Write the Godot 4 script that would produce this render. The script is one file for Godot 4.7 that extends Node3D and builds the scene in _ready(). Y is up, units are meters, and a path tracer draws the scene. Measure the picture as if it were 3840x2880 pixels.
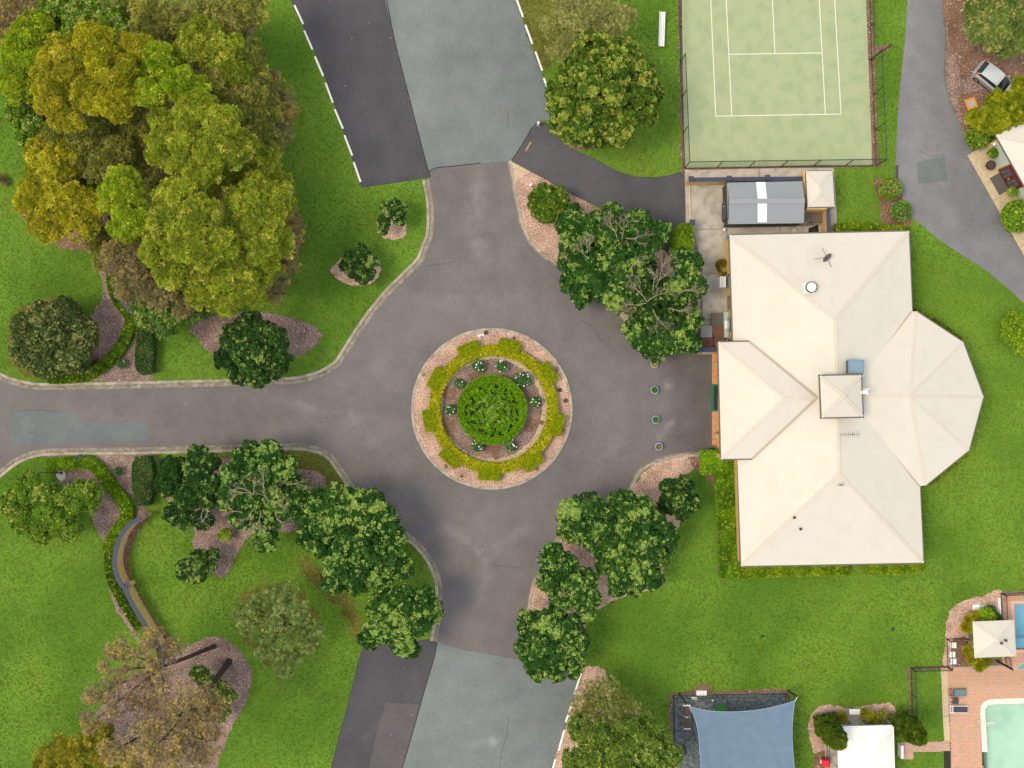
extends Node3D
# A roundabout drive in a leafy estate seen straight down from a drone 100 m up.
# Metres: x to the right of the picture, z towards its bottom, y up; the lawn is y = 0, the roads lie 6 cm lower.

var rng := RandomNumberGenerator.new()
var used := {}
var M := {}
var leaf := {}
var lawn_mask := PackedByteArray()
const MW := 1040
const MH := 800

# ---------------------------------------------------------------- mesh building
class MB:
	var v := PackedVector3Array()
	var n := PackedVector3Array()
	var uv := PackedVector2Array()
	func tri(a: Vector3, b: Vector3, c: Vector3, nn: Vector3) -> void:
		if (b - a).cross(c - a).dot(nn) > 0.0:
			var t := b
			b = c
			c = t
		v.append(a); v.append(b); v.append(c)
		for p in [a, b, c]:
			n.append(nn)
			uv.append(Vector2(p.x, p.z) if absf(nn.y) > 0.5 else Vector2(p.x + p.z, p.y))
	func face(a: Vector3, b: Vector3, c: Vector3) -> void:
		var q := (b - a).cross(c - a)
		if q.length() > 1e-9:
			tri(a, b, c, -q.normalized())
	func smooth(a: Vector3, b: Vector3, c: Vector3, na: Vector3, nb: Vector3, nc: Vector3) -> void:
		if (b - a).cross(c - a).dot(na + nb + nc) > 0.0:
			var t := b
			b = c
			c = t
			t = nb
			nb = nc
			nc = t
		v.append(a); v.append(b); v.append(c)
		n.append(na); n.append(nb); n.append(nc)
		for p in [a, b, c]:
			uv.append(Vector2(p.x, p.z))
	func quad(a: Vector3, b: Vector3, c: Vector3, d: Vector3, nn: Vector3) -> void:
		tri(a, b, c, nn)
		tri(a, c, d, nn)
	# a box with small chamfers round its top edges, turned about y
	func box(at: Vector3, size: Vector3, turn := 0.0, bevel := 0.0) -> void:
		var b := Basis(Vector3.UP, turn)
		var h := size * 0.5
		var k := bevel
		var lo := []
		var mid := []
		var hi := []
		for s in [Vector2(-1, -1), Vector2(1, -1), Vector2(1, 1), Vector2(-1, 1)]:
			lo.append(at + b * Vector3(s.x * h.x, -h.y, s.y * h.z))
			mid.append(at + b * Vector3(s.x * h.x, h.y - k, s.y * h.z))
			hi.append(at + b * Vector3(s.x * (h.x - k), h.y, s.y * (h.z - k)))
		var out := [b * Vector3(0, 0, -1), b * Vector3(1, 0, 0), b * Vector3(0, 0, 1), b * Vector3(-1, 0, 0)]
		for i in 4:
			var j := (i + 1) % 4
			quad(lo[i], lo[j], mid[j], mid[i], out[i])
			if k > 0.0:
				quad(mid[i], mid[j], hi[j], hi[i], (out[i] + Vector3.UP).normalized())
		quad(hi[0], hi[1], hi[2], hi[3], Vector3.UP)
		quad(lo[0], lo[1], lo[2], lo[3], Vector3.DOWN)
	# a bar of square section between two points
	func bar(a: Vector3, b: Vector3, w: float, h := -1.0) -> void:
		if h < 0.0:
			h = w
		var d := (b - a).normalized()
		var up := Vector3.UP if absf(d.y) < 0.95 else Vector3.RIGHT
		var s := d.cross(up).normalized()
		var u := s.cross(d).normalized()
		var p := []
		for e in [a, b]:
			for q in [Vector2(-1, -1), Vector2(1, -1), Vector2(1, 1), Vector2(-1, 1)]:
				p.append(e + s * q.x * w * 0.5 + u * q.y * h * 0.5)
		quad(p[0], p[1], p[5], p[4], -u)
		quad(p[1], p[2], p[6], p[5], s)
		quad(p[2], p[3], p[7], p[6], u)
		quad(p[3], p[0], p[4], p[7], -s)
		quad(p[0], p[1], p[2], p[3], -d)
		quad(p[4], p[5], p[6], p[7], d)
	# a round tapered limb through points
	func tube(path: Array, radii: Array, sides := 7) -> void:
		var rings := []
		for i in path.size():
			var d: Vector3 = (path[mini(i + 1, path.size() - 1)] - path[maxi(i - 1, 0)]).normalized()
			var up := Vector3.UP if absf(d.y) < 0.9 else Vector3.RIGHT
			var s := d.cross(up).normalized()
			var u := s.cross(d).normalized()
			var ring := []
			for k in sides:
				var a := TAU * k / sides
				var o := s * cos(a) + u * sin(a)
				ring.append([path[i] + o * radii[i], o])
			rings.append(ring)
		for i in path.size() - 1:
			for k in sides:
				var a = rings[i][k]
				var b = rings[i][(k + 1) % sides]
				var c = rings[i + 1][(k + 1) % sides]
				var e = rings[i + 1][k]
				smooth(a[0], b[0], c[0], a[1], b[1], c[1])
				smooth(a[0], c[0], e[0], a[1], c[1], e[1])
		var last: int = path.size() - 1
		var tip: Vector3 = path[last]
		var td: Vector3 = (tip - path[last - 1]).normalized()
		for k in sides:
			tri(rings[last][k][0], rings[last][(k + 1) % sides][0], tip, td)
	# a turned shape: profile of (radius, height) pairs about a vertical axis
	func lathe(at: Vector3, prof: Array, sides := 24) -> void:
		for i in prof.size() - 1:
			var p: Vector2 = prof[i]
			var q: Vector2 = prof[i + 1]
			var t := q - p
			var nn := Vector2(t.y, -t.x).normalized()
			for k in sides:
				var a := TAU * k / sides
				var b := TAU * (k + 1) / sides
				var ca := Vector3(cos(a), 0, sin(a))
				var cb := Vector3(cos(b), 0, sin(b))
				var na := ca * nn.x + Vector3.UP * nn.y
				var nb := cb * nn.x + Vector3.UP * nn.y
				var a0 := at + ca * p.x + Vector3.UP * p.y
				var b0 := at + cb * p.x + Vector3.UP * p.y
				var a1 := at + ca * q.x + Vector3.UP * q.y
				var b1 := at + cb * q.x + Vector3.UP * q.y
				if p.x > 1e-5:
					smooth(a0, b0, b1, na, nb, nb)
				if q.x > 1e-5:
					smooth(a0, b1, a1, na, nb, na)
	# an upright prism on a plan outline
	func prism(poly: PackedVector2Array, y0: float, y1: float, bottom := false) -> void:
		var idx := Geometry2D.triangulate_polygon(poly)
		for i in range(0, idx.size(), 3):
			var a := poly[idx[i]]
			var b := poly[idx[i + 1]]
			var c := poly[idx[i + 2]]
			tri(Vector3(a.x, y1, a.y), Vector3(b.x, y1, b.y), Vector3(c.x, y1, c.y), Vector3.UP)
			if bottom:
				tri(Vector3(a.x, y0, a.y), Vector3(b.x, y0, b.y), Vector3(c.x, y0, c.y), Vector3.DOWN)
		if y1 - y0 > 1e-4:
			var cw := Geometry2D.is_polygon_clockwise(poly)
			for i in poly.size():
				var a := poly[i]
				var b := poly[(i + 1) % poly.size()]
				var t := (b - a).normalized()
				var o := Vector3(t.y, 0, -t.x) if not cw else Vector3(-t.y, 0, t.x)
				quad(Vector3(a.x, y0, a.y), Vector3(b.x, y0, b.y), Vector3(b.x, y1, b.y), Vector3(a.x, y1, a.y), o)
	func mesh() -> ArrayMesh:
		var arr := []
		arr.resize(Mesh.ARRAY_MAX)
		arr[Mesh.ARRAY_VERTEX] = v
		arr[Mesh.ARRAY_NORMAL] = n
		arr[Mesh.ARRAY_TEX_UV] = uv
		arr[Mesh.ARRAY_TEX_UV2] = uv
		var m := ArrayMesh.new()
		m.add_surface_from_arrays(Mesh.PRIMITIVE_TRIANGLES, arr)
		return m

# ---------------------------------------------------------------- naming
func numbered(called: String) -> String:
	used[called] = used.get(called, -1) + 1
	return called if used[called] == 0 else "%s_%03d" % [called, used[called]]

func thing(called: String, label: String, category: String, at := Vector3.ZERO, turn := 0.0, group := "") -> Node3D:
	var o := Node3D.new()
	o.name = numbered(called)
	add_child(o, true)
	o.position = at
	o.rotation.y = turn
	tag(o, label, category, group)
	return o

func tag(o: Node, label: String, category: String, group := "") -> void:
	o.set_meta("label", label)
	o.set_meta("category", category)
	if group:
		o.set_meta("group", group)

func obj(called: String, mb, mat: Material, parent: Node = null) -> MeshInstance3D:
	var o := MeshInstance3D.new()
	o.mesh = mb.mesh() if mb is MB else mb
	o.material_override = mat
	if parent == null:
		o.name = numbered(called)
		add_child(o, true)
	else:
		o.name = called
		parent.add_child(o, true)
	return o

func struct(called: String, mb, mat: Material) -> MeshInstance3D:
	var o := obj(called, mb, mat)
	o.set_meta("kind", "structure")
	return o

# ---------------------------------------------------------------- plan outlines
func P(a: Array) -> PackedVector2Array:
	var out := PackedVector2Array()
	for i in range(0, a.size(), 2):
		out.append(Vector2(a[i], a[i + 1]))
	return out

# a smooth curve through the points
func curve(a, closed := false, steps := 6) -> PackedVector2Array:
	var p: PackedVector2Array = a if a is PackedVector2Array else P(a)
	var out := PackedVector2Array()
	var k := p.size()
	for i in (k if closed else k - 1):
		var p0 := p[(i - 1 + k) % k] if closed or i > 0 else p[0] * 2.0 - p[1]
		var p1 := p[i]
		var p2 := p[(i + 1) % k]
		var p3 := p[(i + 2) % k] if closed or i + 2 < k else p[k - 1] * 2.0 - p[k - 2]
		for s in steps:
			out.append(p1.cubic_interpolate(p2, p0, p3, float(s) / steps))
	if not closed:
		out.append(p[k - 1])
	return out

# a closed outline with a ragged edge
func rough(p: PackedVector2Array, amp := 0.12, step := 0.35) -> PackedVector2Array:
	var out := PackedVector2Array()
	for i in p.size():
		var a := p[i]
		var b := p[(i + 1) % p.size()]
		var m := maxi(1, int(a.distance_to(b) / step))
		for s in m:
			out.append(a.lerp(b, float(s) / m) + Vector2(rng.randf_range(-amp, amp), rng.randf_range(-amp, amp)))
	return out

func circle(c: Vector2, r: float, k := 64) -> PackedVector2Array:
	var out := PackedVector2Array()
	for i in k:
		out.append(c + Vector2.from_angle(TAU * i / k) * r)
	return out

func ring_sheet(mb: MB, c: Vector2, r0: float, r1: float, y: float, k := 96) -> void:
	for i in k:
		var a := Vector2.from_angle(TAU * i / k)
		var b := Vector2.from_angle(TAU * (i + 1) / k)
		mb.quad(Vector3(c.x + a.x * r0, y, c.y + a.y * r0), Vector3(c.x + a.x * r1, y, c.y + a.y * r1), Vector3(c.x + b.x * r1, y, c.y + b.y * r1), Vector3(c.x + b.x * r0, y, c.y + b.y * r0), Vector3.UP)

# an outline that touches or crosses itself, mended
func mended(poly: PackedVector2Array) -> Array:
	var p := PackedVector2Array()
	for q in poly:
		if p.is_empty() or p[p.size() - 1].distance_to(q) > 0.004:
			p.append(q)
	if p.size() > 2 and not Geometry2D.triangulate_polygon(p).is_empty():
		return [p]
	var out := []
	for d in [-0.006, 0.006, -0.02, 0.02, -0.05]:
		out = []
		var good := true
		for q in Geometry2D.offset_polygon(p, d):
			if Geometry2D.triangulate_polygon(q).is_empty():
				good = false
			elif not Geometry2D.is_polygon_clockwise(q):
				out.append(q)
		if good and out.size() > 0:
			return out
	return out

func sheet(called: String, poly: PackedVector2Array, y: float, mat: Material, skirt := 0.0, parent: Node = null) -> MeshInstance3D:
	var mb := MB.new()
	for q in mended(poly):
		mb.prism(q, y - skirt, y)
	var o := obj(called, mb, mat, parent)
	if parent == null:
		o.set_meta("kind", "structure")
	return o

func offset_line(p: PackedVector2Array, d: float) -> PackedVector2Array:
	var out := PackedVector2Array()
	for i in p.size():
		var t := (p[mini(i + 1, p.size() - 1)] - p[maxi(i - 1, 0)]).normalized()
		out.append(p[i] + Vector2(-t.y, t.x) * d)
	return out

# a strip swept along a line; profile of (offset to the right of travel, height)
func sweep(mb: MB, p: PackedVector2Array, prof: Array, side: float) -> void:
	var lines := []
	for q in prof:
		lines.append(offset_line(p, q.x * side))
	for j in prof.size() - 1:
		for i in p.size() - 1:
			var a: Vector2 = lines[j][i]
			var b: Vector2 = lines[j][i + 1]
			var c: Vector2 = lines[j + 1][i + 1]
			var d: Vector2 = lines[j + 1][i]
			var va := Vector3(a.x, prof[j].y, a.y)
			var vb := Vector3(b.x, prof[j].y, b.y)
			var vc := Vector3(c.x, prof[j + 1].y, c.y)
			var vd := Vector3(d.x, prof[j + 1].y, d.y)
			var nn := (vb - va).cross(vd - va)
			if nn.length() < 1e-9:
				continue
			nn = nn.normalized()
			if nn.y < 0.0 or (absf(nn.y) < 0.01 and nn.dot(Vector3((c - b).x, 0, (c - b).y)) > 0.0):
				nn = -nn
			mb.quad(va, vb, vc, vd, nn)

func band(p: PackedVector2Array, w: float) -> PackedVector2Array:
	var a := offset_line(p, w * 0.5)
	var b := offset_line(p, -w * 0.5)
	b.reverse()
	a.append_array(b)
	return a

func paint_mask(poly: PackedVector2Array, val: int) -> void:
	# cells of 10 cm; x from -52, z from -40
	var lo := poly[0]
	var hi := poly[0]
	for q in poly:
		lo = lo.min(q)
		hi = hi.max(q)
	for j in range(maxi(0, int((lo.y + 40.0) * 10.0)), mini(MH - 1, int((hi.y + 40.0) * 10.0)) + 1):
		var z := j * 0.1 - 40.0 + 0.05
		var xs := []
		for i in poly.size():
			var a := poly[i]
			var b := poly[(i + 1) % poly.size()]
			if (a.y > z) != (b.y > z):
				xs.append(a.x + (z - a.y) / (b.y - a.y) * (b.x - a.x))
		xs.sort()
		for k in range(0, xs.size() - 1, 2):
			for i in range(maxi(0, int((xs[k] + 52.0) * 10.0)), mini(MW, int((xs[k + 1] + 52.0) * 10.0))):
				lawn_mask[j * MW + i] = val

func mask_at(x: float, z: float) -> int:
	var i := int((x + 52.0) * 10.0)
	var j := int((z + 40.0) * 10.0)
	return lawn_mask[j * MW + i] if i >= 0 and j >= 0 and i < MW and j < MH else 0

# ---------------------------------------------------------------- many small copies in one object
# sprays built into a mesh of their own: the inner body of a crown
func baked(called: String, mesh: Mesh, mat: Material, buf: PackedFloat32Array, parent: Node) -> MeshInstance3D:
	var a := mesh.surface_get_arrays(0)
	var mv: PackedVector3Array = a[Mesh.ARRAY_VERTEX]
	var mn: PackedVector3Array = a[Mesh.ARRAY_NORMAL]
	var v := PackedVector3Array()
	var n := PackedVector3Array()
	var c := PackedColorArray()
	for i in range(0, buf.size(), 16):
		var b := Basis(Vector3(buf[i], buf[i + 4], buf[i + 8]), Vector3(buf[i + 1], buf[i + 5], buf[i + 9]), Vector3(buf[i + 2], buf[i + 6], buf[i + 10]))
		var t := Transform3D(b, Vector3(buf[i + 3], buf[i + 7], buf[i + 11]))
		v.append_array(t * mv)
		n.append_array(Transform3D(b.orthonormalized(), Vector3.ZERO) * mn)
		var cc := PackedColorArray()
		cc.resize(mv.size())
		cc.fill(Color(buf[i + 12], buf[i + 13], buf[i + 14]))
		c.append_array(cc)
	var arr := []
	arr.resize(Mesh.ARRAY_MAX)
	arr[Mesh.ARRAY_VERTEX] = v
	arr[Mesh.ARRAY_NORMAL] = n
	arr[Mesh.ARRAY_COLOR] = c
	var m := ArrayMesh.new()
	m.add_surface_from_arrays(Mesh.PRIMITIVE_TRIANGLES, arr)
	return obj(called, m, mat, parent)

func scatter(called: String, mesh: Mesh, mat: Material, buf: PackedFloat32Array, parent: Node = null) -> MultiMeshInstance3D:
	var mm := MultiMesh.new()
	mm.transform_format = MultiMesh.TRANSFORM_3D
	mm.use_colors = true
	mm.mesh = mesh
	mm.instance_count = buf.size() / 16
	mm.buffer = buf
	var o := MultiMeshInstance3D.new()
	o.multimesh = mm
	o.material_override = mat
	if parent == null:
		o.name = numbered(called)
		add_child(o, true)
		o.set_meta("kind", "stuff")
	else:
		o.name = called
		parent.add_child(o, true)
		o.set_meta("kind", "stuff")
	return o

func put(buf: PackedFloat32Array, p: Vector3, n: Vector3, s: float, c: Color, roll := -1.0) -> void:
	var r := roll if roll >= 0.0 else rng.randf() * TAU
	var t := n.cross(Vector3(0.31, 0.2, 0.93)).normalized()
	var u := t.cross(n)
	var x := (t * cos(r) + u * sin(r)) * s
	var z := (u * cos(r) - t * sin(r)) * s
	var y := n * s
	buf.append_array([x.x, y.x, z.x, p.x, x.y, y.y, z.y, p.y, x.z, y.z, z.z, p.z, c.r, c.g, c.b, 1.0])

func rdir() -> Vector3:
	var z := rng.randf_range(-1.0, 1.0)
	var a := rng.randf() * TAU
	var r := sqrt(1.0 - z * z)
	return Vector3(r * cos(a), z, r * sin(a))

func lin(r: float, g: float, b: float) -> Color:
	return Color(r, g, b)

func vary(c: Color, k: float) -> Color:
	var m := 1.0 + rng.randf_range(-k, k)
	return Color(c.r * m * (1.0 + rng.randf_range(-0.12, 0.12)), c.g * m, c.b * m * (1.0 + rng.randf_range(-0.2, 0.2)))

# ---------------------------------------------------------------- materials
func noise_tex(stops: Array, freq: float, sd: int, size := 512, octaves := 4, kind := FastNoiseLite.TYPE_SIMPLEX_SMOOTH) -> NoiseTexture2D:
	var nz := FastNoiseLite.new()
	nz.noise_type = kind
	nz.frequency = freq
	nz.seed = sd
	nz.fractal_octaves = octaves
	var g := Gradient.new()
	var offs := PackedFloat32Array()
	var cols := PackedColorArray()
	for s in stops:
		offs.append(s[0])
		cols.append(s[1].linear_to_srgb())
	g.offsets = offs
	g.colors = cols
	var t := NoiseTexture2D.new()
	t.width = size
	t.height = size
	t.seamless = true
	t.noise = nz
	t.color_ramp = g
	return t

func plain(called: String, c: Color, rough := 0.8, metal := 0.0) -> StandardMaterial3D:
	var m := StandardMaterial3D.new()
	m.resource_name = called
	m.albedo_color = c.linear_to_srgb()
	m.roughness = rough
	m.metallic = metal
	M[called] = m
	return m

# a surface whose UVs are metres: a fine grain and a broad mottling laid over it
func ground_mat(called: String, fine: Texture2D, metres: float, broad: Texture2D, broad_metres: float, rough := 0.95, relief := 0.0) -> StandardMaterial3D:
	var m := StandardMaterial3D.new()
	m.resource_name = called
	m.albedo_texture = fine
	m.uv1_scale = Vector3.ONE / metres
	if broad:
		m.detail_enabled = true
		m.detail_albedo = broad
		m.detail_blend_mode = BaseMaterial3D.BLEND_MODE_MUL
		m.detail_uv_layer = BaseMaterial3D.DETAIL_UV_2
		m.uv2_scale = Vector3.ONE / broad_metres
	m.roughness = rough
	m.metallic_specular = 0.25
	if relief > 0.0:
		m.heightmap_enabled = true
		m.heightmap_scale = relief
		m.heightmap_texture = fine
	M[called] = m
	return m

func gray(v: float) -> Color:
	return Color(v, v, v)

func wear_map() -> ImageTexture:
	# tyre-polished lanes, dust and stains of the driveways: 104 x 80 m at 12 cm
	var w := 868
	var h := 668
	var low := FastNoiseLite.new()
	low.frequency = 0.05
	low.seed = 5
	low.fractal_octaves = 3
	var mid := FastNoiseLite.new()
	mid.frequency = 0.35
	mid.seed = 9
	mid.fractal_octaves = 3
	var lanes := [
		[[-3.02, -18.72, -3.23, -16.26, -3.37, -13.52, -2.82, -10.79], 0.9, 0.10], [[-24.87, 1.03, -19.4, 1.65, -17.35, 2.33, -13.93, 2.4], 0.45, 0.14], [[-26.24, 4.93, -20.77, 3.84, -15.29, 3.56, -13.24, 2.88], 0.7, 0.07],
		[[-6.37, 12.58, -4.73, 13.4, -3.37, 14.29, -2.41, 15.86, -2.54, 17.91, -3.09, 20.1], 0.5, 0.10], [[1.15, 12.85, -0.36, 13.95, -2, 14.9], 0.5, 0.09], [[11.27, 1.51, 13.87, 1.79, 15.51, 1.79], 0.6, 0.05],
		[[13.05, 4.79, 13.87, 3.56, 14.15, 3.15], 0.35, 0.16], [[13.73, -0.27, 13.84, 0.28], 0.4, 0.20], [[-6.92, -32.4, -5.28, -28.3, -4.6, -25.15], 0.3, 0.05], [[-0.42, -24.6, -0.08, -22.55], 0.2, 0.08],
		[[-3.5, 31.87, -1.72, 31.59, -1.66, 31.73], 0.35, 0.14], [[-0.22, 29.27, -0.49, 31.18, -1.11, 34.04], 0.10, 0.22], [[-13.35, 31.59, -12.26, 30.36], 0.5, 0.08], [[-14.31, 3.15, -12.53, 4.79, -10.75, 7.8], 0.7, 0.05], [[7.03, 7.53, 8.54, 6.3, 9.49, 4.38], 0.8, 0.05],
		[[-15.54, 0.28, -12.39, -0.95, -10.62, -3.69], 0.8, 0.05], [[35.65, -18.99, 36.47, -20.36, 37.57, -20.36], 0.25, 0.07], [[35.65, -29.94, 36.2, -25.83, 36.47, -23.1], 0.9, 0.05]]
	var img := Image.create_empty(w, h, false, Image.FORMAT_RGB8)
	var base := PackedFloat32Array()
	base.resize(w * h)
	var isle := Vector2(-1.78, 2.2)
	for j in h:
		for i in w:
			var x := i * 0.12 - 52.0
			var z := j * 0.12 - 40.0
			var k := 0.72 + low.get_noise_2d(x, z) * 0.10 + mid.get_noise_2d(x, z) * 0.09 + rng.randf_range(-0.055, 0.055)
			var r := Vector2(x, z).distance_to(isle)
			if r < 14.0:
				k += 0.035 * exp(-pow((r - 10.4) / 1.5, 2.0)) - 0.07 * exp(-pow((r - 7.5) / 0.5, 2.0)) * (0.6 + mid.get_noise_2d(x * 0.4, z * 0.4 + 30.0) * 0.9)
			# the forecourt is fresher and darker towards the building, the bays are dusty in drifts
			if z > -2.9 and z < 6.3 and x > 12.5:
				k -= 0.16 * smoothstep(12.6, 15.2, x) * smoothstep(18.5, 17.0, x)
			if z < -8.0:
				k += 0.10 * clampf(low.get_noise_2d(x * 1.7 + 90.0, z * 0.8) * 2.2, -0.5, 1.0)
			base[j * w + i] = k
	for l in lanes:
		var p := curve(l[0], false, 14)
		for q in p:
			var rad: float = l[1] * 2.2
			for j in range(maxi(0, int((q.y - rad + 40.0) / 0.12)), mini(h, int((q.y + rad + 40.0) / 0.12))):
				for i in range(maxi(0, int((q.x - rad + 52.0) / 0.12)), mini(w, int((q.x + rad + 52.0) / 0.12))):
					var d := Vector2(i * 0.12 - 52.0, j * 0.12 - 40.0).distance_to(q) / float(l[1])
					var add: float = l[2] * exp(-d * d) * clampf(0.75 + mid.get_noise_2d(i * 0.3, j * 0.3) * 0.9, 0.0, 1.4)
					var now := base[j * w + i]
					# the strongest pass counts, not the sum of all of them
					if add > 0.004:
						base[j * w + i] = maxf(now, now + add * 0.24)
	for j in h:
		for i in w:
			var k := clampf(base[j * w + i], 0.3, 1.0)
			img.set_pixel(i, j, Color(k, k, k).linear_to_srgb())
	return ImageTexture.create_from_image(img)

func make_materials() -> void:
	var broad := noise_tex([[0.2, lin(0.60, 0.72, 0.62)], [0.45, lin(0.80, 0.87, 0.80)], [0.65, lin(0.95, 1, 0.95)], [0.85, lin(1.0, 0.93, 0.9)]], 0.010, 11, 512, 6)
	var soil_broad := noise_tex([[0.2, gray(0.66)], [0.55, gray(0.88)], [0.85, gray(1.0)]], 0.02, 12, 512, 4)
	var lawn_fine := noise_tex([[0.05, lin(0.087, 0.166, 0.019)], [0.42, lin(0.122, 0.225, 0.025)], [0.6, lin(0.138, 0.245, 0.029)], [0.95, lin(0.190, 0.276, 0.048)]], 0.11, 21, 1024, 3)
	ground_mat("lawn", lawn_fine, 14.0, broad, 60.0, 0.95, 1.0)
	var dry := noise_tex([[0.2, lin(0.105, 0.125, 0.018)], [0.5, lin(0.155, 0.165, 0.030)], [0.8, lin(0.22, 0.205, 0.058)]], 0.06, 22, 512, 4)
	ground_mat("dry_grass", dry, 8.0, soil_broad, 23.0, 0.95, 1.0)
	var wear := ImageTexture.new()
	wear = wear_map()
	for a in [["asphalt_ring", lin(0.206, 0.192, 0.197)], ["asphalt_grey", lin(0.225, 0.257, 0.266)], ["asphalt_dark", lin(0.099, 0.098, 0.114)], ["asphalt_side", lin(0.125, 0.124, 0.140)], ["asphalt_service", lin(0.244, 0.250, 0.272)], ["asphalt_patch", lin(0.184, 0.212, 0.222)], ["asphalt_mid", lin(0.136, 0.128, 0.140)]]:
		var c: Color = a[1]
		var fine := noise_tex([[0.1, Color(c.r * 0.55, c.g * 0.55, c.b * 0.55)], [0.5, c], [0.9, Color(c.r * 1.5, c.g * 1.5, c.b * 1.5)]], 0.25, 31, 512, 2)
		var m := ground_mat(a[0], fine, 6.0, wear, 1.0, 0.92, 0.4)
		m.uv2_scale = Vector3(1.0 / 104.16, 1.0 / 80.16, 1)
		m.uv2_offset = Vector3(52.0 / 104.16, 40.0 / 80.16, 0)
	var pink := noise_tex([[0.12, lin(0.134, 0.078, 0.056)], [0.34, lin(0.448, 0.291, 0.224)], [0.6, lin(0.650, 0.448, 0.358)], [0.9, lin(0.829, 0.650, 0.538)]], 0.09, 41, 512, 4)
	ground_mat("mulch_pink", pink, 7.0, soil_broad, 17.0, 0.95, 2.0)
	var mauve := noise_tex([[0.12, lin(0.069, 0.046, 0.041)], [0.36, lin(0.201, 0.138, 0.121)], [0.62, lin(0.345, 0.247, 0.218)], [0.9, lin(0.529, 0.425, 0.380)]], 0.09, 42, 512, 4)
	ground_mat("mulch_mauve", mauve, 7.0, soil_broad, 17.0, 0.95, 2.0)
	var rust := noise_tex([[0.12, lin(0.060, 0.036, 0.025)], [0.36, lin(0.17, 0.098, 0.065)], [0.62, lin(0.28, 0.170, 0.115)], [0.9, lin(0.44, 0.31, 0.23)]], 0.11, 43, 512, 4)
	ground_mat("mulch_rust", rust, 7.0, soil_broad, 17.0, 0.95, 2.0)
	var court := noise_tex([[0.0, lin(0.286, 0.355, 0.211)], [0.5, lin(0.346, 0.403, 0.245)], [1.0, lin(0.378, 0.413, 0.262)]], 0.012, 51, 1024, 7)
	ground_mat("court", court, 19.0, noise_tex([[0.3, gray(0.86)], [0.7, gray(1.0)]], 0.4, 52, 512, 2), 9.0, 0.95, 0.2)
	var conc := noise_tex([[0.05, lin(0.34, 0.31, 0.27)], [0.5, lin(0.45, 0.42, 0.375)], [0.95, lin(0.52, 0.49, 0.45)]], 0.012, 53, 512, 6)
	ground_mat("concrete", conc, 7.0, noise_tex([[0.3, gray(0.82)], [0.7, gray(1.0)]], 0.3, 54, 512, 2), 5.0, 0.9, 0.3)
	var kerbc := noise_tex([[0.1, lin(0.327, 0.284, 0.239)], [0.5, lin(0.413, 0.361, 0.304)], [0.9, lin(0.499, 0.439, 0.374)]], 0.02, 55, 512, 4)
	ground_mat("kerb_concrete", kerbc, 6.0, soil_broad, 13.0, 0.9, 0.3)
	var chan := noise_tex([[0.1, lin(0.212, 0.183, 0.157)], [0.5, lin(0.281, 0.246, 0.213)], [0.9, lin(0.357, 0.315, 0.270)]], 0.02, 56, 512, 4)
	ground_mat("channel_concrete", chan, 5.0, soil_broad, 11.0, 0.9, 0.3)
	var beige := noise_tex([[0.1, lin(0.42, 0.33, 0.21)], [0.5, lin(0.50, 0.41, 0.28)], [0.9, lin(0.56, 0.47, 0.34)]], 0.03, 57, 512, 4)
	ground_mat("beige_concrete", beige, 5.0, null, 1.0)
	var rub := noise_tex([[0.2, lin(0.085, 0.105, 0.115)], [0.5, lin(0.135, 0.160, 0.172)], [0.8, lin(0.20, 0.225, 0.235)]], 0.03, 58, 512, 5)
	ground_mat("rubber_floor", rub, 6.0, noise_tex([[0.3, gray(0.8)], [0.7, gray(1.0)]], 0.3, 59, 256, 2), 3.0)
	var roofc := noise_tex([[0.05, lin(0.540, 0.518, 0.468)], [0.5, lin(0.564, 0.541, 0.491)], [0.95, lin(0.575, 0.554, 0.505)]], 0.008, 61, 512, 6)
	var rf := ground_mat("roof_cream", roofc, 9.0, null, 1.0, 0.55)
	rf.metallic_specular = 0.4
	var roofw := noise_tex([[0.2, lin(0.76, 0.745, 0.715)], [0.6, lin(0.83, 0.815, 0.79)]], 0.012, 62, 512, 5)
	ground_mat("roof_white", roofw, 9.0, null, 1.0, 0.5)
	var ridgec := noise_tex([[0.2, lin(0.512, 0.473, 0.411)], [0.6, lin(0.564, 0.524, 0.461)]], 0.03, 63, 256, 4)
	ground_mat("ridge_cream", ridgec, 3.0, null, 1.0, 0.5)
	var render_y := noise_tex([[0.2, lin(0.58, 0.40, 0.16)], [0.6, lin(0.70, 0.50, 0.22)]], 0.03, 64, 256, 4)
	ground_mat("yellow_render", render_y, 4.0, null, 1.0, 0.9)
	var terra := noise_tex([[0.2, lin(0.48, 0.24, 0.11)], [0.6, lin(0.62, 0.33, 0.17)]], 0.03, 65, 256, 4)
	ground_mat("terracotta", terra, 3.0, null, 1.0, 0.7)
	var deckb := noise_tex([[0.2, lin(0.40, 0.235, 0.165)], [0.6, lin(0.47, 0.29, 0.21)]], 0.05, 66, 256, 4)
	ground_mat("paver_joint", deckb, 3.0, null, 1.0, 0.9)
	var pv := plain("paver", lin(1, 1, 1), 0.85)
	pv.vertex_color_use_as_albedo = true
	for k in 4:
		var c: Color = [lin(0.535, 0.325, 0.235), lin(0.55, 0.34, 0.245), lin(0.525, 0.32, 0.235), lin(0.56, 0.355, 0.262)][k]
		ground_mat("paver_%d" % k, noise_tex([[0.2, Color(c.r * 0.86, c.g * 0.86, c.b * 0.86)], [0.7, c]], 0.05, 67 + k, 128, 3), 1.3, null, 1.0, 0.85)
	var wood := noise_tex([[0.2, lin(0.10, 0.082, 0.075)], [0.7, lin(0.20, 0.170, 0.155)]], 0.06, 71, 256, 4)
	ground_mat("weathered_timber", wood, 1.5, null, 1.0, 0.9)
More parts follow.
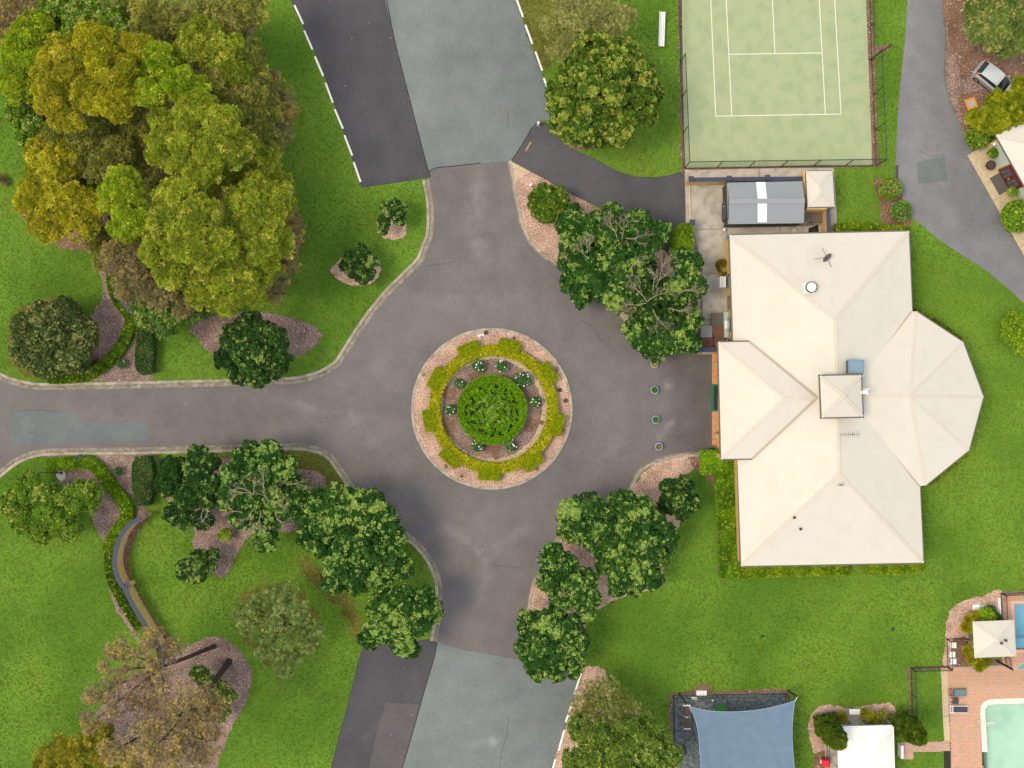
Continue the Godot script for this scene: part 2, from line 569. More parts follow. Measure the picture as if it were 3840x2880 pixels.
	var wood2 := noise_tex([[0.2, lin(0.13, 0.060, 0.045)], [0.7, lin(0.23, 0.115, 0.085)]], 0.06, 72, 256, 4)
	ground_mat("red_timber", wood2, 1.5, null, 1.0, 0.85)
	var wood3 := noise_tex([[0.2, lin(0.22, 0.225, 0.24)], [0.7, lin(0.36, 0.365, 0.38)]], 0.06, 73, 256, 4)
	ground_mat("grey_timber", wood3, 1.5, null, 1.0, 0.9)
	var sailc := noise_tex([[0.1, lin(0.130, 0.196, 0.282)], [0.9, lin(0.150, 0.222, 0.312)]], 0.01, 74, 512, 5)
	var sl := ground_mat("shade_cloth", sailc, 6.0, noise_tex([[0.3, gray(0.9)], [0.7, gray(1.0)]], 0.5, 75, 256, 2), 2.0, 0.9)
	sl.backlight_enabled = true
	sl.backlight = Color(0.15, 0.15, 0.15)
	var bark := noise_tex([[0.2, lin(0.035, 0.026, 0.020)], [0.7, lin(0.085, 0.065, 0.05)]], 0.05, 76, 256, 4)
	ground_mat("bark_dark", bark, 1.2, null, 1.0)
	var bark2 := noise_tex([[0.2, lin(0.22, 0.18, 0.135)], [0.7, lin(0.40, 0.34, 0.265)]], 0.05, 77, 256, 4)
	ground_mat("bark_pale", bark2, 1.2, null, 1.0)
	plain("navy_paint", lin(0.034, 0.044, 0.085), 0.7)
	plain("charcoal_steel", lin(0.050, 0.058, 0.064), 0.5)
	plain("grey_steel", lin(0.235, 0.262, 0.292), 0.5)
	plain("white_paint", lin(0.80, 0.80, 0.80), 0.5)
	plain("line_paint", lin(0.66, 0.665, 0.60), 0.8)
	plain("skylight", lin(0.80, 0.84, 0.88), 0.4)
	plain("gutter_dark", lin(0.11, 0.095, 0.085), 0.6)
	plain("black_steel", lin(0.022, 0.022, 0.024), 0.5)
	plain("green_steel", lin(0.020, 0.034, 0.028), 0.6)
	plain("valley_rust", lin(0.40, 0.33, 0.265), 0.7)
	plain("glaze_blue", lin(0.035, 0.085, 0.42), 0.25)
	plain("glaze_rim", lin(0.26, 0.36, 0.66), 0.3)
	plain("glaze_dark", lin(0.020, 0.018, 0.035), 0.2)
	plain("potting_soil", lin(0.075, 0.050, 0.036), 0.95)
	plain("box_blue", lin(0.165, 0.255, 0.355), 0.5)
	plain("green_mat", lin(0.010, 0.150, 0.075), 0.8)
	plain("mat_dark", lin(0.022, 0.030, 0.032), 0.9)
	plain("pale_glass", lin(0.53, 0.62, 0.53), 0.25)
	plain("door_red", lin(0.115, 0.018, 0.012), 0.4)
	plain("door_glass", lin(0.10, 0.115, 0.145), 0.12)
	plain("wall_cream", lin(0.62, 0.47, 0.30), 0.85)
	plain("silver_paint", lin(0.44, 0.465, 0.49), 0.35, 0.2)
	plain("car_glass", lin(0.012, 0.016, 0.022), 0.08)
	plain("lamp_red", lin(0.60, 0.01, 0.035), 0.25)
	plain("rubber_black", lin(0.018, 0.018, 0.019), 0.9)
	plain("rim_alloy", lin(0.48, 0.48, 0.48), 0.35, 0.6)
	plain("orange_paint", lin(0.66, 0.28, 0.015), 0.6)
	plain("yellow_paint", lin(0.62, 0.40, 0.06), 0.8)
	plain("red_plastic", lin(0.75, 0.012, 0.045), 0.4)
	plain("green_rubber", lin(0.030, 0.240, 0.018), 0.8)
	plain("turquoise_cloth", lin(0.02, 0.34, 0.36), 0.8)
	plain("pool_blue", lin(0.010, 0.330, 0.560), 0.6)
	ground_mat("pool_green", noise_tex([[0.15, lin(0.245, 0.465, 0.345)], [0.5, lin(0.310, 0.555, 0.420)], [0.9, lin(0.345, 0.590, 0.455)]], 0.012, 81, 256, 5), 9.0, null, 1.0, 0.6)
	plain("coping_white", lin(0.76, 0.70, 0.61), 0.7)
	plain("lounger_blue", lin(0.120, 0.175, 0.205), 0.8)
	plain("lounger_navy", lin(0.035, 0.046, 0.070), 0.8)
	plain("rock_brown", lin(0.27, 0.18, 0.12), 0.95)
	plain("hedge_core", lin(0.035, 0.075, 0.012), 1.0)
	plain("box_green_lid", lin(0.36, 0.50, 0.46), 0.6)
	var wt := plain("water", lin(0.85, 0.97, 0.95), 0.04)
	wt.transparency = BaseMaterial3D.TRANSPARENCY_ALPHA
	wt.albedo_color.a = 0.12
	for a in [["leaf", 0.72, 0.25], ["leaf_matt", 0.95, 0.3], ["chip", 0.9, 0.0], ["blade", 0.9, 0.4]]:
		var m := plain(a[0], lin(1, 1, 1), a[1])
		m.vertex_color_use_as_albedo = true
		m.metallic_specular = 0.18
		if a[2] > 0.0:
			m.backlight_enabled = true
			m.backlight = Color(a[2], a[2], a[2] * 0.7)

# ---------------------------------------------------------------- foliage
# one spray of leaves: k folded blades leaving a point, y is the way the spray faces
func spray(k: int, length: float, width: float, lift0: float, lift1: float, sd: int) -> ArrayMesh:
	var r := RandomNumberGenerator.new()
	r.seed = sd
	var mb := MB.new()
	for i in k:
		var a := TAU * (i + r.randf_range(-0.3, 0.3)) / k * (1.0 if k < 9 else 2.0)
		var e := r.randf_range(lift0, lift1)
		var d := Vector3(cos(a) * cos(e), sin(e), sin(a) * cos(e))
		var s := d.cross(Vector3.UP)
		s = s.normalized() if s.length() > 0.01 else Vector3.RIGHT
		s = s.rotated(d, r.randf_range(-0.5, 0.5))
		var l := length * r.randf_range(0.75, 1.15)
		var base := d * l * 0.12
		var tip := d * l + Vector3.DOWN * l * 0.12
		var m := d * l * 0.55 + s.cross(d) * l * 0.05
		mb.face(base, m + s * width * 0.5, tip)
		mb.face(base, tip, m - s * width * 0.5)
	return mb.mesh()

func make_leaves() -> void:
	leaf.rosette = spray(9, 0.24, 0.12, 0.1, 0.95, 1)       # glossy broad leaves in a whorl
	leaf.small = spray(10, 0.13, 0.06, -0.2, 1.2, 2)        # box, murraya and other hedge leaves
	leaf.narrow = spray(13, 0.27, 0.042, -0.3, 1.25, 3)     # gum and wattle sprays
	leaf.needle = spray(12, 0.20, 0.028, 0.2, 1.3, 4)       # conifer tips
	leaf.frond = spray(7, 0.45, 0.07, 0.3, 1.1, 5)
	leaf.tuft = spray(6, 0.10, 0.018, 0.15, 0.9, 6)          # a tuft of turf
	var c := MB.new()
	c.box(Vector3.ZERO, Vector3(0.09, 0.012, 0.03))
	leaf.chip = c.mesh()
	var fl := MB.new()
	fl.lathe(Vector3.ZERO, [Vector2(0.0, -0.03), Vector2(0.045, -0.01), Vector2(0.055, 0.02), Vector2(0.0, 0.04)], 7)
	leaf.flower = fl.mesh()
	var dl := MB.new()
	dl.face(Vector3(-0.05, 0.004, 0), Vector3(0.0, 0.012, 0.018), Vector3(0.055, 0.006, 0))
	dl.face(Vector3(-0.05, 0.004, 0), Vector3(0.055, 0.006, 0), Vector3(0.0, 0.012, -0.018))
	leaf.fallen = dl.mesh()

# kinds of foliage: spray, size, sprays per square metre of clump, clump radius as a share of the lobe, two leaf colours, colour and share of young growth and of light painted on clump tops
func kind_of(k: String) -> Dictionary:
	match k:
		"broad": return {"m": "rosette", "s": 0.82, "d": 38.0, "c": 0.32, "a": lin(0.019, 0.066, 0.014), "b": lin(0.050, 0.140, 0.025), "t": lin(0.290, 0.430, 0.095), "f": 0.2, "mat": "leaf"}
		"broad_dark": return {"m": "rosette", "s": 0.82, "d": 38.0, "c": 0.32, "a": lin(0.020, 0.058, 0.014), "b": lin(0.046, 0.115, 0.022), "t": lin(0.270, 0.380, 0.100), "f": 0.1, "mat": "leaf"}
		"round": return {"m": "rosette", "s": 0.88, "d": 34.0, "c": 0.2, "a": lin(0.045, 0.098, 0.012), "b": lin(0.115, 0.200, 0.022), "t": lin(0.340, 0.400, 0.070), "f": 0.24, "mat": "leaf"}
		"gold": return {"m": "narrow", "s": 0.95, "d": 34.0, "c": 0.33, "a": lin(0.270, 0.290, 0.018), "b": lin(0.520, 0.490, 0.030), "t": lin(0.660, 0.600, 0.080), "f": 0.10, "mat": "leaf_matt"}
		"amber": return {"m": "narrow", "s": 0.95, "d": 34.0, "c": 0.33, "a": lin(0.250, 0.260, 0.024), "b": lin(0.500, 0.470, 0.033), "t": lin(0.640, 0.580, 0.080), "f": 0.08, "mat": "leaf_matt"}
		"lime": return {"m": "narrow", "s": 0.95, "d": 34.0, "c": 0.33, "a": lin(0.190, 0.300, 0.018), "b": lin(0.420, 0.540, 0.030), "t": lin(0.580, 0.620, 0.070), "f": 0.10, "mat": "leaf_matt"}
		"olive": return {"m": "narrow", "s": 0.95, "d": 32.0, "c": 0.33, "a": lin(0.185, 0.250, 0.026), "b": lin(0.400, 0.475, 0.044), "t": lin(0.600, 0.600, 0.100), "f": 0.08, "mat": "leaf_matt"}
		"drab": return {"m": "narrow", "s": 0.9, "d": 22.0, "c": 0.36, "a": lin(0.165, 0.190, 0.040), "b": lin(0.320, 0.345, 0.075), "t": lin(0.480, 0.470, 0.110), "f": 0.15, "mat": "leaf_matt"}
		"brown": return {"m": "narrow", "s": 0.8, "d": 17.0, "c": 0.40, "a": lin(0.210, 0.180, 0.085), "b": lin(0.380, 0.340, 0.165), "t": lin(0.580, 0.470, 0.130), "f": 0.20, "mat": "leaf_matt"}
		"sage": return {"m": "narrow", "s": 0.75, "d": 16.0, "c": 0.42, "a": lin(0.135, 0.210, 0.055), "b": lin(0.280, 0.385, 0.105), "t": lin(0.440, 0.520, 0.200), "f": 0.15, "mat": "leaf_matt"}
		"straw": return {"m": "narrow", "s": 0.75, "d": 17.0, "c": 0.42, "a": lin(0.250, 0.260, 0.085), "b": lin(0.400, 0.410, 0.140), "t": lin(0.550, 0.530, 0.230), "f": 0.18, "mat": "leaf_matt"}
		"shrub": return {"m": "small", "s": 1.35, "d": 50.0, "c": 0.30, "a": lin(0.060, 0.096, 0.026), "b": lin(0.115, 0.160, 0.045), "t": lin(0.320, 0.350, 0.120), "f": 0.22, "mat": "leaf"}
		"shrub_green": return {"m": "small", "s": 1.35, "d": 50.0, "c": 0.30, "a": lin(0.080, 0.170, 0.016), "b": lin(0.190, 0.325, 0.030), "t": lin(0.420, 0.480, 0.110), "f": 0.15, "mat": "leaf"}
		"bottle": return {"m": "small", "s": 1.4, "d": 50.0, "c": 0.34, "a": lin(0.041, 0.102, 0.029), "b": lin(0.087, 0.181, 0.046), "t": lin(0.174, 0.290, 0.072), "f": 0.10, "mat": "leaf"}
		"feather": return {"m": "narrow", "s": 0.85, "d": 44.0, "c": 0.24, "a": lin(0.116, 0.196, 0.051), "b": lin(0.246, 0.355, 0.080), "t": lin(0.609, 0.580, 0.232), "f": 0.20, "mat": "leaf_matt"}
		"conifer_gold": return {"m": "needle", "s": 1.5, "d": 44.0, "c": 0.30, "a": lin(0.140, 0.200, 0.012), "b": lin(0.310, 0.360, 0.016), "t": lin(0.500, 0.520, 0.040), "f": 0.22, "mat": "leaf_matt"}
		"conifer": return {"m": "needle", "s": 1.1, "d": 90.0, "c": 0.30, "a": lin(0.058, 0.116, 0.014), "b": lin(0.123, 0.203, 0.020), "t": lin(0.246, 0.304, 0.029), "f": 0.18, "mat": "leaf_matt"}
		"rose": return {"m": "small", "s": 1.0, "d": 70.0, "c": 0.42, "a": lin(0.043, 0.123, 0.036), "b": lin(0.102, 0.232, 0.065), "t": lin(0.232, 0.362, 0.131), "f": 0.10, "mat": "leaf"}
		_: return {"m": "small", "s": 1.25, "d": 70.0, "c": 0.30, "a": lin(0.109, 0.232, 0.014), "b": lin(0.232, 0.392, 0.022), "t": lin(0.392, 0.522, 0.058), "f": 0.12, "mat": "leaf"}

# lobes: flat list of x, y, z, radius; every lobe carries smaller clumps and every clump its sprays
func crown(parent: Node3D, lobes: Array, k: Dictionary, thin := 1.0) -> void:
	var buf := PackedFloat32Array()
	var o := parent.position
	for i in range(0, lobes.size(), 4):
		var c := Vector3(lobes[i], lobes[i + 1], lobes[i + 2]) - o
		var r: float = lobes[i + 3]
		var rb0 := clampf(r * k.c, 0.26, 0.85)
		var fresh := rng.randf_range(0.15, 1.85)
		var nb := int(6.5 * r * r / (rb0 * rb0) * 0.5 * minf(1.0, thin * 1.2)) + 3
		for b in nb:
			var dir := rdir()
			if dir.y < -0.35:
				dir.y = -dir.y
			var rb := rb0 * rng.randf_range(0.55, 1.3)
			var bc := c + dir * Vector3(1, 0.8, 1) * maxf(0.0, r - rb * 0.8) * (rng.randf_range(0.9, 1.14) if rng.randf() < 0.72 else rng.randf_range(0.35, 0.9))
			var mixc: Color = k.a.lerp(k.b, rng.randf())
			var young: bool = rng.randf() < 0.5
			var nl := int(k.d * rb * rb * 6.0 * thin) + 2
			for l in nl:
				var d := (rdir() + dir * 0.35 + Vector3.UP * 0.35).normalized()
				if d.y < -0.35:
					continue
				var p := bc + d * rb * (1.0 - rng.randf() * rng.randf() * 0.55)
				var nn := (d + rdir() * 0.55 + Vector3.UP * 0.25).normalized()
				var col: Color = vary(mixc, 0.34)
				if rng.randf() < k.f * fresh * (1.8 if young else 0.35) * (0.5 + 0.9 * maxf(0.0, d.y)):  # young tips, set thicker on upward faces to paint lit clump tops
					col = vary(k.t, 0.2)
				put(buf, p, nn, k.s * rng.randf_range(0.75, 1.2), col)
	# every ninth spray is part of the crown's own mesh, the rest are copies within it
	var body := PackedFloat32Array()
	var rest := PackedFloat32Array()
	for i in range(0, buf.size(), 16):
		if (i / 16) % 9 == 0:
			body.append_array(buf.slice(i, i + 16))
		else:
			rest.append_array(buf.slice(i, i + 16))
	var cr := baked("crown", leaf[k.m], M[k.mat], body, parent)
	scatter("leaves", leaf[k.m], M[k.mat], rest, cr)

func tree(called: String, label: String, category: String, lobes: Array, kind: String, opt := {}) -> Node3D:
	var k := kind_of(kind)
	for q in opt:
		k[q] = opt[q]
	var mid := Vector3.ZERO
	var tot := 0.0
	for i in range(0, lobes.size(), 4):
		var w: float = lobes[i + 3] * lobes[i + 3]
		mid += Vector3(lobes[i], lobes[i + 1], lobes[i + 2]) * w
		tot += w
	mid /= tot
	var base: Vector3 = opt.get("base", Vector3(mid.x, 0, mid.z))
	var t := thing(called, label, category, base, 0.0, opt.get("group", ""))
	var bark: Material = M[opt.get("bark", "bark_dark")]
	var hi: float = maxf(0.3, mid.y * 0.72)
	var r0: float = opt.get("girth", clampf(mid.y * 0.03, 0.03, 0.30))
	var fork := Vector3(mid.x - base.x, hi, mid.z - base.z) * Vector3(0.7, 1, 0.7)
	var mb := MB.new()
	mb.tube([Vector3(0, -0.05, 0), Vector3(0, 0.1, 0), fork * 0.5 + Vector3(rng.randf_range(-0.1, 0.1), 0, rng.randf_range(-0.1, 0.1)), fork], [r0 * 1.4, r0 * 1.1, r0 * 0.9, r0 * 0.7], 8)
	obj("trunk", mb, bark, t)
	for i in range(0, lobes.size(), 4):
		var e := Vector3(lobes[i], lobes[i + 1], lobes[i + 2]) - base
		var lb := MB.new()
		var m := fork.lerp(e, 0.5) + Vector3(rng.randf_range(-0.15, 0.15), -0.1 * e.distance_to(fork), rng.randf_range(-0.15, 0.15))
		lb.tube([fork, m, e], [r0 * 0.6, r0 * 0.42, r0 * 0.2], 6)
		for s in 3:
			var d := (rdir() + Vector3.UP * 0.4).normalized()
			lb.tube([m.lerp(e, 0.3 + 0.3 * s), m.lerp(e, 0.3 + 0.3 * s) + d * float(lobes[i + 3]) * 0.7], [r0 * 0.22, r0 * 0.08], 5)
		obj("limb", lb, bark, t)
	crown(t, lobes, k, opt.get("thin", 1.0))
	return t

# bare twigs that fork again and again
func twigs(mb: MB, p: Vector3, d: Vector3, l: float, r: float, depth: int) -> void:
	var e := p + d * l
	mb.tube([p, p.lerp(e, 0.5) + rdir() * l * 0.06, e], [r, r * 0.85, r * 0.66], 5)
	if depth > 0:
		for k in (3 if depth > 1 else 2):
			var nd := (d + rdir() * 0.75).normalized()
			twigs(mb, p.lerp(e, rng.randf_range(0.6, 1.0)), nd, l * rng.randf_range(0.6, 0.85), r * 0.62, depth - 1)

func bare(parent: Node3D, at: Vector3, d: Vector3, l: float, r := 0.035, depth := 4) -> void:
	var mb := MB.new()
	twigs(mb, at - parent.position, d.normalized(), l, r, depth)
	obj("bare_branch", mb, M.bark_pale, parent)

# a clipped hedge: a woody core and leaves all over its top and sides
func hedge(called: String, label: String, poly: PackedVector2Array, h: float, kind := "", opt := {}) -> Node3D:
	var k := kind_of(kind)
	for q in opt:
		k[q] = opt[q]
	var c := Vector2.ZERO
	for q in poly:
		c += q / poly.size()
	var t := thing(called, label, opt.get("category", "hedge"), Vector3(c.x, 0, c.y), 0.0, opt.get("group", ""))
	var core := MB.new()
	var loc := PackedVector2Array()
	var lo := Vector2.INF
	var hi := -Vector2.INF
	for q in poly:
		loc.append(q - c)
		lo = lo.min(q - c)
		hi = hi.max(q - c)
	var inner := Geometry2D.offset_polygon(loc, -0.07)
	for g in inner:
		core.prism(g, 0.0, h - 0.09)
	obj("woody_core", core, M.hedge_core, t)
	var buf := PackedFloat32Array()
	var y0: float = opt.get("from", 0.0)
	var nz := FastNoiseLite.new()
	nz.seed = 7
	nz.frequency = 0.5
	var per: float = opt.get("per", 150.0)
	for i in int((hi.x - lo.x) * (hi.y - lo.y) * per):
		var p := Vector2(rng.randf_range(lo.x, hi.x), rng.randf_range(lo.y, hi.y))
		if Geometry2D.is_point_in_polygon(p, loc):
			var m := clampf(0.5 + nz.get_noise_2d(p.x + c.x, p.y + c.y) * 1.1 + rng.randf_range(-0.3, 0.3), 0, 1)
			var col: Color = vary(k.a.lerp(k.b, m), 0.2)
			if rng.randf() < k.f:
				col = vary(k.t, 0.2)
			put(buf, Vector3(p.x, h - rng.randf() * rng.randf() * 0.16, p.y), (Vector3.UP + rdir() * 0.7).normalized(), k.s * rng.randf_range(0.7, 1.15), col)
	var cw := Geometry2D.is_polygon_clockwise(loc)
	for i in loc.size():
		var a := loc[i]
		var b := loc[(i + 1) % loc.size()]
		var e := (b - a).normalized()
		var o := Vector3(e.y, 0, -e.x) if not cw else Vector3(-e.y, 0, e.x)
		for s in int(a.distance_to(b) * (h - y0) * per * 0.7 + rng.randf()):
			var p := a.lerp(b, rng.randf())
			put(buf, Vector3(p.x, rng.randf_range(y0, h), p.y) - o * 0.05 * rng.randf(), (o + rdir() * 0.7 + Vector3.UP * 0.3).normalized(), k.s * rng.randf_range(0.7, 1.15), vary(k.a.lerp(k.b, rng.randf()), 0.2))
	scatter("foliage", leaf[k.m], M[k.mat], buf, t)
	return t

# a clipped ball
func ball(called: String, label: String, at: Vector3, r: float, h: float, kind: String, opt := {}) -> Node3D:
	var k := kind_of(kind)
	for q in opt:
		k[q] = opt[q]
	var t := thing(called, label, "shrub", at, 0.0, opt.get("group", ""))
	var st := MB.new()
	st.tube([Vector3(0, -0.05, 0), Vector3(0, h * 0.4, 0)], [0.05, 0.04], 6)
	obj("stem", st, M.bark_dark, t)
	var core := MB.new()
	var prof := []
	for i in 9:
		var a := -PI / 2 + PI * i / 8
		prof.append(Vector2(cos(a) * (r - 0.1) + 0.001, h * 0.5 + sin(a) * (h * 0.5 - 0.08)))
	core.lathe(Vector3.ZERO, prof, 20)
	obj("woody_core", core, M.hedge_core, t)
	var buf := PackedFloat32Array()
	for i in int(r * r * 12.0 * opt.get("per", 110.0) * 0.5):
		var d := rdir()
		if d.y < -0.7:
			continue
		var p := Vector3(d.x * r, h * 0.5 + d.y * h * 0.5, d.z * r) * (1.0 - 0.0) - d * rng.randf() * rng.randf() * 0.12
		var col: Color = vary(k.a.lerp(k.b, rng.randf()), 0.22)
		if rng.randf() < k.f:
			col = vary(k.t, 0.2)
		put(buf, p, (d + rdir() * 0.6).normalized(), k.s * rng.randf_range(0.7, 1.1), col)
	scatter("foliage", leaf[k.m], M[k.mat], buf, t)
	return t

# ---------------------------------------------------------------- the scene
func _ready() -> void:
	rng.seed = 20240611
	var cam := Camera3D.new()
	cam.name = "camera"
	cam.position = Vector3(0, 100, 0)
	cam.rotation_degrees = Vector3(-90, 0, 0)
	cam.fov = 37.61
	cam.near = 0.5
	cam.far = 900.0
	add_child(cam)
	cam.current = true
	var we := WorldEnvironment.new()
	we.name = "world_environment"
	var env := Environment.new()
	env.background_mode = Environment.BG_SKY
	var sm := ProceduralSkyMaterial.new()
	sm.sky_top_color = Color(0.98, 0.99, 1.0)
	sm.sky_horizon_color = Color(0.80, 0.81, 0.83)
	sm.sky_curve = 0.2
	sm.ground_bottom_color = Color(0.25, 0.27, 0.22)
	sm.ground_horizon_color = Color(0.6, 0.62, 0.62)
	sm.sky_energy_multiplier = 1.0
	var sky := Sky.new()
	sky.sky_material = sm
	env.sky = sky
	env.background_energy_multiplier = 0.62
	env.tonemap_mode = Environment.TONE_MAPPER_LINEAR
	env.tonemap_exposure = 1.85
	env.sdfgi_enabled = true
	env.ssao_enabled = true
	env.ssil_enabled = true
	we.environment = env
	add_child(we)
	var sun := DirectionalLight3D.new()
	sun.name = "sun"
	sun.light_color = Color(1.0, 0.93, 0.82)
	sun.light_energy = 0.46
	sun.light_angular_distance = 22.0
	sun.shadow_enabled = true
	sun.look_at_from_position(Vector3(-45, 80, 6), Vector3.ZERO)
	add_child(sun)

	make_materials()
	make_leaves()
	build_ground()
	build_clubhouse()
	build_yard()
	build_house()
	build_pool_area()
	build_playground()
	build_gazebo()
	build_court()
	build_small_things()
	build_island()
	build_trees()
	build_hedges()
	build_litter()

var roads := []

func build_ground() -> void:
	# plan outlines of everything paved
	var nw := curve([-7.36, -18.17, -7.13, -17.08, -6.96, -15.71, -6.95, -14.34, -7.06, -13.11, -7.47, -12.02, -7.88, -10.92]) 
	nw.append_array(curve([-8.29, -10.46, -8.7, -10.05, -9.66, -9.09, -10.89, -7.86, -12.19, -6.29, -13.35, -4.64, -14.31, -3.14, -15.13, -1.84, -15.95, -1.16, -16.98, -0.61, -18.34, -0.2, -20.05, 0.03, -23.47, 0.14, -28.95, 0.28, -35.79, 0.44, -41.26, 0.53, -42.97, 0.39, -44.3, 0.08, -45.39, -0.34, -48.24, -1.77, -53.43, -4.51, -65.75, -10.53]))
	var sw := curve([-65.91, 20.8, -56.33, 15.47, -48.13, 9.72, -45.39, 7.53, -44.3, 6.71, -42.93, 6.05, -41.42, 5.75, -38.55, 5.68, -33.08, 5.62, -27.61, 5.48, -23.5, 5.37, -19.4, 5.27, -18.03, 5.37, -16.66, 5.75, -15.7, 6.5, -15.09, 7.39, -14.27, 8.56, -13.45, 9.79])
	sw.append_array(curve([-12.94, 10.53, -11.98, 11.35, -10.62, 12.31, -9.52, 13.02, -8.43, 13.84, -7.67, 14.63, -6.92, 15.73, -6.44, 16.82, -6.21, 17.91, -6.17, 19.01, -6.27, 20.65, -6.65, 22.87]))
	var ne := curve([-0.41, -19.75, -0.08, -17.9, 0.33, -15.71, 0.6, -14.34, 1.15, -12.98, 1.97, -11.88, 2.65, -11.27])
	ne.append_array(curve([2.93, -11.05, 4.23, -10.25, 6.07, -9.02, 7.78, -7.82, 8.67, -6.94, 9.56, -5.98, 10.45, -4.64, 11.27, -3.48, 12.37, -2.59]))
	var forecourt := P([14.77, -2.61, 16.14, -2.7, 17.81, -2.78, 18.09, 5.8, 18.09, 5.94, 16.82, 6.04])
	var se := curve([16.82, 6.04, 15.45, 6.08, 14.29, 6.21, 13.26, 6.49, 12.37, 6.83, 11.76, 7.14, 11.14, 7.65])
	se.append_array(curve([10.18, 9.43, 7.54, 10.39, 5.66, 11.76, 4.25, 13.15, 3.13, 14.9, 2.31, 16.68, 1.76, 17.57, 1.42, 18.73, 1.18, 20.51, 1.01, 22.29, 0.94, 24.41]))
	var ring := P([-7.36, -18.86, -6.65, -19.2, -5.28, -19.34, -2.82, -19.61, -0.41, -19.77])
	ring.append_array(ne)
	ring.append_array(forecourt)
	ring.append_array(se)
	ring.append_array(P([-0.22, 24.28, -3.78, 23.66, -5.55, 23.25, -6.65, 22.91]))
	var back := sw.duplicate()
	back.reverse()
	ring.append_array(back)
	back = nw.duplicate()
	back.reverse()
	ring.append_array(back)
	var dedup := PackedVector2Array()
	for q in ring:
		if dedup.is_empty() or dedup[dedup.size() - 1].distance_to(q) > 0.02:
			dedup.append(q)
	ring = dedup
	var top_grey := P([-18.41, -61.4, -11.26, -34.04, -10.62, -31.44, -9.93, -28.57, -8.56, -23.24, -7.67, -19.82, -7.36, -18.86, -6.65, -19.19, -5.28, -19.32, -2.82, -19.6, -0.41, -19.76, -0.05, -19.82, 0.6, -20.77, 1.29, -21.87, 1.76, -22.76, 2.22, -23.21, 3.47, -23.51, 3.06, -26.38, 2.79, -27.2, 2.11, -28.84, 1.29, -31.31, 0.33, -34.04, -8.7, -61.4])
	var top_dark := P([-19.64, -34.04, -28.81, -61.4, -18.41, -61.4, -11.26, -34.04, -10.62, -31.44, -9.93, -28.57, -8.56, -23.24, -7.67, -19.82, -7.24, -18.35, -8.13, -18.17, -10.62, -17.79, -13.35, -17.41, -14.31, -20.36, -15.27, -23.24, -16.91, -28.16])
	var path_dark := curve([-0.05, -19.82, 0.6, -20.77, 1.29, -21.87, 1.76, -22.76, 2.22, -23.24], false, 2)
	path_dark.append_array(curve([2.22, -23.24, 3.2, -23.1, 4.02, -22, 5.39, -20.88, 7.44, -19.92, 9.22, -18.97, 10.86, -18.45, 12.5, -18.34, 13.87, -18.52, 15.13, -18.89, 15.49, -19.02]))
	path_dark.append_array(P([15.41, -16.67, 15.41, -14.19, 14.67, -13.94, 14.17, -12.83, 13.99, -11.4, 12.62, -12.21, 10.45, -14.38, 8.84, -15.12, 7.97, -15.31, 7.73, -15.56]))
	path_dark.append_array(curve([8.67, -15.3, 6.21, -16.4, 4.71, -17.08, 3.06, -18.11, 1.15, -19.13, -0.05, -19.82]))
	var path_small := P([28.6, -19.2, 30.04, -19.32, 32.37, -19.24, 34.28, -19.43, 34.28, -18.15, 32.09, -18.11, 28.67, -18.17])
	var service := curve([37.02, -61.4, 35.24, -40.88, 35.03, -34.04, 34.9, -31.31, 34.56, -27.89, 34.21, -23.78, 34.01, -19.41, 34.09, -18.17, 34.42, -17.35, 34.83, -15.85, 35.31, -14.89, 35.92, -14.48, 37.02, -13.52, 38.39, -12.43, 40.03, -11.35, 42.08, -10.03, 44.13, -8.32, 47.96, -5.04, 61.64, 5.63])
	service.append_array(curve([61.64, -3.95, 46.59, -10.92, 45.39, -12.15, 44.27, -13.25, 43.72, -13.8, 43.31, -15.85, 42.49, -17.49, 41.4, -19.68, 40.99, -20.64, 40.16, -22, 39.75, -23.24, 39.07, -24.47, 38.73, -25.56, 38.45, -26.79, 38.39, -28.57, 38.52, -31.99, 38.73, -34.04, 38.93, -40.88, 40.44, -61.4]))
	var low_grey := P([-6.65, 22.92, -5.55, 23.26, -3.78, 23.67, -0.22, 24.29, 0.94, 24.44, 5.12, 25.44, 6.24, 25.64, 5.39, 28.2, 4.57, 30.77, 3.47, 34.04, -2.82, 52.39, -15.68, 52.39, -9.73, 34.04, -8.7, 30.5, -7.74, 27.08, -6.92, 24.34])
	var low_dark := P([-7.26, 22.59, -6.65, 22.98, -6.92, 24.34, -7.74, 27.08, -8.7, 30.5, -9.73, 34.04, -15.68, 52.39, -21.97, 52.39, -16.09, 34.04, -15.13, 30.36, -14.58, 28.45, -13.76, 25.03, -13.26, 23.33])
	roads = [ring, top_grey, top_dark, path_dark, path_small, service, low_grey, low_dark]

	# the base sheet goes out to the horizon; it leaves out the corner with the pools
	var base := MB.new()
	for r in [[-450, -450, 38.3, 450], [38.3, -450, 450, 19.0], [60, 19.0, 450, 450], [38.3, 52, 60, 450]]:
		base.quad(Vector3(r[0], -0.09, r[1]), Vector3(r[2], -0.09, r[1]), Vector3(r[2], -0.09, r[3]), Vector3(r[0], -0.09, r[3]), Vector3.UP)
	struct("ground", base, M.lawn)
	sheet("driveway", ring, -0.060, M.asphalt_ring, 0.02)
	sheet("parking_bay", top_grey, -0.054, M.asphalt_grey, 0.02)
	sheet("parking_bay", top_dark, -0.048, M.asphalt_dark, 0.03)
	sheet("side_drive", path_dark, -0.042, M.asphalt_side, 0.03)
	sheet("footpath", path_small, -0.046, M.asphalt_dark, 0.03)
	sheet("service_road", service, -0.058, M.asphalt_service, 0.02)
	sheet("parking_bay", low_grey, -0.054, M.asphalt_grey, 0.02)
	sheet("parking_bay", low_dark, -0.048, M.asphalt_dark, 0.03)
